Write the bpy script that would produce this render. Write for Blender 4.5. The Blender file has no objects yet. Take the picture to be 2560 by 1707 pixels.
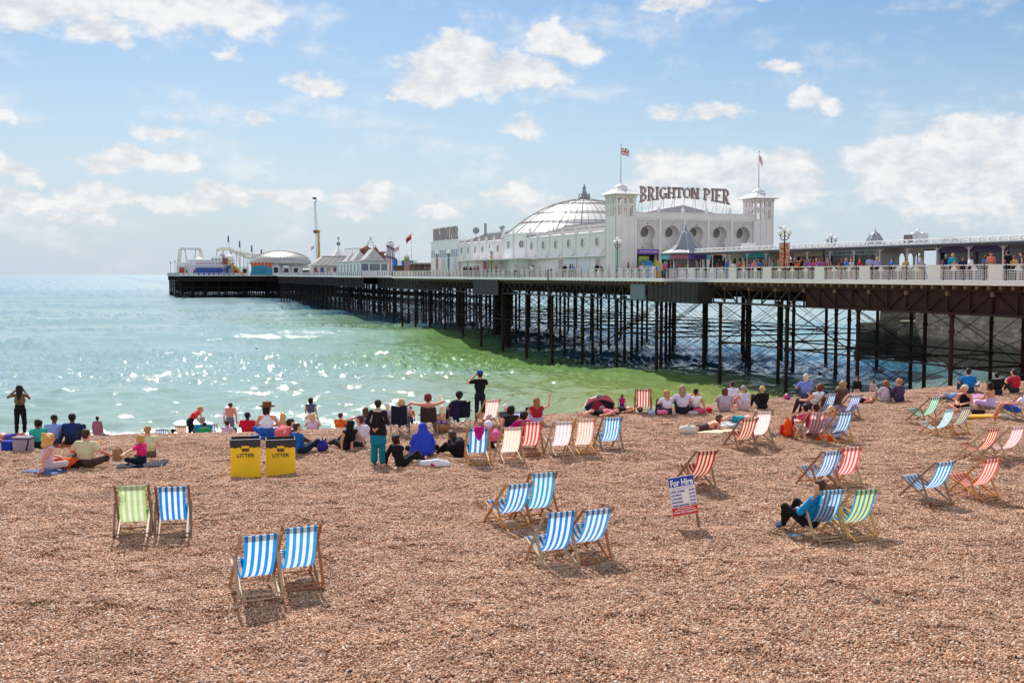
import bpy, math, random
import numpy as np
from mathutils import Vector, Matrix
R = math.radians
C = bpy.context.scene.collection
SC = bpy.context.scene
rnd = random.Random(7)
FASTTEST = False

# ---------------------------------------------------------------- camera, world, sun, exposure
EZ = 10.2                       # eye height above the sea
F = 2700.0                      # focal length in pixels of the 2560 wide photograph
PITCH = math.atan((853.5-686)/F)
cam_d = bpy.data.cameras.new('camera'); cam = bpy.data.objects.new('camera', cam_d); C.objects.link(cam)
cam.location = (0, 0, EZ); cam.rotation_euler = (math.pi/2-PITCH, 0, 0)
cam_d.sensor_width = 36; cam_d.lens = 36*F/2560; cam_d.clip_start = .1; cam_d.clip_end = 60000
SC.camera = cam
SUN_EL, SUN_AZ = R(47), R(-15)  # azimuth from +Y towards +X
sun_d = bpy.data.lights.new('sun', 'SUN'); sun = bpy.data.objects.new('sun', sun_d); C.objects.link(sun)
sun_d.energy = 5.0; sun_d.angle = R(.53); sun_d.color = (1, .95, .87)
_sd = Vector((math.sin(SUN_AZ)*math.cos(SUN_EL), math.cos(SUN_AZ)*math.cos(SUN_EL), math.sin(SUN_EL)))
sun.rotation_euler = (-_sd).to_track_quat('-Z', 'Y').to_euler(); sun.location = (-20, 60, 60)
SC.view_settings.view_transform = 'Standard'; SC.view_settings.look = 'None'
SC.view_settings.exposure = .25; SC.view_settings.gamma = 1
SC.cycles.max_bounces = 6; SC.cycles.transparent_max_bounces = 8; SC.cycles.sample_clamp_indirect = 6
SC.cycles.use_denoising = True; SC.cycles.use_adaptive_sampling = False; SC.cycles.caustics_reflective = False; SC.cycles.caustics_refractive = False

world = bpy.data.worlds.new('World'); SC.world = world; world.use_nodes = True
def build_world():
    nt = world.node_tree; N = nt.nodes; L = nt.links; N.clear()
    def n(t, **k):
        x = N.new(t)
        for a, b in k.items(): setattr(x, a, b)
        return x
    def mth(op, a, b=None, c=None):
        x = n('ShaderNodeMath', operation=op)
        for i, v in enumerate((a, b, c)):
            if v is None: continue
            if isinstance(v, (int, float)): x.inputs[i].default_value = v
            else: L.new(v, x.inputs[i])
        return x.outputs[0]
    sky = n('ShaderNodeTexSky', sky_type='NISHITA'); sky.sun_disc = False
    sky.sun_elevation = SUN_EL; sky.sun_rotation = SUN_AZ
    sky.air_density = 1.0; sky.dust_density = .6; sky.ozone_density = 1.6
    tc = n('ShaderNodeTexCoord'); sep = n('ShaderNodeSeparateXYZ'); L.new(tc.outputs['Generated'], sep.inputs[0])
    X, Y, Z = sep.outputs
    az = mth('ARCTAN2', X, Y)
    el = mth('ARCTANGENT', mth('DIVIDE', Z, mth('SQRT', mth('ADD', mth('MULTIPLY', X, X), mth('MULTIPLY', Y, Y)))))
    comb = n('ShaderNodeCombineXYZ'); L.new(az, comb.inputs[0]); L.new(el, comb.inputs[1])
    P = comb.outputs[0]
    def noise(scale, detail, rough, vec=P, stretch=None, off=0):
        m = n('ShaderNodeMapping'); L.new(vec, m.inputs[0])
        m.inputs['Location'].default_value = (off, off*.7, 0)
        if stretch: m.inputs['Scale'].default_value = (stretch[0], stretch[1], 1)
        x = n('ShaderNodeTexNoise'); x.inputs['Scale'].default_value = scale
        x.inputs['Detail'].default_value = detail; x.inputs['Roughness'].default_value = rough
        L.new(m.outputs[0], x.inputs['Vector']); return x
    # wobble the coordinates so the cloud outlines billow
    w1 = noise(26, 3, .6, stretch=(1, 1.5))
    w = n('ShaderNodeVectorMath', operation='SUBTRACT'); L.new(w1.outputs['Color'], w.inputs[0]); w.inputs[1].default_value = (.5, .5, .5)
    ws = n('ShaderNodeVectorMath', operation='SCALE'); L.new(w.outputs[0], ws.inputs[0]); ws.inputs[3].default_value = .036
    pw = n('ShaderNodeVectorMath', operation='ADD'); L.new(P, pw.inputs[0]); L.new(ws.outputs[0], pw.inputs[1])
    PW = pw.outputs[0]
    # cumulus puffs: azimuth, elevation (pixels of the photograph turned to angles), half sizes, weight
    blobs = CLOUDS
    field = None; shade = None
    for (cx, cy, rx, ry, wt) in blobs:
        a0 = math.atan((cx-1280)/F); e0 = math.atan((686-cy)/F*math.cos(a0))
        sx, sy = F/rx*wt, F/ry*wt
        v = n('ShaderNodeVectorMath', operation='MULTIPLY_ADD'); L.new(PW, v.inputs[0]); v.inputs[1].default_value = (sx, sy, 0); v.inputs[2].default_value = (-a0*sx, -e0*sy, 0)
        ln = n('ShaderNodeVectorMath', operation='LENGTH'); L.new(v.outputs[0], ln.inputs[0])
        d = mth('SUBTRACT', wt, ln.outputs['Value'])
        field = d if field is None else mth('MAXIMUM', field, d)
    f1 = noise(38, 6, .62, stretch=(1, 1.6), off=3); f2 = noise(9, 3, .5, stretch=(1, 2.6), off=8)
    det = mth('MULTIPLY', mth('SUBTRACT', f1.outputs['Fac'], .5), 1.15)
    dens = mth('ADD', field, det)
    def smooth(v, a, b):
        m = n('ShaderNodeMapRange', interpolation_type='SMOOTHSTEP'); L.new(v, m.inputs[0])
        m.inputs[1].default_value = a; m.inputs[2].default_value = b; return m.outputs[0]
    cov = smooth(dens, -.18, .42)
    # thin high veil
    veil = mth('MULTIPLY', smooth(mth('ADD', f2.outputs['Fac'], mth('MULTIPLY', mth('SUBTRACT', f1.outputs['Fac'], .5), .5)), .48, .82), .55)
    cov = mth('MAXIMUM', mth('MULTIPLY', cov, .97), veil)
    # far clouds on the unseen part of the sky, so the light and the reflections are those of a half clouded day
    s1 = n('ShaderNodeTexNoise'); L.new(tc.outputs['Generated'], s1.inputs['Vector']); s1.inputs['Scale'].default_value = 3.2; s1.inputs['Detail'].default_value = 6
    up = smooth(el, .27, .40)
    behind = smooth(mth('ABSOLUTE', az), .6, .85)
    cov2 = mth('MAXIMUM', mth('MULTIPLY', smooth(s1.outputs['Fac'], .60, .78), up), mth('MULTIPLY', smooth(s1.outputs['Fac'], .40, .6), mth('MULTIPLY', behind, smooth(el, 1.0, .6))))
    cov = mth('MAXIMUM', cov, cov2)
    # cloud colour: bright tops, slightly blue grey where the cloud is thick and low in its body
    g = mth('ADD', mth('MULTIPLY', f1.outputs['Fac'], 1.1), mth('MULTIPLY', f2.outputs['Fac'], .4))
    ramp = n('ShaderNodeMix', data_type='RGBA'); L.new(smooth(g, .50, .95), ramp.inputs[0])
    ramp.inputs[6].default_value = (.62, .655, .70, 1); ramp.inputs[7].default_value = (.86, .86, .855, 1)
    bg1 = n('ShaderNodeBackground'); bg1.inputs[1].default_value = SKY_STR
    hs = n('ShaderNodeHueSaturation'); L.new(sky.outputs[0], hs.inputs['Color']); hs.inputs['Saturation'].default_value = SKY_SAT
    L.new(hs.outputs[0], bg1.inputs[0])
    # pale haze band over the horizon
    bg2 = n('ShaderNodeBackground'); L.new(ramp.outputs[2], bg2.inputs[0]); L.new(mth('MULTIPLY_ADD', behind, .75, CLOUD_STR), bg2.inputs[1])   # unseen clouds behind the viewer, brightened to fill the shaded pier fronts
    bg3 = n('ShaderNodeBackground'); bg3.inputs[0].default_value = (.47, .565, .68, 1); bg3.inputs[1].default_value = 1
    hz = mth('MULTIPLY', mth('POWER', mth('SUBTRACT', 1.0, smooth(el, -.02, .33)), 1.5), .92)
    m0 = n('ShaderNodeMixShader'); L.new(hz, m0.inputs[0]); L.new(bg1.outputs[0], m0.inputs[1]); L.new(bg3.outputs[0], m0.inputs[2])
    mx = n('ShaderNodeMixShader'); L.new(cov, mx.inputs[0]); L.new(m0.outputs[0], mx.inputs[1]); L.new(bg2.outputs[0], mx.inputs[2])
    out = n('ShaderNodeOutputWorld'); L.new(mx.outputs[0], out.inputs[0])
SKY_STR, SKY_SAT, CLOUD_STR = .085, 1.3, .92
CLOUDS = [ # cx, cy, rx, ry, weight (photograph pixels)
  (250, -10, 330, 85, 1), (470, 30, 240, 75, 1), (600, 40, 120, 70, 0.9), (60, 20, 160, 60, 1), (255, 85, 75, 40, 0.8), (310, 110, 40, 20, 0.7), (1120, 190, 125, 80, 1.1), (1230, 190, 120, 60, 1), (1165, 150, 90, 60, 1), (1280, 180, 100, 50, 1),
  (1350, 205, 75, 35, 1), (1060, 240, 80, 35, 0.9), (995, 265, 22, 10, 0.8), (1400, 120, 90, 42, 1), (1370, 95, 60, 32, 1), (1455, 140, 65, 32, 0.9), (800, 215, 75, 30, 0.8), (840, 230, 40, 28, 0.7), (590, 147, 35, 18, 0.6),
  (350, 400, 100, 32, 1), (300, 408, 80, 28, 0.9), (440, 405, 62, 26, 1), (20, 292, 28, 16, 0.8), (30, 430, 62, 26, 0.9), (70, 438, 40, 18, 0.8), (405, 328, 62, 24, 0.8), (640, 308, 42, 16, 0.65), (230, 490, 85, 32, 0.9),
  (300, 500, 80, 26, 0.8), (130, 520, 120, 26, 0.8), (30, 500, 60, 28, 0.8), (450, 510, 90, 26, 0.8), (540, 485, 70, 28, 0.95), (590, 500, 60, 24, 0.8), (710, 490, 80, 26, 0.85), (780, 480, 40, 24, 0.7), (900, 492, 85, 30, 0.9),
  (950, 485, 40, 24, 0.85), (200, 555, 70, 12, 0.6), (880, 533, 50, 14, 0.6), (1100, 527, 62, 18, 0.8), (1260, 470, 75, 18, 0.7), (1240, 475, 40, 15, 0.6), (1300, 320, 55, 24, 0.6), (1310, 335, 40, 20, 0.6), (1700, 10, 95, 32, 0.8),
  (1660, 28, 60, 26, 0.7), (1830, -5, 90, 22, 0.7), (1720, 430, 110, 55, 0.95), (1650, 410, 70, 42, 0.8), (1850, 430, 140, 55, 0.95), (1960, 420, 90, 45, 0.8), (1620, 470, 80, 40, 0.7), (1980, 480, 90, 40, 0.7), (1300, 500, 80, 40, 0.6),
  (1380, 510, 80, 30, 0.6), (1750, 500, 200, 50, 0.6), (2200, 400, 100, 60, 1), (2380, 350, 110, 55, 1), (2500, 370, 130, 65, 1), (2330, 440, 180, 70, 0.9), (2520, 450, 120, 60, 0.9), (2200, 470, 90, 36, 0.6), (2400, 520, 150, 42, 0.7),
  (2010, 258, 52, 28, 0.9), (2000, 240, 28, 26, 0.8), (2060, 275, 38, 18, 0.8), (1790, 285, 70, 20, 0.65), (1660, 285, 48, 18, 0.6), (1950, 182, 52, 16, 0.65),
]
build_world()

# ---------------------------------------------------------------- helpers
def lin(c):
    return tuple((v/12.92 if v <= .04045 else ((v+.055)/1.055)**2.4) for v in c)
def hx(h):
    return lin(tuple(int(h[i:i+2], 16)/255 for i in (0, 2, 4)))
_mats = {}
def mat(name, col, rough=.7, metal=0, spec=.4, vary=.0, vscale=4, bump=0, bscale=30, trans=0, alpha=1, emit=0):
    key = (name, col, rough, metal, vary, vscale, bump, bscale, trans)
    if key in _mats: return _mats[key]
    m = bpy.data.materials.new(name); m.use_nodes = True
    nt = m.node_tree; b = nt.nodes['Principled BSDF']
    if isinstance(col, str): col = hx(col)
    b.inputs['Base Color'].default_value = (*col, 1); b.inputs['Roughness'].default_value = rough
    b.inputs['Metallic'].default_value = metal; b.inputs['Specular IOR Level'].default_value = spec
    tc = nt.nodes.new('ShaderNodeTexCoord')
    if vary:
        t = nt.nodes.new('ShaderNodeTexNoise'); t.inputs['Scale'].default_value = vscale; t.inputs['Detail'].default_value = 6
        t.inputs['Roughness'].default_value = .65
        nt.links.new(tc.outputs['Object'], t.inputs['Vector'])
        r = nt.nodes.new('ShaderNodeMapRange'); r.inputs[1].default_value = .3; r.inputs[2].default_value = .7
        r.inputs[3].default_value = 1-vary; r.inputs[4].default_value = 1+vary*.5
        nt.links.new(t.outputs['Fac'], r.inputs[0])
        mx = nt.nodes.new('ShaderNodeVectorMath'); mx.operation = 'SCALE'; mx.inputs[0].default_value = col
        nt.links.new(r.outputs[0], mx.inputs[3]); nt.links.new(mx.outputs[0], b.inputs['Base Color'])
    if bump:
        t2 = nt.nodes.new('ShaderNodeTexNoise'); t2.inputs['Scale'].default_value = bscale; t2.inputs['Detail'].default_value = 4
        nt.links.new(tc.outputs['Object'], t2.inputs['Vector'])
        bp = nt.nodes.new('ShaderNodeBump'); bp.inputs['Strength'].default_value = bump; bp.inputs['Distance'].default_value = .02
        nt.links.new(t2.outputs['Fac'], bp.inputs['Height']); nt.links.new(bp.outputs[0], b.inputs['Normal'])
    if trans:
        tr = nt.nodes.new('ShaderNodeBsdfTranslucent'); tr.inputs[0].default_value = (*col, 1)
        ms = nt.nodes.new('ShaderNodeMixShader'); ms.inputs[0].default_value = trans
        nt.links.new(b.outputs[0], ms.inputs[1]); nt.links.new(tr.outputs[0], ms.inputs[2])
        nt.links.new(ms.outputs[0], nt.nodes['Material Output'].inputs[0])
    _mats[key] = m
    return m
def cloth(h): return mat('cloth', h, .85, vary=.18, vscale=9, bump=.4, bscale=25, spec=.2)

class MB:
    """collects simple solids and links them as ONE mesh object"""
    def __init__(s): s.v = []; s.f = []; s.m = []; s.mi = 0; s.T = None
    def add(s, vs, fs):
        o = len(s.v)
        if s.T is not None: vs = [tuple(s.T @ Vector(p)) for p in vs]
        s.v += [tuple(p) for p in vs]; s.f += [tuple(i+o for i in f) for f in fs]; s.m += [s.mi]*len(fs)
        return s
    def box(s, c, d, rz=0):
        x, y, z = d[0]/2, d[1]/2, d[2]/2; cs, sn = math.cos(rz), math.sin(rz)
        vs = [(c[0]+cs*a-sn*b, c[1]+sn*a+cs*b, c[2]+e) for a, b, e in
              ((-x,-y,-z),(x,-y,-z),(x,y,-z),(-x,y,-z),(-x,-y,z),(x,-y,z),(x,y,z),(-x,y,z))]
        return s.add(vs, ((0,3,2,1),(4,5,6,7),(0,1,5,4),(1,2,6,5),(2,3,7,6),(3,0,4,7)))
    def bx(s, x0, x1, y0, y1, z0, z1): return s.box(((x0+x1)/2, (y0+y1)/2, (z0+z1)/2), (abs(x1-x0), abs(y1-y0), abs(z1-z0)))
    def bar(s, a, b, w, h=None, up=(0, 0, 1)):
        a, b = Vector(a), Vector(b); d = (b-a)
        if d.length < 1e-6: return s
        d.normalize(); u = Vector(up)
        if abs(d.dot(u)) > .98: u = Vector((0, 1, 0))
        r = d.cross(u).normalized(); u = r.cross(d); h = h or w
        r *= w/2; u *= h/2
        vs = [a-r-u, a+r-u, a+r+u, a-r+u, b-r-u, b+r-u, b+r+u, b-r+u]
        return s.add(vs, ((0,1,2,3),(4,7,6,5),(0,4,5,1),(1,5,6,2),(2,6,7,3),(3,7,4,0)))
    def tube(s, pts, r, n=8, caps=True):
        pts = [Vector(p) for p in pts]; k = len(pts)
        rs = r if isinstance(r, (list, tuple)) else [r]*k
        vs = []; prev = None
        for i, p in enumerate(pts):
            d = (pts[min(i+1, k-1)]-pts[max(i-1, 0)])
            d = d.normalized() if d.length > 1e-7 else Vector((0, 0, 1))
            ref = Vector((0, 0, 1)) if abs(d.z) < .9 else Vector((0, 1, 0))
            a = d.cross(ref).normalized(); b = d.cross(a)
            for j in range(n):
                t = 2*math.pi*j/n; vs.append(p+(a*math.cos(t)+b*math.sin(t))*rs[i])
        fs = [(i*n+j, (i+1)*n+j, (i+1)*n+(j+1)%n, i*n+(j+1)%n) for i in range(k-1) for j in range(n)]
        if caps: fs += [tuple(range(n)), tuple(range((k-1)*n, k*n))[::-1]]
        return s.add(vs, fs)
    def lathe(s, prof, n=16, c=(0, 0, 0), a0=0):
        vs = []; k = len(prof)
        for r, z in prof:
            for j in range(n):
                t = a0+2*math.pi*j/n; vs.append((c[0]+r*math.cos(t), c[1]+r*math.sin(t), c[2]+z))
        fs = [(i*n+j, i*n+(j+1)%n, (i+1)*n+(j+1)%n, (i+1)*n+j) for i in range(k-1) for j in range(n)]
        fs += [tuple(range(n))[::-1], tuple(range((k-1)*n, k*n))]
        return s.add(vs, fs)
    def ball(s, c, r, n=10, m=7):
        rr = r if isinstance(r, (tuple, list)) else (r, r, r)
        vs = []
        for i in range(m+1):
            p = math.pi*i/m
            for j in range(n):
                t = 2*math.pi*j/n
                vs.append((c[0]+rr[0]*math.sin(p)*math.cos(t), c[1]+rr[1]*math.sin(p)*math.sin(t), c[2]+rr[2]*math.cos(p)))
        return s.add(vs, [(i*n+j, (i+1)*n+j, (i+1)*n+(j+1)%n, i*n+(j+1)%n) for i in range(m) for j in range(n)])
    def prism(s, poly, axis, a, b):
        """polygon in the two other axes, pushed from a to b along axis"""
        k = len(poly); vs = []
        for h in (a, b):
            for p, q in poly: vs.append({'x': (h, p, q), 'y': (p, h, q), 'z': (p, q, h)}[axis])
        return s.add(vs, [tuple(range(k)), tuple(range(k, 2*k))[::-1]]+[(i, k+i, k+(i+1)%k, (i+1)%k) for i in range(k)])
    def build(s, name, mats, parent=None, smooth=False, bevel=0):
        me = bpy.data.meshes.new(name); me.from_pydata(s.v, [], s.f)
        if not isinstance(mats, (list, tuple)): mats = [mats]
        for m in mats: me.materials.append(m)
        if len(mats) > 1: me.polygons.foreach_set('material_index', s.m)
        if smooth: me.polygons.foreach_set('use_smooth', [True]*len(me.polygons))
        me.validate(); me.update()
        import bmesh
        bm = bmesh.new(); bm.from_mesh(me); bmesh.ops.recalc_face_normals(bm, faces=bm.faces); bm.to_mesh(me); bm.free()
        return link(name, me, parent, bevel)
def link(name, me, parent=None, bevel=0):
    o = bpy.data.objects.new(name, me); C.objects.link(o)
    if parent is not None: o.parent = parent
    if bevel:
        b = o.modifiers.new('bevel', 'BEVEL'); b.width = bevel; b.segments = 2; b.limit_method = 'ANGLE'
    return o
def tag(o, label=None, cat=None, group=None, kind=None):
    if label: o['label'] = label
    if cat: o['category'] = cat
    if group: o['group'] = group
    if kind: o['kind'] = kind
    return o
def empty(name, loc=(0, 0, 0), rz=0, label=None, cat=None, group=None, parent=None):
    o = bpy.data.objects.new(name, None); C.objects.link(o); o.location = loc; o.rotation_euler = (0, 0, rz)
    o.empty_display_size = .3
    if parent is not None: o.parent = parent
    return tag(o, label, cat, group)
def copy_tree(o, parent=None):
    kids = [k for k in bpy.data.objects if k.parent == o] if o.children is None else list(o.children)
    c = o.copy(); C.objects.link(c)
    if parent is not None: c.parent = parent
    for k in kids: copy_tree(k, c)
    return c

# a pixel of the photograph and a known distance or height give a point in the place
def at(px, Y, z): return (px-1280)/F*(Y*math.cos(PITCH)+(EZ-z)*math.sin(PITCH))
def ray(px, py):
    u, v = (px-1280)/F, (853.5-py)/F
    return Vector((u, math.cos(PITCH)+v*math.sin(PITCH), -math.sin(PITCH)+v*math.cos(PITCH)))
# ---------------------------------------------------------------- beach shape
CREST = [(-600, 1096), (0, 1094), (250, 1093), (480, 1085), (640, 1082), (780, 1077), (880, 1071), (1150, 1058), (1250, 1050), (1380, 1038), (1600, 1033),
         (1700, 1022), (1800, 1009), (1960, 997), (2100, 987), (2200, 981), (2300, 974), (2380, 967), (2450, 961), (2560, 954), (2700, 945), (3300, 930)]
CZ = 4.9
_ca = np.array([math.atan((p-1280)/F) for p, y in CREST]); _cr = np.array([(EZ-CZ)*F/(y-686)/math.cos(math.atan((p-1280)/F)) for p, y in CREST])
_tab = np.random.RandomState(77).rand(256, 256)
def vnoise(x, y):
    xi, yi = np.floor(x).astype(int), np.floor(y).astype(int); u, v = x-xi, y-yi; u = u*u*(3-2*u); v = v*v*(3-2*v)
    g = lambda i, j: _tab[(xi+i) % 256, (yi+j) % 256]
    return (g(0, 0)*(1-u)+g(1, 0)*u)*(1-v)+(g(0, 1)*(1-u)+g(1, 1)*u)*v-.5
def beach_z(x, y):
    x = np.asarray(x, float); y = np.asarray(y, float)
    r = np.hypot(x, y); a = np.arctan2(x, np.maximum(y, .001))
    rc = np.interp(a, _ca, _cr)
    t = np.clip((r-11)/(rc-11), -1, 1)
    z = 5.52-(5.52-CZ)*np.clip(t, 0, 1)**1.3-.15*np.minimum(t, 0)
    d = np.maximum(r-rc, 0)
    slope = .185+.0*d
    z = z-slope*d+.12*(1-np.exp(-d/1.5))*0
    und = .035*np.sin(x*1.1+.6*y)+.03*np.sin(.7*x-1.3*y+1)+.02*np.sin(2.3*x+1.9*y)+.02*np.sin(3.1*y-.8*x)
    lump = .075*vnoise(x*1.5+40, y*1.5)+.05*vnoise(x*3.1, y*3.1+30)+.022*vnoise(x*6.5, y*6.5)
    return z+(und+lump)*np.clip((rc+2-r)/6, .15, 1)
def bz(x, y): return float(beach_z(x, y))
def on_beach(px, py):
    d = ray(px, py); lo, hi = 5., 140.
    t = 5.
    while t < 140:
        if EZ+d.z*t < bz(d.x*t, d.y*t): break
        t += .1
    return Vector((d.x*t, d.y*t, bz(d.x*t, d.y*t)))
def by_top(px, ytop, h):
    """on the beach, where a thing h tall shows its top at ytop"""
    d = ray(px, ytop); a = math.atan2(d.x, d.y); rc = float(np.interp(a, _ca, _cr)); Y = rc*math.cos(a)-.5
    while Y < 90:
        t = Y/d.y; z = EZ+d.z*t; g = bz(d.x*t, Y)
        if z-g >= h: break
        Y += .1
    return Vector((d.x*t, Y, g))
# ---------------------------------------------------------------- sea, beach
def grid_mesh(name, xs, ys, zf, m):
    X, Y = np.meshgrid(xs, ys); Z = zf(X, Y)
    nx, ny = len(xs), len(ys)
    co = np.stack([X, Y, Z], -1).reshape(-1, 3)
    i = np.arange(nx*ny).reshape(ny, nx)
    q = np.stack([i[:-1, :-1], i[:-1, 1:], i[1:, 1:], i[1:, :-1]], -1).reshape(-1, 4)
    me = bpy.data.meshes.new(name); me.from_pydata(co.tolist(), [], q.tolist()); me.materials.append(m)
    me.polygons.foreach_set('use_smooth', [True]*len(me.polygons)); me.update()
    o = bpy.data.objects.new(name, me); C.objects.link(o); return o

def sea_material():
    m = bpy.data.materials.new('sea_water'); m.use_nodes = True; nt = m.node_tree; N = nt.nodes; L = nt.links
    b = N['Principled BSDF']; b.inputs['Roughness'].default_value = .12; b.inputs['IOR'].default_value = 1.333
    geo = N.new('ShaderNodeNewGeometry')
    sep0 = N.new('ShaderNodeSeparateXYZ'); L.new(geo.outputs['Position'], sep0.inputs[0])
    def mth(op, a, b_=None, c=None):
        x = N.new('ShaderNodeMath'); x.operation = op
        for i, v in enumerate((a, b_, c)):
            if v is None: continue
            if isinstance(v, (int, float)): x.inputs[i].default_value = v
            else: L.new(v, x.inputs[i])
        return x.outputs[0]
    def ns(scale, detail=3, rough=.55, sx=1, sy=1, rot=.15):
        mp = N.new('ShaderNodeMapping'); L.new(geo.outputs['Position'], mp.inputs[0]); mp.inputs['Scale'].default_value = (sx, sy, 1)
        mp.inputs['Rotation'].default_value = (0, 0, rot)
        t = N.new('ShaderNodeTexNoise'); t.inputs['Scale'].default_value = scale; t.inputs['Detail'].default_value = detail
        t.inputs['Roughness'].default_value = rough; L.new(mp.outputs[0], t.inputs['Vector']); return t.outputs['Fac']
    def sm(v, a, b_, c=0, d=1):
        r = N.new('ShaderNodeMapRange'); r.interpolation_type = 'SMOOTHSTEP'; L.new(v, r.inputs[0])
        for i, q in enumerate((a, b_, c, d)): r.inputs[i+1].default_value = q
        return r.outputs[0]
    h = mth('ADD', mth('MULTIPLY', ns(.10, 7, .74, sx=.6, sy=1.4), 1.15), mth('MULTIPLY', ns(1.6, 5, .66, sx=.75, sy=1.2, rot=-.3), .36))
    h = mth('MULTIPLY', h, mth('MULTIPLY', sm(ns(.05, 5, .65, sx=.22, sy=1.8, rot=.1), .42, .60, .35, 1.1), sm(sep0.outputs[0], -60, 60, 1.15, .7)))
    h = mth('ADD', h, mth('MULTIPLY', mth('MULTIPLY', ns(.02, 6, .7, sx=.4, sy=1.6, rot=.05), 5.0), sm(sep0.outputs[1], 180, 900)))
    bp = N.new('ShaderNodeBump'); bp.inputs['Strength'].default_value = 1; bp.inputs['Distance'].default_value = SEA_BUMP
    L.new(h, bp.inputs['Height']); L.new(bp.outputs[0], b.inputs['Normal'])
    # body colour: green along the pier, painted shade beneath it, grey teal elsewhere, sandy olive in the shallows
    sep = N.new('ShaderNodeSeparateXYZ'); L.new(geo.outputs['Position'], sep.inputs[0])
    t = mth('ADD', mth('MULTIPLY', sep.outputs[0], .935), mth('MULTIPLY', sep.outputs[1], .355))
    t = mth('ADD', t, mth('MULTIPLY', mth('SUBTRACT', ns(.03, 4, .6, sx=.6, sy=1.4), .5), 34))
    gr = mth('MULTIPLY', mth('MULTIPLY', sm(t, 14, 44), sm(t, 58, 92, 1, 0)), sm(sep.outputs[1], 150, 330, 1, .15))
    def mixc(f, a, c):
        x = N.new('ShaderNodeMix'); x.data_type = 'RGBA'
        if isinstance(f, float): x.inputs[0].default_value = f
        else: L.new(f, x.inputs[0])
        for i, v in ((6, a), (7, c)):
            if isinstance(v, tuple): x.inputs[i].default_value = (*v, 1)
            else: L.new(v, x.inputs[i])
        return x.outputs[2]
    vo = N.new('ShaderNodeAttribute'); vo.attribute_name = 'shore'
    far = mixc(sm(sep.outputs[1], 150, 700), (.245, .37, .36), (.07, .18, .25))
    col = mixc(gr, far, (.15, .27, .085))
    col = mixc(mth('MULTIPLY', sm(t, 50, 62), sm(t, 82, 100, 1, 0)), col, (.035, .13, .21))  # the pier's shade on the water, painted dark blue into the body colour
    vd = N.new('ShaderNodeAttribute'); vd.attribute_name = 'depth'
    col = mixc(mth('MULTIPLY', sm(vd.outputs['Fac'], 0, 1, .9, 0), mth('MULTIPLY_ADD', sm(t, 5, 42), .7, .3)), col, (.28, .30, .09))
    # foam streaks at the water's edge: grey white, only close to the shore
    fo = mth('MULTIPLY', sm(vo.outputs['Fac'], .3, 1.1), sm(ns(.9, 6, .75, sx=.45, sy=1.6), .46, .58))
    mx = N.new('ShaderNodeMix'); mx.data_type = 'RGBA'; L.new(fo, mx.inputs[0]); L.new(col, mx.inputs[6]); mx.inputs[7].default_value = (.75, .76, .72, 1)
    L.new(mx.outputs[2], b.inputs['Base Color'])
    L.new(mth('MAXIMUM', sm(fo, 0, 1, 0, .7), sm(sep0.outputs[1], 100, 900, .09, .38)), b.inputs['Roughness'])
    return m
SEA_BUMP = .15
RIPPLE = .27
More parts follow.
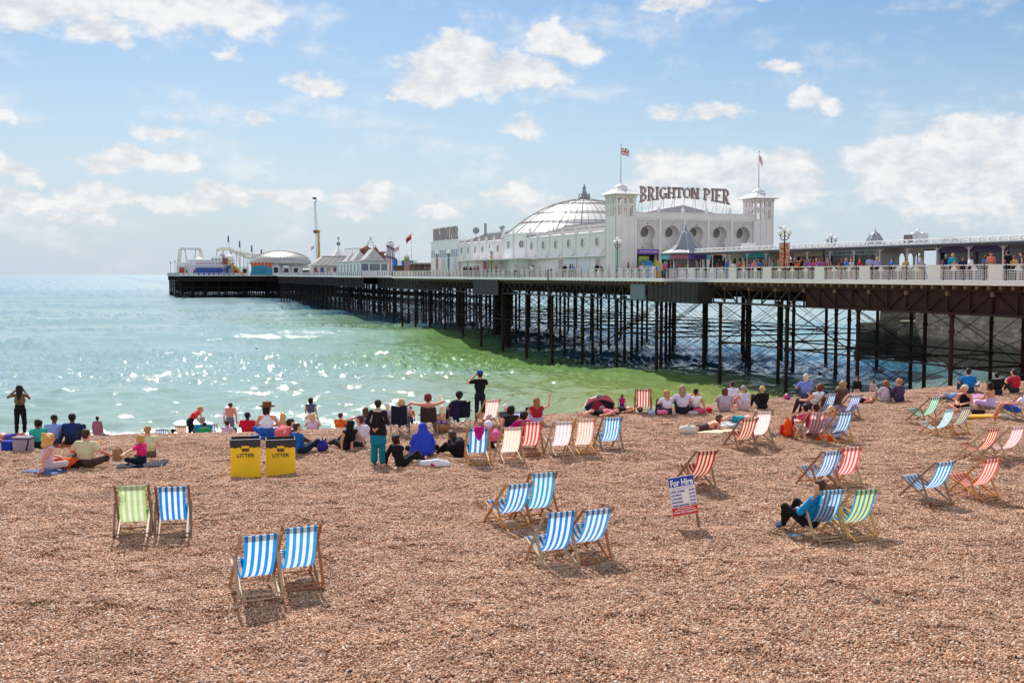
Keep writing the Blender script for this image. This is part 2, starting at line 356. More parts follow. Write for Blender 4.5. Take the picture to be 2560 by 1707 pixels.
def build_sea():
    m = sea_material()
    # rings around the viewer's beach: close set where the water is near, wide apart towards the horizon
    rr = [16., 35., 50.]; 
    while rr[-1] < 45000: rr.append(rr[-1]+max(.32, rr[-1]**2/20000 if rr[-1] < 2500 else rr[-1]*.12))
    rr = np.array(rr); th = np.concatenate([np.linspace(-math.pi, -.62, 60)[:-1], np.linspace(-.60, .60, 900), np.linspace(.62, math.pi, 60)[1:-1]])
    TT, RR = np.meshgrid(th, rr); X, Y = RR*np.sin(TT), RR*np.cos(TT); nr, nt_ = X.shape
    dr = np.gradient(rr)[:, None]*np.ones_like(TT)
    Z = np.zeros_like(X); c1, s1 = math.cos(.25), math.sin(.25)
    for lam, slope, ang, st in ((30, .10, .1, 2.5), (13, .14, .2, 3), (6, .14, -.1, 2.6), (3.0, .21, .35, 2.2), (1.6, .42, -.3, 1.7), (.9, .45, .15, 1.4)):
        ca, sa = math.cos(ang), math.sin(ang); u, v = (ca*X+sa*Y)/(lam*st), (-sa*X+ca*Y)/lam
        fade = np.clip(lam/(1.1*dr)-.4, 0, 1)*(np.abs(TT) < .615)*(RR > 49)
        Z += fade*slope*lam*.55*(vnoise(u+lam*7, v*1.0+3*lam)+.0)
    patch = np.clip(.5+1.6*vnoise(X/26, Y/11)+.9*vnoise(X/9+5, Y/4), .15, 1)*np.clip(1.15-(X+60)/260, .5, 1.2)
    jit = np.random.RandomState(2).normal(0, 1, X.shape); jit = sum(np.roll(jit, k, 1) for k in range(-2, 3))/5**.5*.6+jit*.45   # ripples wider than they are deep
    Z += RIPPLE*patch*jit*np.minimum(dr, .75)*(np.abs(TT) < .615)*(RR > 49)*(RR < 2500)
    r_ = RR; rc = np.interp(np.arctan2(X, np.maximum(Y, 1)), _ca, _cr); d = r_-rc-26.5; f_ = (Y > 20)
    Z *= np.clip((d+6)/14, .25, 1)
    Z += np.exp(-((d-9-3*vnoise(X*.08, Y*.02))/.9)**2)*np.clip(.5+2.2*vnoise(X*.12+9, Y*0+3.), 0, 1)*.42*f_+np.exp(-((d-3.5-2*vnoise(X*.1+50, Y*.02))/.8)**2)*np.clip(.6+2*vnoise(X*.15+70, Y*0+8.), 0, 1)*.25*f_
    co = np.stack([X, Y, Z], -1).reshape(-1, 3); i = np.arange(nr*nt_).reshape(nr, nt_); j = np.roll(i, -1, 1)
    q = np.stack([i[:-1], i[1:], j[1:], j[:-1]], -1).reshape(-1, 4)[:, ::-1]
    me = bpy.data.meshes.new('sea'); nq = len(q); me.vertices.add(len(co)); me.vertices.foreach_set('co', co.astype(np.float32).ravel())
    me.loops.add(nq*4); me.loops.foreach_set('vertex_index', q.astype(np.int32).ravel()); me.polygons.add(nq)
    me.polygons.foreach_set('loop_start', np.arange(nq, dtype=np.int32)*4); me.polygons.foreach_set('loop_total', np.full(nq, 4, np.int32)); me.polygons.foreach_set('use_smooth', np.ones(nq, bool)); me.materials.append(m); me.update(calc_edges=True)
    o = bpy.data.objects.new('sea', me); C.objects.link(o); tag(o, 'calm grey green sea glittering in the sun out to the horizon', kind='structure')
    me = o.data; co = np.empty(len(me.vertices)*3); me.vertices.foreach_get('co', co); co = co.reshape(-1, 3)
    g = beach_z(co[:, 0], co[:, 1])                # land height below each point of the water
    r = np.hypot(co[:, 0], co[:, 1])
    rc_ = np.interp(np.arctan2(co[:, 0], np.maximum(co[:, 1], 1)), _ca, _cr); d_ = r-rc_-26.5
    sh = np.clip(1-(d_-1)/4, 0, 1)*.75+np.exp(-((d_-8-3*vnoise(co[:, 0]*.08, co[:, 1]*.02))/1.5)**2)*.95*np.clip(.5+2.2*vnoise(co[:, 0]*.12+9, co[:, 1]*0+3.), 0, 1)+np.exp(-((d_-3.0-2*vnoise(co[:, 0]*.1+50, co[:, 1]*.02))/1.2)**2)*.9
    sh = np.where(r < 140, np.clip(sh, 0, 1), 0)
    at_ = me.attributes.new('shore', 'FLOAT', 'POINT'); at_.data.foreach_set('value', sh.astype(np.float32))
    a = np.arctan2(co[:, 0], np.maximum(co[:, 1], 1)); dd = np.clip((r-np.interp(a, _ca, _cr)-26)/55, 0, 1); dd = np.where(r < 400, dd, 1)
    at2 = me.attributes.new('depth', 'FLOAT', 'POINT'); at2.data.foreach_set('value', dd.astype(np.float32))
def pebble_colour(N, L, rand):
    cr = N.new('ShaderNodeValToRGB'); L.new(rand, cr.inputs[0]); cr.color_ramp.interpolation = 'LINEAR'
    cols = [(0, (.08, .05, .04)), (.06, (.20, .11, .07)), (.22, (.46, .212, .112)), (.46, (.58, .30, .162)), (.60, (.44, .275, .19)), (.76, (.65, .38, .228)), (.90, (.69, .48, .34)), (1, (.80, .70, .60))]
    e = cr.color_ramp.elements
    while len(e) < len(cols): e.new(.5)
    for i, (p, c) in enumerate(cols): e[i].position = p; e[i].color = (*c, 1)
    return cr.outputs[0]
def beach_material():
    m = bpy.data.materials.new('shingle'); m.use_nodes = True; nt = m.node_tree; N = nt.nodes; L = nt.links
    b = N['Principled BSDF']; b.inputs['Roughness'].default_value = .75; b.inputs['Specular IOR Level'].default_value = .3
    geo = N.new('ShaderNodeNewGeometry')
    heights = []
    vs = []
    for sc, rx in ((24, 1), (13, 1.2)):
        v = N.new('ShaderNodeTexVoronoi'); v.inputs['Scale'].default_value = sc; L.new(geo.outputs['Position'], v.inputs['Vector'])
        vs.append(v)
    wn = N.new('ShaderNodeSeparateColor'); L.new(vs[0].outputs['Color'], wn.inputs[0])
    col = pebble_colour(N, L, wn.outputs[0])
    big = N.new('ShaderNodeTexNoise'); L.new(geo.outputs['Position'], big.inputs['Vector']); big.inputs['Scale'].default_value = .55; big.inputs['Detail'].default_value = 7; big.inputs['Roughness'].default_value = .7
    r = N.new('ShaderNodeMapRange'); L.new(big.outputs[0], r.inputs[0]); r.inputs[1].default_value = .3; r.inputs[2].default_value = .7; r.inputs[3].default_value = .6; r.inputs[4].default_value = .9
    sc_ = N.new('ShaderNodeVectorMath'); sc_.operation = 'SCALE'; L.new(col, sc_.inputs[0]); L.new(r.outputs[0], sc_.inputs[3]); L.new(sc_.outputs[0], b.inputs['Base Color'])
    a = N.new('ShaderNodeMath'); a.operation = 'ADD'; L.new(vs[0].outputs['Distance'], a.inputs[0]); L.new(vs[1].outputs['Distance'], a.inputs[1])
    bp = N.new('ShaderNodeBump'); bp.invert = True; bp.inputs['Strength'].default_value = 1; bp.inputs['Distance'].default_value = .03
    L.new(a.outputs[0], bp.inputs['Height']); L.new(bp.outputs[0], b.inputs['Normal'])
    return m
def build_beach():
    m = beach_material()
    xs = np.concatenate([np.linspace(-160, -32, 24), np.arange(-31, 45.1, .2), np.linspace(47, 160, 26)])
    ys = np.concatenate([np.linspace(-12, 8, 12), np.arange(9, 62, .2), np.linspace(63, 110, 30)])
    g = np.random.RandomState(3)
    def z(X, Y):
        base = beach_z(X, Y); near = np.clip((50-Y)/10, 0, 1)
        return base-.008
    o = grid_mesh('beach', xs, ys, z, m); tag(o, 'reddish brown shingle beach sloping down to the sea', kind='structure')
    # loose pebbles over the shingle, laid down in overlapping patches
    pm = bpy.data.materials.new('pebble'); pm.use_nodes = True; N = pm.node_tree.nodes; L = pm.node_tree.links; b = N['Principled BSDF']
    an = N.new('ShaderNodeAttribute'); an.attribute_name = 'tone'; an.attribute_type = 'GEOMETRY'; oi = N.new('ShaderNodeObjectInfo')
    ad = N.new('ShaderNodeMath'); ad.operation = 'ADD'; L.new(an.outputs['Fac'], ad.inputs[0]); L.new(oi.outputs['Random'], ad.inputs[1])
    fr = N.new('ShaderNodeMath'); fr.operation = 'FRACT'; L.new(ad.outputs[0], fr.inputs[0])
    pc = pebble_colour(N, L, fr.outputs[0])
    geo = N.new('ShaderNodeNewGeometry'); bn = N.new('ShaderNodeTexNoise'); L.new(geo.outputs['Position'], bn.inputs[0]); bn.inputs['Scale'].default_value = .9; bn.inputs['Detail'].default_value = 5
    mr = N.new('ShaderNodeMapRange'); L.new(bn.outputs[0], mr.inputs[0]); mr.inputs[1].default_value = .3; mr.inputs[2].default_value = .7; mr.inputs[3].default_value = .82; mr.inputs[4].default_value = 1.12
    sc = N.new('ShaderNodeVectorMath'); sc.operation = 'SCALE'; L.new(pc, sc.inputs[0]); L.new(mr.outputs[0], sc.inputs[3]); L.new(sc.outputs[0], b.inputs['Base Color'])
    b.inputs['Roughness'].default_value = .62; b.inputs['Specular IOR Level'].default_value = .3
    src = bpy.data.collections.new('pebble_shapes')
    import bmesh
    bm = bmesh.new(); bmesh.ops.create_icosphere(bm, subdivisions=1, radius=.5)   # 42 corners
    base = np.array([v.co[:] for v in bm.verts]); faces = np.array([[v.index for v in f.verts] for f in bm.faces]); bm.free()
    rs = np.random.RandomState(11)
    for k in range(8):
        n = 220; ang = rs.uniform(0, 6.283, n); rad = .20*np.sqrt(rs.rand(n)); V = []; T = []; FF = []
        for i in range(n):
            s0 = .0145+.028*rs.rand()**2.4; S3 = s0*np.array([rs.uniform(.95, 1.6), rs.uniform(.8, 1.2), rs.uniform(.45, .85)])
            bmp = base*(1+rs.uniform(-.12, .12, (len(base), 1)))*S3
            m = np.array(Matrix.Rotation(rs.uniform(0, 6.28), 3, 'Z') @ Matrix.Rotation(rs.uniform(-.6, .6), 3, 'X') @ Matrix.Rotation(rs.uniform(-.5, .5), 3, 'Y'))
            V.append(bmp @ m.T+np.array([rad[i]*math.cos(ang[i]), rad[i]*math.sin(ang[i]), rs.uniform(-.006, .012)+s0*.1])); FF.append(faces+i*len(base)); T += [rs.rand()]*len(base)
        V = np.concatenate(V); FF = np.concatenate(FF); me = bpy.data.meshes.new('pebble_patch'); me.from_pydata(V.tolist(), [], FF.tolist())
        a_ = me.attributes.new('tone', 'FLOAT', 'POINT'); a_.data.foreach_set('value', np.array(T, np.float32))
        me.polygons.foreach_set('use_smooth', [True]*len(me.polygons)); me.materials.append(pm); me.update()
        po = bpy.data.objects.new('pebble_patch', me); src.objects.link(po)
    d_ = .235; P0 = []
    for j, yy in enumerate(np.arange(8.5, 58, d_*.87)):
        xs_ = np.arange(-.60*yy-7, .60*yy+7, d_)+(j % 2)*d_/2; P0.append(np.stack([xs_, np.full(len(xs_), yy)], -1))
    P0 = np.concatenate(P0); P0 = P0+rs.uniform(-.05, .05, P0.shape); x, y = P0[:, 0], P0[:, 1]; rr_ = np.hypot(x, y); keep = (rr_ > 8) & (rr_ < np.interp(np.arctan2(x, y), _ca, _cr)+3)
    x, y = x[keep], y[keep]; n = len(x); z_ = beach_z(x, y)+.004
    gx_ = (beach_z(x+.1, y)-beach_z(x-.1, y))/.2; gy_ = (beach_z(x, y+.1)-beach_z(x, y-.1))/.2
    me = bpy.data.meshes.new('pebbles'); me.vertices.add(n); me.vertices.foreach_set('co', np.stack([x, y, z_], -1).astype(np.float32).ravel())
    sa = me.attributes.new('size', 'FLOAT_VECTOR', 'POINT'); ss = rs.uniform(.9, 1.15, n); sa.data.foreach_set('vector', np.stack([ss, ss, ss], -1).astype(np.float32).ravel())
    ra = me.attributes.new('turn', 'FLOAT_VECTOR', 'POINT'); ra.data.foreach_set('vector', np.stack([np.arctan(gy_), -np.arctan(gx_), np.zeros(n)], -1).astype(np.float32).ravel())
    me.update(); o = bpy.data.objects.new('pebbles', me); C.objects.link(o); tag(o, 'loose brown, orange and grey pebbles covering the beach', 'pebbles', kind='stuff')
    ng = bpy.data.node_groups.new('scatter', 'GeometryNodeTree'); ng.interface.new_socket('Geometry', in_out='INPUT', socket_type='NodeSocketGeometry'); ng.interface.new_socket('Geometry', in_out='OUTPUT', socket_type='NodeSocketGeometry')
    gi = ng.nodes.new('NodeGroupInput'); go = ng.nodes.new('NodeGroupOutput'); ip = ng.nodes.new('GeometryNodeInstanceOnPoints')
    ci = ng.nodes.new('GeometryNodeCollectionInfo'); ci.inputs['Collection'].default_value = src; ci.inputs['Separate Children'].default_value = True; ci.inputs['Reset Children'].default_value = True
    def attr(nm):
        q = ng.nodes.new('GeometryNodeInputNamedAttribute'); q.data_type = 'FLOAT_VECTOR'; q.inputs[0].default_value = nm
        return [s_ for s_ in q.outputs if s_.enabled and s_.name == 'Attribute'][0]
    mp = ng.nodes.new('GeometryNodeMeshToPoints')
    ng.links.new(gi.outputs[0], mp.inputs[0]); ng.links.new(mp.outputs[0], ip.inputs['Points']); ng.links.new(ci.outputs[0], ip.inputs['Instance'])
    ip.inputs['Pick Instance'].default_value = True
    ng.links.new(attr('turn'), ip.inputs['Rotation']); ng.links.new(attr('size'), ip.inputs['Scale']); ng.links.new(ip.outputs[0], go.inputs[0])
    md = o.modifiers.new('scatter', 'NODES'); md.node_group = ng
build_sea(); build_beach()
# ---------------------------------------------------------------- the pier: local x runs across it (t), local y along it out to sea (s)
TH = math.radians(20.79); CT, ST = math.cos(TH), math.sin(TH)
DZ = 9.75
def S(s, t): return (-ST*s+CT*t, CT*s+ST*t)
def s_at(px, t):                       # how far along the pier a line of the picture crosses the line t
    k = (px-1280)/F
    return (CT*t-k*ST*t)/(ST+k*CT)
def t_at(px, s):
    k = (px-1280)/F
    return (k*CT*s+ST*s)/(CT-k*ST)
def pier_thing(name, s, t, z=DZ, label=None, cat=None, group=None, rz=0):
    x, y = S(s, t); return empty(name, (x, y, z), TH+rz, label, cat, group)
M_IRON = mat('dark_iron', (.020, .013, .012), .75, vary=.5, vscale=.6, spec=.2)
M_IRON2 = mat('rusty_iron', (.040, .018, .015), .8, vary=.4, vscale=.8, spec=.2)
M_GIRD = mat('painted_girder', (.040, .032, .032), .7, vary=.3, vscale=1, spec=.2)
M_WHITE = mat('white_paint', (.83, .805, .79), .45, vary=.06, vscale=.7)
M_WHITE2 = mat('off_white_paint', (.77, .72, .70), .5, vary=.10, vscale=.5)
M_DECK = mat('deck_boards', (.20, .155, .12), .8, vary=.3, vscale=3)
M_POST = mat('black_paint', (.025, .02, .028), .4)
M_ROOF = mat('lead_roof', (.62, .60, .58), .45, vary=.22, vscale=.5)
M_LEAD = mat('grey_lead', (.27, .28, .31), .4, vary=.25, vscale=1.5)
M_GLASS = mat('dark_glass', (.05, .055, .06), .08, spec=.8)
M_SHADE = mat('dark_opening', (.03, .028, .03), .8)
M_TIMBER = mat('joist_timber', (.17, .10, .06), .85, vary=.3, vscale=2)
DECKS = [(28, 94, 53, 69), (94, 200, 51.6, 82), (200, 250, 60.5, 78), (250, 282, 57, 78), (282, 403, 60.5, 78), (403, 510, 72, 88), (510, 600, 32.6, 112)]
def build_pier():
    g = np.random.RandomState(5)
    p = empty('pier', (0, 0, 0), TH, 'long Victorian pleasure pier on dark iron legs running out to sea', 'pier')
    d = MB(); f = MB()
    for a, b, t0, t1 in DECKS:
        d.bx(t0+.05, t1-.05, a+.003, b-.003, DZ-.28, DZ)
        far = a > 200
        # white edge board, a little proud, with a lip
        f.bx(t0-.02, t0+.06, a, b, DZ-.26, DZ+.06); f.bx(t0-.1, t0-.02, a, b, DZ-.05, DZ+.02)
        f.bx(t1-.06, t1+.02, a, b, DZ-.26, DZ+.05)
    for (a, b, t0, t1), (c, e, u0, u1) in zip(DECKS[1:], DECKS):
        lo, hi = min(t0, u0), max(t0, u0)
        if hi > lo: f.bx(lo, hi, a-.05 if t0 < u0 else a+.0, a+.0 if t0 < u0 else a+.05, DZ-.26, DZ+.05)
    d.build('deck', M_DECK, p); f.build('edge_board', M_WHITE, p)
    # joists sticking out under the edge and the dark cross beams
    j = MB()
    for s in np.arange(30, 200, 1.0):
        t0 = 53 if s < 94 else 51.6
        j.bx(t0+.15, t0+2.4, s-.12, s+.12, DZ-.53, DZ-.285)
    for s in np.arange(30, 200, 4.0):
        j.bx(53.5, 68 if s < 94 else 81, s-.15, s+.15, DZ-1.0, DZ-.54)
    j.build('joist', M_TIMBER, p)
    # main girders under the deck
    def girder(t, a, b, z0, z1, step, solid=False, w=.12, m=M_GIRD):
        q = MB(); q.bx(t-w, t+w, a, b, z1-.16, z1); q.bx(t-w, t+w, a, b, z0, z0+.16)
        n = max(1, int((b-a)/step)); st = (b-a)/n; mid = n/2
        for i in range(n+1): q.bx(t-.06, t+.06, a+i*st-.05, a+i*st+.05, z0+.16, z1-.16)
        for i in range(n):
            s0, s1 = a+i*st, a+(i+1)*st
            if (i < mid) == (int(a) % 2 == 0): q.bar((t, s0, z1-.16), (t, s1, z0+.16), .09, .09)
            else: q.bar((t, s0, z0+.16), (t, s1, z1-.16), .09, .09)
        if solid: q.bx(t+.13, t+.17, a, b, z0+.02, z1-.02)
        return q.build('girder', m, p)
    zt, zb = DZ-.54, DZ-2.25
    for a, b, t, so, m in ((28, 54, 53.6, 1, M_IRON2), (54, 74, 53.6, 1, M_IRON2), (74, 88, 53.6, 0, M_GIRD), (98, 112, 52.2, 0, M_GIRD), (112, 128, 52.2, 0, M_GIRD), (128, 141, 52.2, 0, M_GIRD),
                           (152, 168, 52.2, 0, M_GIRD), (168, 184, 52.2, 0, M_GIRD), (184, 200, 52.2, 1, M_GIRD)):
        girder(t, a, b, zb, zt, 2.0, bool(so), m=m)
    for t in (61, 68.3): girder(t, 28, 94, zb+.2, zt, 3, True, m=M_IRON)
    for t in (59.5, 66.5, 73.5, 80.8): girder(t, 94, 200, zb+.2, zt, 3, True, m=M_IRON)
    for a, b, t0, t1 in DECKS[2:]:
        girder(t0+.5, a, b, DZ-2.6, DZ-.3, 3.2, True, m=M_IRON); girder(t1-.6, a, b, DZ-2.6, DZ-.3, 6, True, m=M_IRON)
    q = MB(); q.bx(33, 111.5, 510.5, 510.8, DZ-2.8, DZ-.3); q.build('girder', M_IRON, p)
    # boarded boxes hanging under the edge
    q = MB(); q.bx(52.0, 52.2, 88.2, 97.8, zb-.05, DZ-.3); q.bx(52.0, 54, 97.8, 98, zb-.05, DZ-.3); q.bx(52.2, 53.6, 88.2, 88.4, zb-.05, DZ-.3)
    for s in np.arange(88.6, 97.6, .9): q.bx(51.95, 52.0, s, s+.06, zb, DZ-.3)
    q.build('boarded_skirt', mat('tarred_boards', (.03, .026, .028), .8, vary=.4, vscale=1), p)
    q = MB(); q.bx(51.5, 51.7, 141.2, 151.8, zb-.2, DZ-.3); q.bx(51.7, 53, 151.8, 152, zb-.2, DZ-.3)
    q.build('boarded_skirt', mat('tarred_boards', (.03, .026, .028), .8, vary=.4, vscale=1), p)
    q = MB(); q.bx(51.95, 52.1, 98.6, 101.8, zb+.1, zt); q.build('grey_panel', mat('blue_grey_panel', (.12, .15, .18), .6), p)
    # legs
    rows = []
    for s in (38, 48, 57.8, 67.4, 76.6, 87): rows.append((s, (53.8, 60.2, 66.8), .15))
    for s in np.arange(97, 200, 9.0): rows.append((float(s), (52.5, 58, 63.5, 69, 74.5, 80), .175))
    for s in np.arange(204, 402, 6.5): rows.append((float(s), (61.3, 66.5, 72, 77.2), .2))
    for s in np.arange(408, 508, 9.0): rows.append((float(s), (73, 80, 87), .2))
    for s in np.arange(512, 600, 8.5): rows.append((float(s), tuple(np.arange(33.6, 112, 5.6)), .24))
    near = 0; restm = MB()
    for s, ts, r in rows:
        for t in ts:
            x, y = S(s, t); zb_ = min(bz(x, y)-.6 if math.hypot(x, y) < 95 else -1.2, 5)
            zb_ = max(zb_, -1.2)
            q = MB() if near < 100 else restm
            jx = g.uniform(-.06, .06); top = DZ-2.2
            prof = [(r*1.15, zb_), (r*1.1, 1.4), (r, 1.6), (r, 3.7), (r*1.5, 3.72), (r*1.5, 3.9), (r, 3.92), (r, 6.2), (r*1.35, 6.25), (r*1.35, 6.4), (r, 6.42), (r, top-.25), (r*1.7, top-.05), (r*1.7, top+.1)]
            q.lathe(prof, 10, (t+jx, s, 0))
            if near < 100: q.build('pile', M_IRON2 if s < 60 else M_IRON, p, smooth=False); near += 1
    o = restm.build('pile', M_IRON, p); tag(o, kind='stuff')
    # stout piers in among the legs
    for s, t, r in ((150, 56, .75), (162, 59, .75), (196, 64, .8)):
        q = MB(); q.lathe([(r*1.1, -1.2), (r, 1.5), (r*.95, DZ-1.2)], 14, (t, s, 0)); q.build('stout_pier', M_IRON, p)
    # bracing, one mesh for each row of legs
    def rod(q, a, b, r=.028):
        q.tube([a, b], r, 5, caps=False)
    for i, (s, ts, r) in enumerate(rows):
        if s > 402: break
        q = MB(); far = s > 200; zl, zm, zh = .7, 3.8, DZ-2.3
        rr = .045 if far else .029
        for a, b in zip(ts, ts[1:]):
            for z0, z1 in ((zl, zm), (zm, zh)):
                rod(q, (a, s, z0), (b, s, z1), rr); rod(q, (a, s, z1), (b, s, z0), rr)
            q.bx(a, b, s-.05, s+.05, zm-.07, zm+.07)
            if far: q.bx(a, b, s-.05, s+.05, 5.6, 5.72)
        if i+1 < len(rows) and rows[i+1][0]-s < 12 and len(rows[i+1][1]) == len(ts):
            s2 = rows[i+1][0]
            for k, t in enumerate(ts):
                q.bx(t-.05, t+.05, s, s2, zm+.1, zm+.22)
                if k < (2 if not far else 3) and not (s < 95 and k == 1):
                    for z0, z1 in ((zl, zm), (zm+.2, zh)):
                        rod(q, (t, s, z0), (t, s2, z1), rr); rod(q, (t, s, z1), (t, s2, z0), rr)
                if k == 0 and not far:
                    c = (t+g.uniform(-.1, .1), (s+s2)/2, (zl+zm)/2); q.ball(c, (.16, .16, .16), 6, 4)   # weed caught on a crossing
        q.build('bracing', M_IRON, p)
    q = MB()
    for s in np.arange(512, 600, 8.5):
        for a in np.arange(33.6, 106, 5.6): 
            rod(q, (a, s, 0), (a+5.6, s, 6.8), .08); rod(q, (a, s, 6.8), (a+5.6, s, 0), .08); q.bx(a, a+5.6, s-.1, s+.1, 4.2, 4.5)
    for s in np.arange(528, 600, 17): q.bx(36, 110, s, s+.3, 2.0, 7.6)
    q.build('bracing', M_IRON, p)
    # railing
    post = None; panels = []
    def post_mb(s, t, h=1.18):
        q = MB(); q.lathe([(.07, 0), (.07, .12), (.035, .16), (.03, .5), (.055, .54), (.055, .6), (.03, .64), (.028, 1.0), (.05, 1.04), (.06, 1.1), (.03, h), (.0, h+.03)], 8)
        q.bar((0.02, 0, .75), (.02+.22, 0, .12), .03, .03)
        return q
    def panel_mb(kind, L=1.8):
        q = MB(); a, b = .06, L-.06
        q.bx(-.035, .035, a-.06, b+.06, 1.02, 1.09)                   # top rail
        q.bx(-.02, .02, a, b, .06, .10)
        if kind == 2:                                                 # boarded
            q.bx(-.012, .012, a+.25, b-.25, .10, 1.02); kind = 0
        n = 9; st = (b-a)/n; hz = .66
        for i in range(n+1):
            y = a+i*st; k = 4
            for jz in range(k):
                z0 = .10+jz*hz/k; z1 = z0+hz/k*.62
                q.bx(-.012, .012, y-.012, y+.012, z0, z1)
                if i < n:
                    q.bar((0, y, z1), (0, y+st/2, z0+hz/k), .024, .026, up=(1, 0, 0)); q.bar((0, y+st/2, z0+hz/k), (0, y+st, z1), .024, .026, up=(1, 0, 0))
        q.bx(-.013, .013, a, b, hz+.08, hz+.11)
        if kind == 1:                                                 # ornament rising in the middle
            c = (a+b)/2
            for w, z in ((.34, .72), (.26, .80), (.18, .88), (.10, .96)): q.bx(-.014, .014, c-w, c+w, z-.03, z+.035)
            q.bx(-.015, .015, c-.03, c+.03, .1, 1.02)
            for sg in (-1, 1):
                q.tube([(0, c+sg*(.12+.1*math.cos(u)), .84+.1*math.sin(u)) for u in np.linspace(0, 6.28, 9)], .018, 4, False)
        return q
    proto = {}
    for k in (0, 1, 2):
        o = panel_mb(k).build('railing_panel', M_WHITE2, p); proto[k] = o
    pp = post_mb(0, 0).build('railing_post', M_POST, p, smooth=True); used = set(); firstpost = True
    i = 0; s = 38.0
    while s < 199:
        t = 53.05 if s < 94 else 51.7
        if firstpost: o = pp; firstpost = False
        else: o = pp.copy(); C.objects.link(o)
        o.location = (t, s, DZ)
        k = 2 if (s < 92 and i % 7 in (1, 4)) else (1 if s < 110 else (0 if i % 2 else 1))
        if 132 > s > 112 or s > 146: k = 3
        if s+1.8 > 94 and s < 94: k = None
        if k is not None:
            if k == 3:
                if 'plain' not in proto:
                    q = MB(); q.bx(-.03, .03, .02, 1.78, 1.02, 1.08); q.bx(-.02, .02, .02, 1.78, .06, .10); q.bx(-.015, .015, .02, 1.78, .55, .58)
                    for u in np.arange(.12, 1.78, .12): q.bx(-.008, .008, u-.008, u+.008, .1, 1.02)
                    proto['plain'] = q.build('railing_panel', M_WHITE2, p); used.add('plain'); o = proto['plain']
                else: o = proto['plain'].copy(); C.objects.link(o)
            elif k in used: o = proto[k].copy(); C.objects.link(o)
            else: o = proto[k]; used.add(k)
            o.location = (t, s, DZ)
        s += 1.8; i += 1
    q = MB(); qp = MB()
    for a, b, t0, t1 in DECKS[2:]:
        st = 2.2
        for t in (t0+.1, t1-.1):
            q.bx(t-.04, t+.04, a, b, DZ+1.0, DZ+1.09); q.bx(t-.03, t+.03, a, b, DZ+.1, DZ+.16)
            for s in np.arange(a, b, st): qp.bx(t-.06, t+.06, s-.06, s+.06, DZ, DZ+1.15); q.bx(t-.02, t+.02, s+.7, s+.9, DZ+.16, DZ+1); q.bx(t-.02, t+.02, s+1.5, s+1.7, DZ+.16, DZ+1); q.bx(t-.02, t+.02, s+.2, s+.3, DZ+.16, DZ+1)
    for s in (200.1, 510.1):
        ta, tb = (51.7, 60.5) if s < 300 else (32.6, 112)
        q.bx(ta, tb, s-.04, s+.04, DZ+1.0, DZ+1.09); q.bx(ta, tb, s-.03, s+.03, DZ+.1, DZ+.16)
        for t in np.arange(ta, tb, st): qp.bx(t-.06, t+.06, s-.06, s+.06, DZ, DZ+1.15); q.bx(t+.7, t+.95, s-.02, s+.02, DZ+.16, DZ+1); q.bx(t+1.4, t+1.7, s-.02, s+.02, DZ+.16, DZ+1)
    for s0, s1, t in ((28, 94, 68.9), (94, 200, 81.9)):
        q.bx(t-.04, t+.04, s0, s1, DZ+1.0, DZ+1.09)
        for s in np.arange(s0, s1, 1.8): qp.bx(t-.05, t+.05, s-.05, s+.05, DZ, DZ+1.15)
        for s in np.arange(s0, s1, .3): q.bx(t-.01, t+.01, s-.03, s+.03, DZ+.1, DZ+1)
    tag(q.build('railing_panel', M_WHITE, p), kind='stuff'); tag(qp.build('railing_post', M_POST, p), kind='stuff')
    q = MB(); q.tube([(51.3, 122.5, DZ-2.6), (51.25, 122.6, DZ+.9), (51.25, 122.3, DZ+1.0), (51.3, 121.6, DZ+1.02)], .09, 8); q.build('drain_pipe', M_POST, p)
    q = MB(); q.tube([(60.2, 203, DZ-.4), (59.9, 214, DZ-.42), (59.8, 222, DZ-.5)], .22, 8); q.build('white_pipe', M_WHITE, p)
    return p
build_pier()
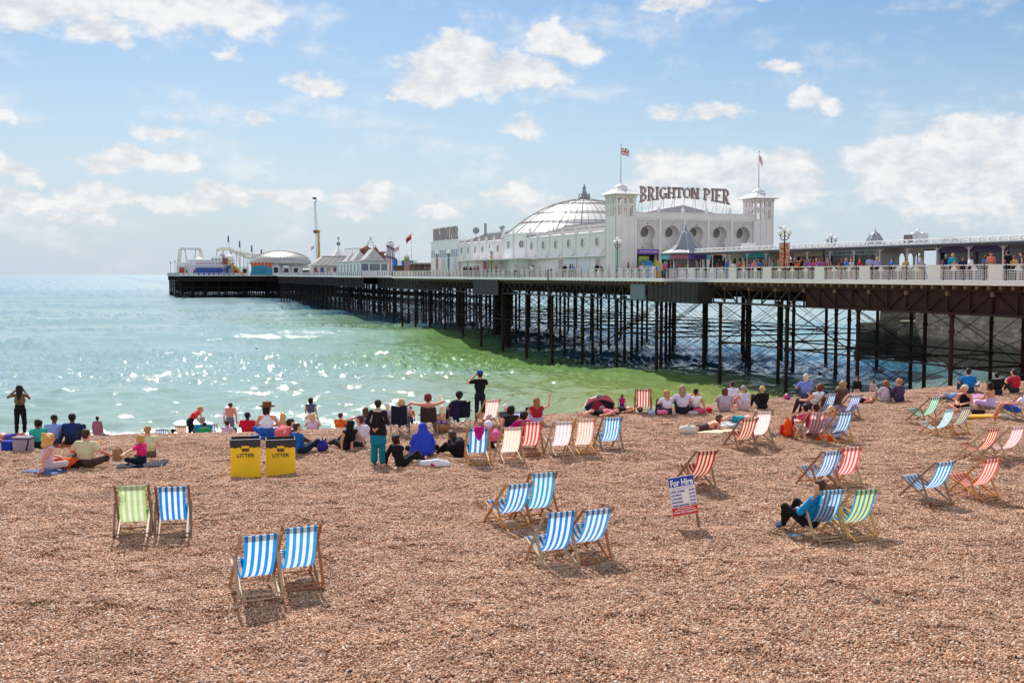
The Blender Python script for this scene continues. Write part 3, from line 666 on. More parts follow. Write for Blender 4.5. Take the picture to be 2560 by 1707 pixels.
# ---------------------------------------------------------------- the theatre on the pier
# local frame of the building: x across the pier (0 = west wall), y out to sea (0 = land front), z above the deck
T0, S0 = 53.6, 108.8
def glyph(q, ch, x, w, h, th, bend, y0, y1):
    """a slab letter made of strokes in the x/z plane, its foot bent by bend(x)"""
    def P_(u, v):
        X = x+u*w; b = bend(X); return (X, b+(h-b)*v if False else b*(1-v)+h*v)
    def poly(pts):
        v = [P_(a, c) for a, c in pts]; q.prism(v, 'y', y0, y1)
    sw = th/w; sh = th/h*.9; sf = sw*.55
    def vs(u, v0=0, v1=1, serif=(1, 1)):
        poly([(u-sw/2, v0), (u+sw/2, v0), (u+sw/2, v1), (u-sw/2, v1)])
        if serif[0]: poly([(u-sw/2-sf, v0), (u+sw/2+sf, v0), (u+sw/2+sf, v0+sh*.7), (u-sw/2-sf, v0+sh*.7)])
        if serif[1]: poly([(u-sw/2-sf, v1-sh*.7), (u+sw/2+sf, v1-sh*.7), (u+sw/2+sf, v1), (u-sw/2-sf, v1)])
    def hs(v, u0, u1): poly([(u0, v-sh/2), (u1, v-sh/2), (u1, v+sh/2), (u0, v+sh/2)])
    def dg(u0, v0, u1, v1): poly([(u0-sw/2, v0), (u0+sw/2, v0), (u1+sw/2, v1), (u1-sw/2, v1)])
    def arc(cu, cv, ru, rv, a0, a1, n=9):
        for i in range(n):
            t0 = R(a0+(a1-a0)*i/n); t1 = R(a0+(a1-a0)*(i+1)/n)
            k = 1-sw/ru if ru > sw else .3; kv = 1-sh/rv if rv > sh else .3
            poly([(cu+ru*math.cos(t0), cv+rv*math.sin(t0)), (cu+ru*math.cos(t1), cv+rv*math.sin(t1)),
                  (cu+ru*k*math.cos(t1), cv+rv*kv*math.sin(t1)), (cu+ru*k*math.cos(t0), cv+rv*kv*math.sin(t0))])
    if ch == 'B': vs(.22); arc(.30, .74, .55, .26, -90, 90); arc(.30, .27, .62, .27, -90, 90)
    elif ch == 'R': vs(.22); arc(.30, .72, .58, .28, -90, 90); dg(.85, 0, .45, .46); poly([(.70, 0), (1.05, 0), (1.05, sh*.7), (.70, sh*.7)])
    elif ch == 'P': vs(.22); arc(.30, .70, .62, .30, -90, 90)
    elif ch == 'I': vs(.5)
    elif ch == 'G': arc(.5, .5, .5, .5, 45, 325, 14); vs(.82, .05, .45, (0, 1))
    elif ch == 'O': arc(.5, .5, .5, .5, 0, 360, 18)
    elif ch == 'H': vs(.17); vs(.83); hs(.5, .2, .8)
    elif ch == 'T': vs(.5, serif=(1, 0)); hs(1-sh/2, .0, 1.0); poly([(0, .78), (sw*.5, .78), (sw*.5, 1), (0, 1)]); poly([(1-sw*.5, .78), (1, .78), (1, 1), (1-sw*.5, 1)])
    elif ch == 'N': vs(.15); vs(.85); dg(.85, 0, .15, 1)
    elif ch == 'E': vs(.2); hs(1-sh/2, .2, .92); hs(sh/2, .2, .95); hs(.5, .2, .7)
def big_sign(p, width, htop, foot, y, mm, gap=.06):
    """the eleven letters with a darker rim behind them; foot(u) for u in 0..1 is the bottom line"""
    text = 'BRIGHTON PIER'; ws = {'I': .55, ' ': .55, 'G': 1.05, 'O': 1.1, 'N': 1.05, 'H': 1.05}
    tot = sum(ws.get(c, 1) for c in text)+gap*(len(text)-1); k = width/tot; x = 0
    for c in text:
        w = ws.get(c, 1)*k
        if c != ' ':
            b = lambda X: foot(X/width)
            q = MB(); q.mi = 0; glyph(q, c, x, w, htop, .19*width/11.5, b, y, y+.12)
            q.mi = 1
            for dx, dz in ((-.05, 0), (.05, 0), (0, .05), (0, -.05)):
                q.T = Matrix.Translation((dx, 0, dz)); glyph(q, c, x, w, htop, .19*width/11.5, b, y+.13, y+.2)
            q.T = None
            q.build('letter', mm, p)
        x += w+gap*k
def flag_thing(px_name, s, t, z0, h, cols, label, kind='union', fs=(1.15, .75), droop=.6, group=None):
    f = pier_thing(px_name, s, t, z0, label, 'flag', group)
    q = MB(); q.lathe([(.07, 0), (.045, h*.6), (.03, h)], 8); q.ball((0, 0, h+.05), .09, 8, 5); q.build('pole', mat('grey_pole', (.42, .42, .45), .4), f)
    q = MB(); nx, nz = 14, 10; L_, H_ = fs; vs = []
    for i in range(nx+1):
        u = i/nx
        for j in range(nz+1):
            v = j/nz
            vs.append((u*L_*math.cos(droop)*(1-.15*v), .10*math.sin(u*9+v*2)*u, h-.15-v*H_-u*L_*math.sin(droop)*.8-.05*math.sin(u*7)))
    fsq = []; q.v = vs
    for i in range(nx):
        for j in range(nz):
            fsq.append((i*(nz+1)+j, (i+1)*(nz+1)+j, (i+1)*(nz+1)+j+1, i*(nz+1)+j+1))
            u, v = (i+.5)/nx, (j+.5)/nz
            if kind == 'union':
                d1, d2 = abs(u-v), abs(u+v-1)
                m = 1 if (abs(u-.5) < .07 or abs(v-.5) < .12) else (2 if (abs(u-.5) < .14 or abs(v-.5) < .22) else (1 if min(d1, d2) < .05 else (2 if min(d1, d2) < .14 else 0)))
            else: m = min(2, int(v*3))
            q.m.append(m)
    q.f = fsq
    q.build('banner', cols, f); return f
UJ = [mat('flag_blue', '1c2f7a', .8), mat('flag_red', 'c8202e', .8), mat('flag_white', 'efeff2', .8)]
def build_theatre():
    th = pier_thing('theatre', S0, T0, label='long white domed theatre with two square towers and a latticed front on the pier', cat='theatre')
    W = M_WHITE2; W1 = M_WHITE
    wall = MB()
    # --- land front: recessed wall behind the lattice
    wall.bx(2.5, 18.15, 1.0, 1.2, 0, 7.35); wall.bx(2.3, 18.25, -.05, .95, 6.75, 7.35)         # wall, parapet
    wall.bx(2.3, 18.25, -.12, .98, 7.352, 7.45); wall.bx(2.3, 18.25, -.08, .9, 3.0, 3.35)
    wall.bx(2.5, 18.15, 0.0, .12, 6.6, 6.74)
    # --- west wall, near part
    wall.bx(0, .25, 2.5, 27.4, 2.65, 5.2); wall.bx(.4, .6, 2.5, 22, 0, 2.64)
    wall.bx(0, .25, 36, 56.6, 2.65, 5.2); wall.bx(.4, .6, 22, 56.6, 0, 2.64)
    wall.bx(20.4, 20.6, 2.5, 72, 0, 5.2); wall.bx(.3, 20.3, 56.4, 56.6, 0, 5.2)
    # end block towards the sea
    wall.bx(0, .25, 56.7, 72, 0, 3.3); wall.bx(0, .25, 56.7, 72, 4.5, 6.0); wall.bx(.26, 14, 71.8, 72, 0, 6.0); wall.bx(.26, 14, 56.7, 56.9, 5.2, 6.0); wall.bx(.3, 13.9, 57, 71.7, 5.7, 5.9)
    for y in np.arange(56.9, 72, 1.25): wall.bx(.02, .2, y-.12, y+.12, 3.301, 4.499)
    wall.build('wall', W, th)
    q = MB(); q.bx(.1, .14, 56.8, 71.9, 3.3, 4.5); q.build('window_band', mat('sea_window', (.28, .36, .42), .15), th)
    q = MB(); q.bx(-.15, .3, 2.4, 27.2, 5.2, 5.34); q.bx(-.15, .3, 36.2, 56.6, 5.2, 5.34); q.bx(-.12, .3, 56.7, 72.1, 6.0, 6.14)
    q.bx(-.35, .3, 2.5, 26.5, 2.52, 2.64); q.bx(-.35, .3, 37, 56.6, 2.52, 2.64); q.bx(-2.2, -.5, 24, 50, 2.5, 2.62); q.bx(-.5, .3, 22, 38.6, 2.45, 2.6)
    q.build('cornice', W1, th)
    for y in np.arange(25, 50, 4.2): q = MB(); q.lathe([(.07, 0), (.05, .2), (.05, 2.2), (.12, 2.49)], 8, (-2.0, y, 0)); q.build('canopy_post', mat('grey_post', (.35, .34, .37), .5), th)
    # doors, shutters and patches along the ground floor
    for y, w, c in ((5.2, 1.3, (.45, .38, .38)), (8.4, 1.6, (.62, .72, .76)), (16, 1.6, (.47, .38, .38)), (26.5, 1.5, (.55, .60, .62)), (44, 2.0, (.42, .34, .36)), (53, 1.2, (.5, .52, .42))):
        q = MB(); q.bx(.34, .4, y-w/2, y+w/2, .05, 2.25); d = q.build('door', mat('side_door', c, .6), th)
        q = MB(); q.bx(.30, .42, y-w/2-.09, y-w/2, .05, 2.35); q.bx(.30, .42, y+w/2, y+w/2+.09, .05, 2.35); q.bx(.30, .42, y-w/2, y+w/2, 2.26, 2.35); q.build('frame', W1, d)
    q = MB(); q.bx(.2, .3, 25, 46, 0.02, 2.4); 
    q = MB(); q.bx(.30, .39, 11.2, 14.9, .1, 2.3)
    for z in np.arange(.2, 2.3, .16): q.bx(.28, .3, 11.2, 14.9, z, z+.09)
    q.build('roller_shutter', mat('blue_white_shutter', (.62, .68, .74), .4), th)
    # pilasters with finials, curved brackets and round windows of the side
    bays = [(2.6, 27.0, 6), (36.4, 56.5, 6)]
    pil = MB(); fin = []; 
    for a, b, n in bays:
        st = (b-a)/n
        for i in range(n+1):
            y = a+i*st; pil.bx(-.12, .0, y-.13, y+.13, 2.65, 5.19)
            fin.append((0, y, 5.34))
            pts = [(-.06-.45*math.sin(u)**3*0, y+.2+1.15*(1-math.cos(u)), 2.68+1.15*(1-math.sin(u))) for u in np.linspace(0, math.pi/2, 8)]
            if i < n: pil.tube([(-.08, y+.15+1.2*(1-math.cos(u)), 3.9-1.2*math.sin(u)) for u in np.linspace(0, math.pi/2, 8)], .05, 5)
            if i < n:
                c = y+st*.5; w = MB(); w.prism([(c+.42*math.cos(u), 4.2+.52*math.sin(u)) for u in np.linspace(0, 2*math.pi, 20, endpoint=False)], 'x', -.02, -.05)
                wi = w.build('round_window', mat('grey_window', (.13, .15, .14), .15), th)
                w = MB(); w.tube([(-.06, c+.46*math.cos(u), 4.2+.56*math.sin(u)) for u in np.linspace(0, 2*math.pi, 20)], .06, 6, False); w.build('frame', W1, wi)
    # --- drum under the dome
    cx, cy, RD = 10.7, 31.7, 11.6; n = 20; dr = MB(); a0 = math.pi/n
    dr.lathe([(RD, 2.6), (RD, 5.8), (RD+.25, 5.82), (RD+.25, 6.0), (RD-.4, 6.02)], n, (cx, cy, 0), a0)
    dr.lathe([(RD-.7, 0), (RD-.7, 2.6)], n, (cx, cy, 0), a0)
    dr.build('drum', W1, th)
    for i in range(n):
        u = a0+2*math.pi*i/n; X, Y = cx+RD*math.cos(u), cy+RD*math.sin(u)
        if X > 10 and Y > 20: continue
        pil.T = Matrix.Translation((X, Y, 0)) @ Matrix.Rotation(u, 4, 'Z'); pil.box((.02, 0, 4.2), (.22, .3, 3.16)); pil.T = None
        fin.append((X, Y, 6.0))
        um = u+math.pi/n; rm = RD*math.cos(math.pi/n)
        if math.cos(um) < .3:
            M = Matrix.Translation((cx+rm*math.cos(um), cy+rm*math.sin(um), 4.55)) @ Matrix.Rotation(um, 4, 'Z')
            w = MB(); w.T = M; w.prism([(.48*math.cos(q_), .48*math.sin(q_)) for q_ in np.linspace(0, 2*math.pi, 20, endpoint=False)], 'x', .02, .05)
            wi = w.build('round_window', mat('grey_window', (.13, .15, .14), .15), th)
            w = MB(); w.T = M; w.tube([(.06, .54*math.cos(q_), .54*math.sin(q_)) for q_ in np.linspace(0, 2*math.pi, 20)], .06, 6, False)
            w.bx(.05, .08, -.5, .5, -.02, .02); w.bx(.05, .08, -.02, .02, -.5, .5); w.build('frame', W1, wi)
    pil.build('pilaster', W, th)
    q0 = MB(); q0.lathe([(.2, 0), (.24, .1), (.1, .16), (.2, .3), (.22, .42), (.07, .52), (.11, .6), (.03, .75), (0, .92)], 8)
    f0 = q0.build('finial', W1, th, smooth=True); 
    for k, c in enumerate(fin):
        o = f0 if k == 0 else f0.copy()
        if k: C.objects.link(o)
        o.location = c
    # --- dome
    prof = [(RD-.3, 5.95), (10.3, 6.75), (9.2, 7.6), (8.2, 8.3), (7.2, 8.9), (5.9, 9.6), (4.5, 10.2), (3.0, 10.65), (1.5, 10.95), (.75, 11.02)]
    q = MB(); q.lathe(prof, 60, (cx, cy, 0), a0); dome = q.build('dome', mat('dome_panels', (.70, .68, .65), .45, vary=.24, vscale=.45), th)
    q = MB()
    for i in range(60):
        u = a0+2*math.pi*i/60; big = i % 3 == 0; w = .045 if big else .026
        q.tube([(cx+(r+.04)*math.cos(u), cy+(r+.04)*math.sin(u), z+.05) for r, z in (prof if big else prof[:8])], w, 4, False)
    for k, w in ((0, .06), (2, .065), (4, .06), (6, .06), (7, .05), (8, .04)):
        r, z = prof[k]; q.tube([(cx+(r+.05)*math.cos(u), cy+(r+.05)*math.sin(u), z+.07) for u in np.linspace(0, 2*math.pi, 61)], w, 4, False)
    q.build('rib', mat('dome_rib', (.22, .20, .20), .6), dome)
    q = MB(); q.lathe([(.85, 10.95), (.9, 11.45), (.8, 11.5), (.6, 11.52), (.45, 11.9), (.34, 12.0), (.2, 12.5), (.3, 12.6), (.22, 12.75), (.10, 12.9), (.15, 13.05), (.05, 13.15), (0, 13.3)], 10, (cx, cy, 0))
    for i in range(4):
        u = math.pi/4+i*math.pi/2; q.lathe([(.12, 11.45), (.15, 11.7), (0, 11.95)], 6, (cx+.75*math.cos(u), cy+.75*math.sin(u), 0))
    q.build('lantern', M_LEAD, dome)
    # --- long roofs beside the dome
    roof = MB()
    for a, b in ((2.4, 27), (36.4, 56.6)):
        roof.prism([(.0, 5.35), (4.2, 6.75), (20.4, 6.75), (20.4, 5.2), (4, 5.2)], 'y', a, b)
    roof.build('roof', M_ROOF, th)
    q = MB()
    for a, b in ((2.4, 27), (36.4, 56.6)):
        for y in np.arange(a+.2, b, .78): q.bar((.05, y, 5.42), (4.2, y, 6.8), .06, .06)
        q.bar((2.1, a, 6.1), (2.1, b, 6.1), .08, .08); q.bar((4.2, a, 6.82), (4.2, b, 6.82), .12, .1)
        for y in np.arange(a+.2, b, .4): q.bx(4.18, 4.22, y-.02, y+.02, 6.85, 7.1)
    q.build('roof_bar', mat('roof_bars', (.27, .25, .25), .6), th)
    q = MB(); q.prism([(3.5, 7.3), (10.4, 8.55), (16.6, 7.3)], 'y', 3.2, 9); q.build('gable', mat('grey_gable', (.36, .34, .37), .7), th)
    q = MB(); q.lathe([(.22, 6.0), (.22, 8.3), (.28, 8.35), (.28, 8.45)], 8, (3, 52, 0)); q.lathe([(.2, 6.0), (.2, 7.4)], 8, (3, 44.5, 0)); q.lathe([(.4, 7.3), (.45, 7.6), (.2, 7.8)], 10, (3, 44.5, 0)); q.build('flue', M_LEAD, th)
    q = MB(); q.lathe([(.03, 0), (.5, .14), (.55, .2), (.5, .19), (.03, .05)], 14); d = q.build('dish', M_LEAD, th); d.location = (2.6, 55.4, 7.4); d.rotation_euler = (R(80), 0, R(-20))
    q = MB(); q.tube([(2.6, 55.5, 5.8), (2.6, 55.5, 7.4)], .04, 5); q.build('dish_stand', M_LEAD, th)
    # --- front bays: pilasters, lattice with horseshoe arches, round windows
    bw = 15.6/5; x0 = 2.52
    q = MB()
    for i in range(6):
        x = x0+i*bw; q.bx(x-.15, x+.15, -.1, .14, 0, 6.74)
    q.build('pilaster', W, th)
    fr = []
    lat = MB(); c0 = 5.05; rr = .98
    def inside(x, z):
        if z > c0-.75: return math.hypot(x, z-c0) < rr and z <= c0+rr or (abs(x) < .16*(1-(z-c0-rr)/.25) and c0+rr <= z < c0+rr+.25)
        k = (c0-.75-z)/.95; w = .62+.38*max(0, k)**2 if k < 1 else 1.25
        return abs(x) < w
    cell = .215; half = bw/2-.16
    nxn = int(2*half/cell); nzn = int((6.6-3.35)/cell)
    for i in range(nxn+1):
        for j in range(nzn+1):
            x = -half+i*cell; z = 3.36+j*cell
            if i < nxn and not inside(x+cell/2, z): lat.bx(x, x+cell, .03, .09, z-.045, z+.045)
            if j < nzn and not inside(x, z+cell/2): lat.bx(x-.045, x+.045, .03, .09, z+.045, z+cell-.045)
    pts = [(.98*math.cos(u), .02, c0+.98*math.sin(u)) for u in np.linspace(R(-50), R(230), 30)]
    left = [(-.62, .02, c0-.75)]+[(-.62-.38*k**2, .02, c0-.75-.95*k) for k in np.linspace(.1, 1, 6)]
    lat.tube([(-x, y, z) for x, y, z in left[::-1]]+pts[0:1]+pts+left, .06, 5, False)
    lp = None
    for i in range(5):
        if lp is None: o = lp = lat.build('lattice_arch', W, th)
        else: o = lp.copy(); C.objects.link(o)
        o.location = (x0+(i+.5)*bw, 0, 0)
        c = x0+(i+.5)*bw
        w = MB(); w.prism([(c+.48*math.cos(u), 5.25+.48*math.sin(u)) for u in np.linspace(0, 2*math.pi, 24, endpoint=False)], 'y', .93, .99)
        wi = w.build('round_window', mat('front_window', (.10, .095, .085), .15), th)
        w = MB(); w.tube([(c+.51*math.cos(u), .92, 5.25+.51*math.sin(u)) for u in np.linspace(0, 2*math.pi, 24)], .05, 6, False)
        for k in (-.24, 0, .24): w.bx(c-.46, c+.46, .90, .92, 5.24+k, 5.26+k)
        w.build('frame', mat('grey_frame', (.3, .28, .27), .6), wi)
        w = MB(); w.ball((c-.1, .85, 3.95), (.5, .12, .16), 8, 5); w.ball((c+.12, .8, 4.15), (.3, .1, .12), 8, 5); w.bx(c-.25, c+.15, .8, .95, 3.5, 3.9); w.build('moulding', W, th)
    # ground floor of the front: openings with machines and banners
    q = MB(); 
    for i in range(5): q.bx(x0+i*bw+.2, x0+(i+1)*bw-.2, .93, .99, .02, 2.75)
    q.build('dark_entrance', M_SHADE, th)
    for i, (cc, tx) in enumerate((((.20, .08, .36), 'MACHINE VIDEO ARCADE'), ((.5, .42, .12), ''), ((.5, .42, .12), ''), ((.75, .30, .12), ''), ((.7, .28, .12), ''))):
        q = MB(); q.bx(x0+i*bw+.18, x0+(i+1)*bw-.18, -.14, -.09, 2.7, 3.3); f = q.build('fascia_sign', mat('fascia', cc, .5), th)
        if tx: text_obj(tx, .27, mat('sign_letters', (.8, .75, .85), .5), f, (x0+(i+.5)*bw, -.15, 2.93), rx=90, name='lettering', fit=2.2)
    q = MB(); q.bx(3.0, 4.3, .1, .3, .5, 2.5); q.build('poster', mat('green_poster', (.35, .45, .10), .6, vary=.5, vscale=5), th)
    # --- towers
    for X in (0, 18.15):
        t = MB(); t.T = Matrix.Translation((X+1.25, 1.2, 0)); w = 1.22
        t.bx(-w, w, -w, w, 0, 6.95)
        for a in (-1, 1):
            for b in (-1, 1): t.bx(a*w-.001*a, a*(w-.28), b*w, b*(w-.28), 6.95, 9.1)
        for a in (-1, 1):
            for m in (-.3, .3):
                t.bx(m-.13, m+.13, a*w, a*(w-.2), 6.95, 9.1); t.bx(a*w, a*(w-.2), m-.13, m+.13, 6.95, 9.1)
            t.bx(-w+.28, w-.28, a*(w-.02), a*(w-.2), 8.1, 8.35); t.bx(a*(w-.02), a*(w-.2), -w+.28, w-.28, 8.1, 8.35)
            t.bx(-w+.28, w-.28, a*(w-.02), a*(w-.2), 8.95, 9.1); t.bx(a*(w-.02), a*(w-.2), -w+.28, w-.28, 8.95, 9.1)
            for c in (-.64, 0, .64):
                for sg in (-1, 1): t.bar((c+sg*.19, a*(w-.1), 7.8), (c, a*(w-.1), 8.12), .1, .12); t.bar((a*(w-.1), c+sg*.19, 7.8), (a*(w-.1), c, 8.12), .12, .1)
            for c in (-w, -w/3, w/3, w): t.bx(c-.06, c+.06, a*w, a*(w+.06), 0, 9.0); t.bx(a*w, a*(w+.06), c-.06, c+.06, 0, 9.0)
            for c in (-w+.1, -w/3, w/3, w-.1): t.ball((c, a*(w+.12), 9.15), .15, 8, 5); t.ball((a*(w+.12), c, 9.15), .15, 8, 5)
        t.bx(-w-.1, w+.1, -w-.1, w+.1, 9.1, 9.28)
        tw = t.build('tower', W, th)
        t = MB(); t.T = Matrix.Translation((X+1.25, 1.2, 0)); k = 1.414
        t.lathe([(1.72*k, 9.3), (1.72*k, 9.42), (1.3*k, 9.62), (.95*k, 9.85), (.75*k, 10.0)], 4, a0=math.pi/4)
        t.lathe([(.8, 9.95), (.78, 10.15), (.6, 10.38), (.35, 10.52), (.12, 10.58), (.1, 10.8)], 16)
        t.build('roof', W, tw, smooth=False)
    # parapet finials of the front
    for i in range(1, 5):
        o = f0.copy(); C.objects.link(o); o.location = (x0+i*bw, .4, 7.45)
    # --- flags
    flag_thing('flagpole', S0+1.2, T0+1.25, DZ+10.75, 4.1, UJ, 'flag with a red cross on blue flying from the tower left of the big sign', droop=.35)
    flag_thing('flagpole', S0+1.2, T0+19.4, DZ+10.75, 4.1, UJ, 'drooping red and blue flag on the tower right of the big sign', droop=1.1)
    # --- signs
    mm = [mat('letter_face', (.36, .27, .26), .5, vary=.1), mat('letter_rim', (.11, .085, .085), .5)]
    sg = pier_thing('rooftop_sign', S0+1.6, T0+3.95, DZ+8.6, 'big brown arched letters reading BRIGHTON PIER on the roof between the towers', 'sign')
    big_sign(sg, 11.8, 1.83, lambda u: .05+.62*(1-abs(2*u-1)**1.7), 0, mm)
    q = MB()
    for x in np.arange(.3, 11.8, 1.4):
        q.tube([(x, .25, -1.45), (x, .25, 1.2)], .03, 5, False); q.tube([(x, 1.6, -1.45), (x, .25, .9)], .025, 5, False)
    q.tube([(0, .25, 1.7), (11.8, .25, 1.6)], .025, 5); q.tube([(0, .25, .8), (11.8, .25, .8)], .025, 5); q.build('scaffold', mat('grey_pole', (.42, .42, .45), .4), sg)
    s2 = pier_thing('rooftop_sign', S0+71.8, T0+.3, DZ+6.25, 'second BRIGHTON PIER sign, seen aslant on the far flat roof', 'sign', rz=-math.pi/2)
    big_sign(s2, 13.6, 2.0, lambda u: 0.0, 0, [mat('letter_face_pale', (.34, .28, .28), .5), mm[1]])
    q = MB()
    for x in np.arange(.3, 13.6, 1.9): q.tube([(x, .25, -.3), (x, .25, 1.9)], .04, 5, False); q.tube([(x, 3, -.3), (x, .25, 1.9)], .03, 5, False)
    q.build('scaffold', mat('grey_pole', (.42, .42, .45), .4), s2)
def text_obj(s, size, m, parent, loc, rx=90, rz=0, name='lettering', fit=None, bold=0, align='CENTER', hfit=None, ext=.004):
    cu = bpy.data.curves.new(name, 'FONT'); cu.body = s; cu.size = size; cu.extrude = ext; cu.align_x = align; cu.offset = bold; cu.resolution_u = 3
    tmp = bpy.data.objects.new(name, cu); C.objects.link(tmp)
    dg = bpy.context.evaluated_depsgraph_get(); me = bpy.data.meshes.new_from_object(tmp.evaluated_get(dg)); bpy.data.objects.remove(tmp)
    me.materials.clear(); me.materials.append(m); me.name = name
    co = np.empty(len(me.vertices)*3); me.vertices.foreach_get('co', co); co = co.reshape(-1, 3)
    if fit and len(co):
        w = co[:, 0].max()-co[:, 0].min(); co[:, 0] *= fit/w
    if hfit and len(co):
        h = co[:, 1].max()-co[:, 1].min(); co[:, 1] *= hfit/h
    me.vertices.foreach_set('co', co.ravel()); me.update()
    o = link(name, me, parent); o.location = loc; o.rotation_euler = (R(rx), 0, R(rz)); return o
build_theatre()
# ---------------------------------------------------------------- kiosk, shelter, lamps and shops on the pier
def kiosk():
    k = pier_thing('kiosk', 99.5, 57.2, label='small octagonal kiosk with a tall curved grey roof in front of the theatre', cat='kiosk')
    q = MB(); a0 = math.pi/8
    q.lathe([(2.55, 2.55), (2.5, 2.7), (1.75, 3.0), (1.25, 3.5), (.85, 4.2), (.55, 4.7), (.3, 4.95), (.1, 5.05)], 8, a0=a0)
    rf = q.build('roof', M_LEAD, k)
    q = MB()
    for i in range(8):
        u = a0+i*math.pi/4; q.tube([(r*math.cos(u), r*math.sin(u), z+.02) for r, z in ((2.55, 2.62), (1.77, 3.0), (1.27, 3.5), (.87, 4.2), (.57, 4.7), (.1, 5.05))], .035, 5)
    q.build('roof_rib', mat('pale_lead', (.5, .5, .52), .4), rf)
    q = MB(); q.lathe([(.1, 5.0), (.17, 5.15), (.07, 5.3), (.12, 5.45), (.03, 5.75), (0, 5.8)], 8); q.build('finial', M_LEAD, rf)
    q = MB(); q.lathe([(2.6, 2.45), (2.62, 2.56)], 8, a0=a0); q.build('gutter', M_POST, k)
    cols = [(.12, .10, .42), (.75, .72, .62), (.75, .72, .62), (.1, .45, .45), (.35, .1, .15), (.12, .1, .42), (.1, .45, .45), (.75, .72, .6)]
    words = {5: ('HOT DOGS', 1), 6: ('ICE CREAM', 0), 4: ('', 0)}
    for i in range(8):
        u = i*math.pi/4+math.pi/4; r = 2.62*math.cos(math.pi/8); h = r*math.tan(math.pi/8)
        q = MB(); q.T = Matrix.Rotation(u, 4, 'Z'); q.bx(r, r+.03, -h, h, 2.02, 2.44)
        q.build('valance', mat('valance', cols[i], .7), k)
    for i in range(8):
        u = a0+i*math.pi/4; q = MB(); q.lathe([(.09, 0), (.07, .9), (.06, 2.44)], 6, (1.95*math.cos(u), 1.95*math.sin(u), 0)); q.build('column', M_WHITE, k)
    q = MB(); q.lathe([(1.75, 0), (1.75, .95), (1.85, .97), (1.85, 1.05), (1.2, 1.06)], 8, a0=a0); q.build('counter', M_WHITE2, k)
    q = MB(); q.lathe([(1.3, 1.07), (1.3, 2.5)], 8, a0=a0); q.build('glazing', mat('kiosk_window', (.20, .17, .19), .2), k)
    g = random.Random(4)
    for i in range(9):
        u = R(170+i*25); q = MB(); q.ball((1.55*math.cos(u), 1.55*math.sin(u), 1.25+g.random()*.9), (.13, .13, .22), 6, 4)
        q.build('hanging_stock', mat('stock', hx(g.choice(['d8526a', 'e8e0e4', '9a3a6a', '4a70b0', 'd8b040', 'c0c8d0'])), .6), k)
kiosk()
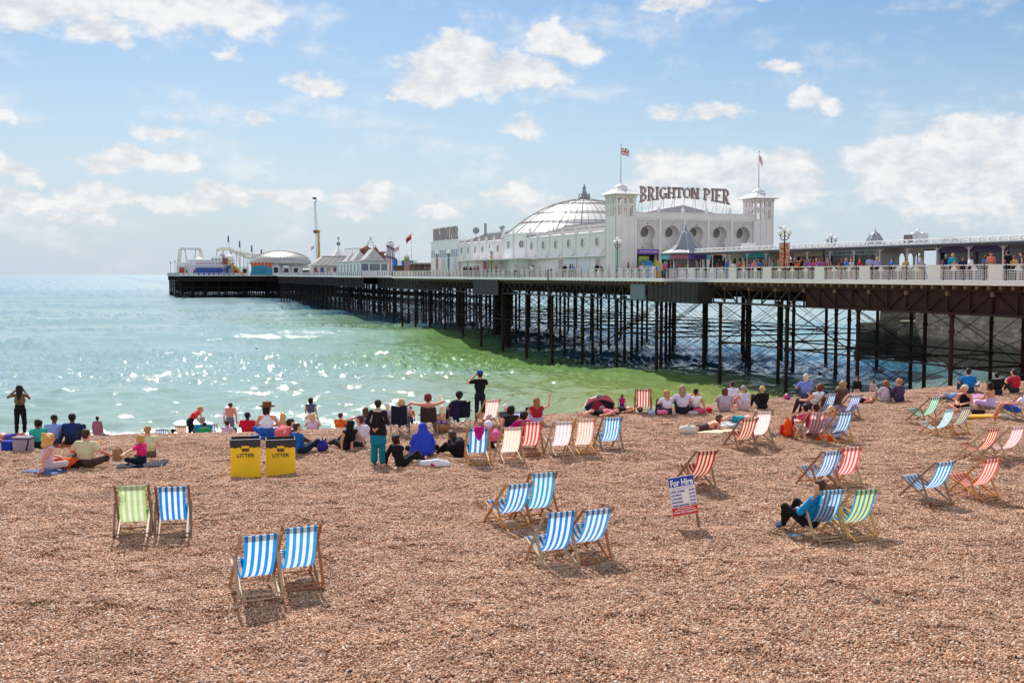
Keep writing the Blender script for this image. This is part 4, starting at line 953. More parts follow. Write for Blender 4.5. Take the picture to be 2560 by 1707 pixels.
def shelter():
    s0, s1, t0, t1 = 34, 97, 57.6, 63.5
    sh = pier_thing('shelter', s0, t0, label='long low white shelter with an ornate glazed roof edge along the landward pier', cat='shelter')
    L_ = s1-s0; W_ = t1-t0
    q = MB(); q.bx(-.9, W_+.9, 0, L_, 2.55, 2.68); q.bx(-.3, W_+.3, .2, L_-.2, 2.68, 2.8); q.build('roof', mat('shelter_roof', (.55, .55, .56), .5, vary=.2), sh)
    q = MB(); q.bx(-1.02, -.9, 0, L_, 2.42, 2.62); q.bx(W_+.9, W_+1.0, 0, L_, 2.42, 2.62); q.build('gutter', mat('dark_gutter', (.055, .05, .055), .6), sh)
    q = MB(); q.tube([(-.75, 0, 3.02), (-.75, L_, 3.02)], .05, 6)
    for y in np.arange(.3, L_, .9):
        q.lathe([(.10, 2.62), (.16, 2.72), (.05, 2.8), (.13, 2.88), (.04, 3.0)], 6, (-.78, y, 0))
        q.bx(-.82, -.76, y+.3, y+.6, 2.62, 2.85)
    q.bx(-.86, -.84, 0, L_, 2.63, 2.76)
    q.build('cresting', M_WHITE, sh)
    for y in np.arange(1, L_, 3.1): q = MB(); q.lathe([(.08, 0), (.06, .4), (.055, 2.2), (.12, 2.54)], 8, (-.55, y, 0)); q.bar((-.55, y, 2.2), (-.55, y+.5, 2.5), .05, .05); q.bar((-.55, y, 2.2), (-.55, y-.5, 2.5), .05, .05); q.build('column', M_WHITE2, sh)
    # middle screen of round headed windows
    for y in np.arange(0, L_, .95):
        q = MB()
        if 26 < y < 34 or 6 < y < 19.2: continue
        q.bx(2.9, 3.0, y, y+.2, 0, 2.54); q.bx(2.9, 3.0, y+.2, y+.95, 0, .8); q.bx(2.9, 3.0, y+.2, y+.95, 2.3, 2.54)
        for k in range(6):
            u0, u1 = math.pi*k/6, math.pi*(k+1)/6; c = y+.575; r = .3
            q.prism([(c+r*math.cos(u0), 1.85+r*math.sin(u0)), (c+r*math.cos(u1), 1.85+r*math.sin(u1)), (c+.375*math.cos(u1), 2.3 if 0 < k < 5 else 2.3), (c+.375*math.cos(u0), 2.3 if 0 < k < 5 else 1.85)], 'x', 2.92, 2.98)
        q.build('window_screen', M_WHITE2, sh)
    # low dome over the middle
    cy = s_at(2184, 62)-s0
    q = MB(); q.lathe([(.95, 2.81), (.84, 3.05), (.66, 3.45), (.42, 3.85), (.18, 4.05), (.06, 4.1)], 8, (4.4, cy, 0), math.pi/8); c = q.build('cupola', M_LEAD, sh)
    q = MB()
    for i in range(8):
        u = math.pi/8+i*math.pi/4; q.tube([(4.4+(r+.015)*math.cos(u), cy+(r+.015)*math.sin(u), z) for r, z in ((.95, 2.82), (.84, 3.05), (.66, 3.45), (.42, 3.85), (.06, 4.1))], .025, 5)
    q.lathe([(.08, 4.05), (.09, 4.2), (.04, 4.25), (.06, 4.35), (.01, 4.5)], 8, (4.4, cy, 0)); q.build('rib', mat('pale_lead', (.5, .5, .52), .4), c)
    # things standing on the roof
    q = MB(); q.box((.9, s_at(2297, 58.5)-s0, 3.2), (.8, .8, .75)); q.build('plant_box', mat('pale_grey', (.5, .5, .52), .6), sh)
    q = MB(); q.box((.9, s_at(2273, 58.5)-s0, 3.15), (.6, .9, .7)); q.build('plant_box', mat('brown_vent', (.16, .14, .13), .7), sh)
    q = MB(); q.box((.6, s_at(1875, 58.5)-s0, 3.1), (1, 1.0, .7)); q.build('plant_box', M_WHITE2, sh)
    q = MB(); q.box((.9, s_at(2370, 58.5)-s0, 3.0), (.7, 1.3, .35)); q.build('plant_box', mat('pale_grey', (.5, .5, .52), .6), sh)
    return sh
shelter()
def shop(s0, s1, t, col, sign, signcol, name, label, z1=2.5, board=(.75, .75, .75), letters=None, group=None, sh=.42):
    b = pier_thing(name, s0, t, label=label, cat='shop', group=group); L_ = s1-s0
    q = MB(); q.bx(.02, .12, 0, L_, 0, .9); q.bx(.02, 2.2, 0, .1, 0, z1); q.bx(.02, 2.2, L_-.1, L_, 0, z1); q.bx(2.1, 2.2, .1, L_-.1, 0, z1); q.bx(.02, .12, .1, .3, .9, z1-.45); q.bx(.02, .12, L_-.3, L_-.1, .9, z1-.45); q.bx(.02, .12, L_*.5-.08, L_*.5+.08, .9, z1-.45)
    q.bx(.02, 2.1, .1, L_-.1, z1-.08, z1); q.build('wall', mat('shop_wall', col, .6), b)
    q = MB(); q.bx(.3, .35, .1, L_-.1, .9, z1-.45); q.build('serving_window', mat('shop_dark', (.055, .045, .045), .3), b)
    q = MB(); q.bx(-.14, .10, -.05, .02, .86, .9)
    q = MB(); q.bx(-.22, .12, .1, L_-.1, .902, .96); q.build('counter', M_WHITE2, b)
    q = MB(); q.bx(-.04, .02, 0, L_, z1-.45-.0, z1-.45+sh); f = q.build('fascia_sign', mat('shop_fascia', board, .5), b)
    if letters:
        n = len(letters)
        for i, (tx, frac0, frac1) in enumerate(letters):
            # the side towards the sea is at the left of someone reading from the west
            text_obj(tx, .3, mat('shop_letters', signcol, .5), f, (-.05, L_*(1-(frac0+frac1)/2), z1-.45+sh*.22), rx=90, rz=-90, fit=L_*(frac1-frac0), hfit=sh*.5, bold=.012)
    g = random.Random(int(s0*7))
    q = MB()
    for i in range(int(L_*1.6)):
        y = .4+i*.6; 
        if y > L_-.4: break
        q = MB(); q.box((.22, y, 1.05), (.14, .3, .26)); q.build('display_box', mat('stock', hx(g.choice(['d8526a', 'e8e0e4', '9a3a6a', '4a70b0', 'd8b040', 'c0c8d0', '5aa0c0'])), .6), b)
    return b
sa, sb = s_at(2062, 58.4), s_at(2192, 58.4)
shop(sb, sa, 58.35, (.62, .62, .64), '', (.04, .22, .36), 'seafood_stall', 'grey seafood stall under the shelter reading Pier Shellfish Bar', board=(.60, .64, .67), letters=[('Pier Shellfish Bar', .03, .54), ('SHELLFISH', .62, .97)])
sa, sb = s_at(2340, 58.4), s_at(2520, 58.4)
shop(sb, sa, 58.35, (.40, .40, .46), '', (.2, .08, .4), 'purple_shop', 'shop under the shelter with a long purple board and dark counter', board=(.10, .055, .20))
sa, sb = s_at(1855, 58.4), s_at(1925, 58.4)
shop(sb, sa, 58.35, (.62, .55, .42), '', (.1, .1, .1), 'gift_shop', 'gift shop with a turquoise board nearest to the theatre', board=(.05, .42, .50))
sa, sb = s_at(1985, 58.9), s_at(2055, 58.9)
shop(sb, sa, 58.9, (.45, .30, .16), '', (.1, .1, .1), 'tea_room', 'warm brown wooden tea room between gift shop and seafood stall', board=(.55, .48, .38))

def lamp(s, t, label, banner=None, h=4.25, group='triple globe lamps along the pier'):
    l = pier_thing('street_lamp', s, t, label=label, cat='street lamp', group=group)
    q = MB(); q.lathe([(.16, 0), (.16, .3), (.1, .4), (.07, .9), (.055, h-1.2), (.09, h-1.15), (.05, h-1.0), (.05, h-.35), (.09, h-.32), (.05, h-.25)], 10)
    q.build('post', M_POST, l, smooth=True)
    q = MB()
    for sg in (-1, 1):
        q.tube([(0, 0, h-.85), (0, sg*.3, h-.95), (0, sg*.55, h-.8), (0, sg*.62, h-.55)], .035, 6); q.tube([(0, 0, h-.5), (0, sg*.25, h-.62), (0, sg*.5, h-.75)], .025, 5); q.lathe([(.05, h-.6), (.11, h-.5)], 8, (0, sg*.62, 0))
    q.lathe([(.05, h-.3), (.11, h-.2)], 8)
    q.build('arm', M_POST, l, smooth=True)
    for y, z in ((-.62, h-.3), (0, h), (.62, h-.3)):
        q = MB(); q.ball((0, y, z), .235, 14, 10); q.build('globe', mat('milk_glass', (.85, .85, .85), .15), l, smooth=True)
    if banner:
        c1, c2, shp = banner
        for sg in (-1, 1):
            a, b = (.1, .72)
            q = MB()
            poly = [(sg*a, 3.05), (sg*b, 3.05), (sg*b, 2.2 if shp else 1.0), (sg*(b-.18), 1.5 if shp else .9), (sg*a, .8 if shp else .85)]
            q.prism(poly, 'x', -.015, .015); q.bar((0, sg*.05, 3.08), (0, sg*.78, 3.08), .04, .04)
            m = bpy.data.materials.new('banner'); m.use_nodes = True; nt = m.node_tree; bb = nt.nodes['Principled BSDF']; bb.inputs['Roughness'].default_value = .7
            tc = nt.nodes.new('ShaderNodeTexCoord'); ns = nt.nodes.new('ShaderNodeTexNoise'); ns.inputs['Scale'].default_value = 4; nt.links.new(tc.outputs['Object'], ns.inputs[0])
            cr = nt.nodes.new('ShaderNodeValToRGB'); cr.color_ramp.interpolation = 'CONSTANT'; nt.links.new(ns.outputs[0], cr.inputs[0])
            e = cr.color_ramp.elements; e.new(.5); e.new(.57)
            for i, (p, c) in enumerate(((0, c1), (.46, c2), (.54, (.7, .6, .5)), (.60, c1))):
                e[i].position = p; e[i].color = (*c, 1)
            nt.links.new(cr.outputs[0], bb.inputs['Base Color']); q.build('banner', m, l)
    return l
wl = 52.5
RED, ORG, YEL, BLU, GRN = (.35, .06, .03), (.50, .14, .04), (.6, .42, .05), (.05, .18, .32), (.25, .45, .38)
lamp(s_at(1959, 53.6), 53.6, 'triple globe lamp with a long red and orange banner by the rail', (RED, ORG, 0))
lamp(s_at(1542.5, wl), wl, 'triple globe lamp with a pale green banner at the foot of the left tower', ((.45, .55, .50), GRN, 1))
lamp(s_at(1229, wl), wl, 'triple globe lamp with an orange and red shield banner before the round drum', (RED, YEL, 1))
lamp(s_at(1122, wl), wl, 'triple globe lamp with a blue shield banner at the end of the theatre', (BLU, (.15, .3, .45), 1))
lamp(s_at(1093, wl), wl, 'triple globe lamp with a dark red shield banner, leftmost by the theatre', (RED, ORG, 1))
lamp(s_at(2291, 68), 68, 'triple globe lamp rising behind the shelter right of the cupola')
lamp(s_at(2076, 68), 68, 'small distant triple globe lamp rising behind the shelter left of the cupola')
def lifebuoy():
    l = pier_thing('lifebuoy_box', s_at(1211, 52.6), 52.6, label='red lifebuoy box on a post by the railing', cat='lifebuoy')
    q = MB(); q.tube([(0, 0, 0), (0, 0, 1.3)], .04, 6); q.build('post', mat('red_paint', (.5, .02, .03), .4), l)
    q = MB(); q.box((0, 0, 1.8), (.25, .8, 1.1)); q.build('case', mat('red_paint', (.5, .02, .03), .4), l, bevel=.08)
lifebuoy()

# ---------------------------------------------------------------- the pier head and the rides far out
def fx(px, D, z=DZ): return (at(px, D, z), D)
def fz(y, D): return EZ+(686-y)*D/F
def far_thing(name, px, D, label, cat, z=DZ, rz=0, group=None):
    x, y = fx(px, D); return empty(name, (x, y, z), TH*.6+rz, label, cat, group)
def W_(px, D): return px*D/F
MW = mat('ride_white', (.74, .73, .73), .5, vary=.1, vscale=.2); MR = mat('ride_red', (.42, .05, .04), .5); MBU = mat('tarp_blue', (.03, .09, .34), .6)
MT = mat('ride_teal', (.03, .22, .34), .6); MY = mat('ride_yellow', (.62, .36, .04), .5); MG = mat('ride_grey', (.32, .32, .34), .5, vary=.2, vscale=.3); MBK = mat('ride_brick', (.27, .10, .075), .8, vary=.2, vscale=.5)
MO = mat('ride_orange', (.62, .22, .05), .6); MCR = mat('ride_cream', (.66, .62, .52), .6)
def head_things():
    D = 505; h = lambda y: fz(y, D)-DZ; w = lambda n: W_(n, D)
    b = far_thing('bar_building', 512, D, 'long white bar on the pier head reading HORATIOS BAR in red', 'building')
    q = MB(); q.bx(-w(38), w(45), 0, 10, 0, h(651)); q.bx(-w(66), -w(38), 1, 9, 0, h(656)); q.bx(-w(40), w(47), -.3, 10.3, h(651), h(650)); q.build('wall', MW, b)
    q = MB(); q.bx(-w(30), w(41), -.5, -.3, h(664), h(652.5)); q.build('sign_board', mat('sign_white', (.8, .79, .8), .5), b)
    text_obj('HORATIOS BAR', 1.6, mat('sign_red', (.42, .02, .05), .5), b, (w(11), -.55, h(661.5)), rz=0, fit=w(64), hfit=w(6.6), bold=.0)
    for i in range(9):
        q = MB(); q.bx(-w(60)+i*w(11), -w(54)+i*w(11), -.1 if i > 2 else .9, .02 if i > 2 else .99, 1.0, 2.6); q.build('window', M_GLASS, b)
    b = far_thing('tarpaulin', 523, 499, 'long deep blue tarpaulin screen in front of the white bar', 'tarpaulin')
    q = MB(); D2 = 499; q.bx(-W_(33, D2), W_(33, D2), 0, .2, .3, fz(669, D2)-DZ)
    for i in range(9): q.bx(-W_(33, D2)+i*1.5, -W_(33, D2)+i*1.5+.1, -.1, 0, 0, fz(668, D2)-DZ)
    q.build('sheet', MBU, b)
    b = far_thing('white_castle', 541, 512, 'square white castle block with three dark windows on the pier head', 'building')
    q = MB(); q.bx(-W_(14, D), W_(14, D), 0, 5, 0, h(641))
    for i in range(6): q.bx(-W_(14, D)+i*.95, -W_(14, D)+i*.95+.5, 0, .4, h(641), h(638.5))
    q.build('wall', MW, b)
    for i in (-1, 0, 1):
        q = MB(); q.bx(i*1.5-.3, i*1.5+.3, -.06, .0, h(652), h(646)); q.build('window', M_GLASS, b)
    for px, y0, y1, r, D3, lb in ((499, 654, 643, 13, 508, 'low white onion dome pavilion left of the white castle'), (574, 650, 635, 12, 508, 'taller white onion dome pavilion right of the white castle'), (556, 648, 633, 9, 516, 'small grey dome pavilion just behind the taller one')):
        b = far_thing('dome_pavilion', px, D3, lb, 'pavilion', group='dome pavilions on the pier head'); rr = W_(r, D3); z0, z1 = fz(y0, D3)-DZ, fz(y1, D3)-DZ
        q = MB(); q.lathe([(rr*.85, 0), (rr*.85, z0-.2), (rr*1.1, z0), (rr*1.05, z0+.3), (rr*.8, z0+(z1-z0)*.6), (rr*.4, z0+(z1-z0)*.85), (.1, z1)], 16); q.build('dome', MW if 'white' in lb else MG, b)
        for i in range(8): q = MB(); q.lathe([(.15, 0), (.15, z0-.3)], 5, (rr*math.cos(i*.785), rr*math.sin(i*.785), 0)); q.build('column', M_WHITE, b)
    # swinging ride with two leaning arms
    b = far_thing('gantry_ride', 477, 520, 'ride with two thick cream leaning arms and a top gantry', 'ride'); D2 = 520; H = fz(622, D2)-DZ; ww = W_(28, D2)
    for sg in (-1, 1):
        q = MB(); q.tube([(sg*ww*1.06, 0, 0), (sg*ww, 0, H*.5), (sg*ww*.86, 0, H*.95), (sg*ww*.6, 0, H)], [1.0, .95, .8, .6], 8); q.build('arm', MCR, b)
    q = MB(); q.bx(-ww*.9, ww*.9, -.3, .3, H-.5, H-.1); q.bx(-ww*.9, ww*.9, -.3, .3, H+.3, H+.42)
    for i in range(12): q.bx(-ww*.9+i*ww*.16, -ww*.9+i*ww*.16+.12, -.1, .1, H-.1, H+.35)
    q.build('gantry', MG, b)
    q = MB(); 
    for a in (-.45, .45): q.tube([(a*ww, 0, H-.5), (a*ww*.7, 0, H*.3)], .14, 6); q.tube([(a*ww*1.1, 0, H-.5), (a*ww*.3, 0, H*.3)], .1, 6)
    q.build('hanger', MG, b)
    q = MB(); q.bx(-ww*.55, ww*.55, -1.5, 1.5, H*.18, H*.32); q.build('gondola', MW, b)
    # roller coaster
    b = far_thing('roller_coaster', 605, 545, 'cream steel roller coaster track sloping down behind the domes', 'ride'); D2 = 545; hh = lambda y: fz(y, D2)-DZ; xx = lambda p: W_(p-605, D2)
    path = [(545, 624), (560, 621), (578, 622), (592, 628), (610, 632), (630, 636), (648, 638)]; p2 = [(580, 626), (600, 634), (620, 642), (636, 648)]
    q = MB()
    for pp, y in ((path, 0), (p2, 4)):
        for o in (-.5, .5): q.tube([(xx(a), y+o, hh(c)) for a, c in pp], .22, 5)
        q.tube([(xx(a), y, hh(c)-.7) for a, c in pp], .25, 5)
    q.bx(xx(545), xx(580), -1, 1, hh(626), hh(625.3))
    for p in range(546, 580, 4): q.bx(xx(p), xx(p)+.1, -1, -.9, hh(625), hh(619))
    q.bx(xx(545), xx(580), -1, -.9, hh(619.6), hh(619)); q.build('track', MCR, b)
    q = MB()
    for a, c in path+p2: q.tube([(xx(a), 0, 0), (xx(a), 0, hh(c)-.6)], .16, 5)
    for a, c in path[1:-1]: q.tube([(xx(a), 0, hh(c)-.6), (xx(a+14), 0, 0)], .1, 5)
    q.build('support', MG, b)
    # big silver dome
    D2 = 470; b = far_thing('arcade_dome', 702, D2, 'very wide low silver dome over the arcade', 'building'); rr = W_(77, D2); H = fz(627.5, D2)-DZ; z0 = fz(660, D2)-DZ
    q = MB(); q.lathe([(rr*math.cos(u), z0+(H-z0)*math.sin(u)**.9 if u else z0) for u in np.linspace(0, math.pi/2*.99, 14)], 48, (0, rr*.6, 0)); dm = q.build('dome', mat('silver_skin', (.50, .47, .42), .35, metal=.2, vary=.12, vscale=.1), b, smooth=True)
    q = MB()
    for i in range(48):
        u = 2*math.pi*i/48; q.tube([((r*rr+.05)*math.cos(u), rr*.6+(r*rr+.05)*math.sin(u), z0+(H-z0)*math.sin(math.acos(r))**.9+.05) for r in (.99, .9, .75, .55, .3, .15)], .09, 4, False)
    q.lathe([(rr*.16, H-.25), (rr*.16, H+.25), (rr*.1, H+.3)], 16, (0, rr*.6, 0)); q.build('rib', mat('silver_rib', (.36, .33, .29), .5), dm)
    q = MB(); q.bx(-rr*.92, rr*.92, 3, 20, 0, z0+.1); q.build('wall', MW, b)
    b = far_thing('striped_tent', 655, 462, 'orange and red striped tent front below the silver dome', 'tent'); D2 = 462; H = fz(656, D2)-DZ
    for i in range(12):
        x = -W_(26, D2)+i*W_(4.35, D2); q = MB(); q.bx(x, x+W_(4.35, D2), 0, 2.2, H*.55, H*(.96 if i % 2 else 1)); q.build('stripe', MO if i % 2 else MR, b)
    q = MB(); q.bx(-W_(26, D2), W_(26, D2), .2, 2, 0, H*.55); q.build('wall', MCR, b)
    for px, a, c, D2, m, lb in ((648, 22, 663, 455, MT, 'large turquoise tarpaulin over a stall below the silver dome'), (672, 12, 668, 452, MT, 'smaller turquoise tarpaulin right beside the large one')):
        b = far_thing('covered_stall', px, D2, lb, 'stall'); H = fz(c, D2)-DZ; q = MB(); q.prism([(-W_(a, D2), .3), (W_(a, D2), .3), (W_(a*.95, D2), H*.9), (W_(a*.2, D2), H), (-W_(a*.8, D2), H*.85)], 'y', 0, 3); q.build('cover', m, b)
        q = MB(); q.bx(-W_(a, D2), W_(a, D2), .2, 2.8, 0, .3); q.build('base', MG, b)
    b = far_thing('climbing_frame', 577, 498, 'blue, yellow and brown play tower with a slide beside the bar', 'ride'); D2 = 498; hh = lambda y: fz(y, D2)-DZ
    q = MB(); q.bx(-3.6, -1.2, 0, 2.4, hh(662), hh(645)); q.build('brick_turret', MBK, b)
    q = MB(); q.tube([(-2, 0, 0), (-1.2, 0, hh(664))], .5, 6); q.tube([(-3.8, -.5, hh(678)), (1.5, -.5, hh(658))], .35, 6); q.build('blue_frame', MBU, b)
    q = MB(); q.tube([(-1.5, -.6, hh(656)), (2.2, -.6, hh(668)), (5.2, -.6, .3)], .5, 6); q.tube([(-.6, -.8, hh(650)), (1.0, -.8, hh(676))], .3, 6); q.build('slide', MY, b)
    q = MB(); q.bx(-3.4, 1.4, .5, 2, 0, hh(664)); q.build('base', MG, b)
    for i, (px, yt, yb, D2) in enumerate(((574, 589, 645, 530), (602, 602, 658, 530), (632, 613, 645, 530), (656, 623, 645, 530))):
        b = far_thing('feather_flag', px, D2, ['tall dark feather flag, leftmost and highest of the four on the pier head', 'second tallest feather flag on the pier head', 'third feather flag from the left on the pier head', 'smallest feather flag just left of the silver dome'][i], 'flag', group='feather flags on the pier head')
        H = fz(yt, D2)-DZ; q = MB(); q.tube([(0, 0, 0), (0, 0, H)], .09, 5); q.build('pole', MG, b); q = MB(); q.prism([(.1, H), (-.7, H-.4), (-.8, H-3.3), (-.1, H-3.6)], 'y', -.03, .03); q.build('banner', mat('feather', (.14, .15, .24), .7), b)
    for px, lb in ((427, 'low lamp at the very left corner of the pier head'), (438, 'second low lamp near the left corner of the pier head')):
        b = far_thing('lamp_post', px, 505, lb, 'street lamp', group='small lamps at the pier head corner'); H = fz(654 if px > 430 else 656, 505)-DZ
        q = MB(); q.tube([(0, 0, 0), (0, 0, H)], .08, 5); q.build('post', M_POST, b); q = MB(); q.ball((0, 0, H), .32, 8, 5); q.build('globe', M_POST, b)
    for px, D2, c, lb, wd, yt in ((455, 503, MCR, 'cream hut behind the railing at the left end of the pier head', 9, 661), (590, 500, MW, 'white ticket booth right of the play tower', 8, 668), (612, 500, MCR, 'cream ticket booth left of the turquoise stall', 7, 666),
                               (690, 430, MW, 'white arch fronted booth below the silver dome', 8, 659), (716, 425, MCR, 'cream stall below the right side of the silver dome', 8, 664), (740, 425, MW, 'white stall left of the green barrel', 8, 662), (805, 380, MW, 'low white stall front below the pavilion roof', 24, 668), (842, 370, MCR, 'cream arched stall beside the open cafe', 9, 662)):
        b = far_thing('booth', px, D2, lb, 'booth', group='small booths along the far pier'); H = fz(yt, D2)-DZ; a = W_(wd, D2)
        q = MB(); q.bx(-a, a, 0, 3, 0, H*.8); q.build('wall', c, b); q = MB(); q.prism([(-a*1.1, H*.8), (a*1.1, H*.8), (a*.6, H), (-a*.6, H)], 'y', -.3, 3.3); q.build('roof', MG if c is MW else MW, b)
        q = MB(); q.bx(-a*.7, a*.7, -.05, 0, 1.0, H*.7); q.build('opening', M_SHADE if px > 600 else MR, b)
    b = far_thing('barrel_kiosk', 772, 400, 'dark green barrel shaped kiosk lying on its side', 'kiosk'); D2 = 400
    q = MB(); r = W_(7.2, D2); q.tube([(-W_(15, D2), 0, r+.3), (W_(14, D2), 0, r+.3)], r, 14); q.build('barrel', mat('barrel_green', (.03, .08, .06), .5), b)
    q = MB(); q.bx(-W_(14, D2), W_(13, D2), -.6, .6, 0, .5); q.build('cradle', MG, b)
    # booster: a tall thin arm turning on a yellow column
    D2 = 430; b = far_thing('booster_ride', 798, D2, 'very tall thin rotating arm on a thick yellow column', 'ride'); hh = lambda y: fz(y, D2)-DZ
    q = MB(); q.tube([(.1, 0, 0), (0, 0, hh(640)), (-.1, 0, hh(582))], [.62, .55, .45], 10); q.ball((-.1, 0, hh(580)), (.75, .6, .8), 10, 7); q.build('column', MY, b)
    q = MB(); xo = -1.15; zt, zb = hh(506), hh(650)
    for dx, dy in ((-.3, 0), (.3, 0), (0, .35)):
        q.tube([(xo+dx*.6-.3, dy-1.3, zt), (xo+dx*1.6+.2, dy-1.3, hh(580)), (xo+dx*.6+.4, dy-1.3, zb)], .07, 5)
    n = 34
    for i in range(n):
        z = zt+(zb-zt)*i/n; z2 = zt+(zb-zt)*(i+1)/n; sg = 1 if i % 2 else -1
        q.tube([(xo-.25*sg, -1.3, z), (xo+.25*sg, -1.3, z2)], .03, 4, False)
    q.build('arm', mat('arm_grey', (.30, .30, .33), .5), b)
    q = MB(); q.ball((xo-.1, -.9, hh(580)), (1.0, .7, .85), 10, 6); q.build('hub', mat('hub_brown', (.20, .12, .10), .5), b)
    q = MB(); q.ball((xo-.4, -1.3, hh(498)), (.85, .5, .5), 10, 6); q.tube([(xo+.2, -1.3, hh(499)), (xo+.1, -1.3, hh(508))], .17, 6); q.build('seat_car', mat('seat_dark', (.09, .07, .07), .5), b)
    # pavilion with broad white roofs and a ball on a spire
    D2 = 360; b = far_thing('white_pavilion', 838, D2, 'big pavilion with broad white sloping roofs and a green ball on its peak', 'building'); hh = lambda y: fz(y, D2)-DZ; xx = lambda p: W_(p-838, D2)
    q = MB(); q.prism([(xx(776), hh(664)), (xx(806), hh(642)), (xx(880), hh(641)), (xx(896), hh(650)), (xx(902), hh(664))], 'y', 0, 16); q.build('roof', mat('sail_white', (.82, .78, .72), .5, vary=.06), b)
    q = MB()
    for i in range(9): a = xx(776)+i*W_(13, D2); q.bar((a, -.05, hh(664)), (min(a+W_(22, D2), xx(893)), -.05, hh(643)), .12, .1)
    q.bar((xx(806), -.05, hh(641.5)), (xx(880), -.05, hh(640.5)), .3, .3); q.build('roof_bar', MG, b)
    q = MB(); q.lathe([(W_(26, D2), hh(642)), (W_(20, D2), hh(636)), (W_(12, D2), hh(628)), (W_(5.5, D2), hh(622)), (W_(4.5, D2), hh(621))], 8, (xx(849), 5, 0), .3); q.build('cone', mat('sail_white', (.82, .78, .72), .5, vary=.06), b)
    q = MB(); q.tube([(xx(849), 5, hh(622)), (xx(849), 5, hh(594))], .12, 5); q.lathe([(.1, hh(600)), (.35, hh(596)), (.4, hh(594)), (.1, hh(591))], 8, (xx(849), 5, 0)); q.build('spire', MG, b)
    q = MB(); q.ball((xx(849), 5, hh(609)), W_(5.2, D2), 12, 8); q.build('ball', mat('ball_green', (.12, .2, .17), .4), b)
    q = MB(); q.bx(xx(779), xx(900), 1, 15, 0, hh(664)); q.build('wall', MW, b)
    for i in range(7):
        q = MB(); a = xx(786+i*16); q.bx(a, a+W_(8, D2), .9, 1, .3, hh(669)); q.build('opening', mat('stall_colour', ((.25, .08, .06), (.05, .12, .35), (.5, .4, .3))[i % 3], .6), b)
    # coaster frame between pavilion and haunted house
    b = far_thing('coaster_frame', 880, 400, 'thin cream coaster frame between the white pavilion and the brick house', 'ride'); D2 = 400; hh = lambda y: fz(y, D2)-DZ; xx = lambda p: W_(p-880, D2)
    q = MB(); q.tube([(xx(862), 0, hh(623)), (xx(903), 0, hh(621))], .18, 5); q.tube([(xx(866), 0, hh(645)), (xx(903), 0, hh(632))], .18, 5)
    for p in range(864, 903, 6): q.tube([(xx(p), 0, hh(650)), (xx(p), 0, hh(622))], .08, 4)
    for p in range(864, 900, 12): q.tube([(xx(p), 0, hh(650)), (xx(p+6), 0, hh(624))], .06, 4)
    q.build('track', MCR, b)
    # haunted house
    D2 = 350; b = far_thing('haunted_house', 930, D2, 'brown brick haunted house ride with pointed turrets', 'ride'); hh = lambda y: fz(y, D2)-DZ; xx = lambda p: W_(p-930, D2)
    q = MB(); q.bx(xx(904), xx(932), 2, 8, 0, hh(622)); q.bx(xx(948), xx(966), 2, 8, 0, hh(629)); q.bx(xx(913), xx(948), 0, 2, 0, hh(640)); q.build('wall', MBK, b)
    q = MB(); q.prism([(xx(904), hh(622)), (xx(932), hh(622)), (xx(918), hh(614))], 'y', 2, 8); q.build('roof', mat('house_roof', (.36, .2, .17), .7), b)
    for p, yt, yb, r in ((919, 608, 622, 6), (939, 613, 624, 7.5), (934.5, 612, 626, 4)):
        q = MB(); rr = W_(r, D2); q.lathe([(rr, 0), (rr, hh(yb+3)), (rr*1.15, hh(yb+2)), (rr*.6, hh(yb-3)), (rr*.15, hh(yb-6)), (rr*.12, hh(yt+2)), (0, hh(yt))], 8, (xx(p), 0, 0)); q.build('turret', MBK, b)
    q = MB()
    for p in (924, 935): q.tube([(xx(p), 3, hh(615)), (xx(p), 3, hh(604))], .07, 4)
    q.bx(xx(921), xx(937), 2.9, 3.1, hh(607), hh(606.4)); q.bx(xx(921), xx(937), 2.9, 3.1, hh(604.2), hh(603.6)); q.tube([(xx(927), 3, hh(592)), (xx(929), 3, hh(597)), (xx(927), 3, hh(602))], .12, 5); q.tube([(xx(932), 3, hh(592)), (xx(930), 3, hh(597)), (xx(932), 3, hh(602))], .12, 5); q.build('weather_frame', MG, b)
    # helter skelter
    D2 = 330; b = far_thing('helter_skelter', 976, D2, 'helter skelter tower with red, white and blue stripes and a spiral slide', 'ride'); hh = lambda y: fz(y, D2)-DZ
    r0, r1, zt = W_(12.5, D2), W_(8, D2), hh(612)
    q = MB(); n = 24; zz = [0, hh(640), hh(625), zt]
    for i in range(n):
        q.mi = (0, 1, 0, 2)[i % 4]; u0, u1 = 2*math.pi*i/n, 2*math.pi*(i+1)/n
        rs = [r0, r0*.95, r1*1.15, r1]
        for k in range(3):
            q.add([(rs[k]*math.cos(u0), rs[k]*math.sin(u0), zz[k]), (rs[k]*math.cos(u1), rs[k]*math.sin(u1), zz[k]), (rs[k+1]*math.cos(u1), rs[k+1]*math.sin(u1), zz[k+1]), (rs[k+1]*math.cos(u0), rs[k+1]*math.sin(u0), zz[k+1])], ((0, 1, 2, 3),))
        q.add([(r1*1.0*math.cos(u0), r1*math.sin(u0), hh(608)), (r1*math.cos(u1), r1*math.sin(u1), hh(608)), (r1*.6*math.cos(u1), r1*.6*math.sin(u1), hh(603.5)), (r1*.6*math.cos(u0), r1*.6*math.sin(u0), hh(603.5))], ((0, 1, 2, 3),)); q.add([(r1*.6*math.cos(u0), r1*.6*math.sin(u0), hh(603.5)), (r1*.6*math.cos(u1), r1*.6*math.sin(u1), hh(603.5)), (0, 0, hh(602))], ((0, 1, 2),))
    q.build('tower', [MW, mat('stripe_red', (.45, .07, .08), .6), mat('stripe_blue', (.10, .12, .36), .6)], b)
    q = MB()
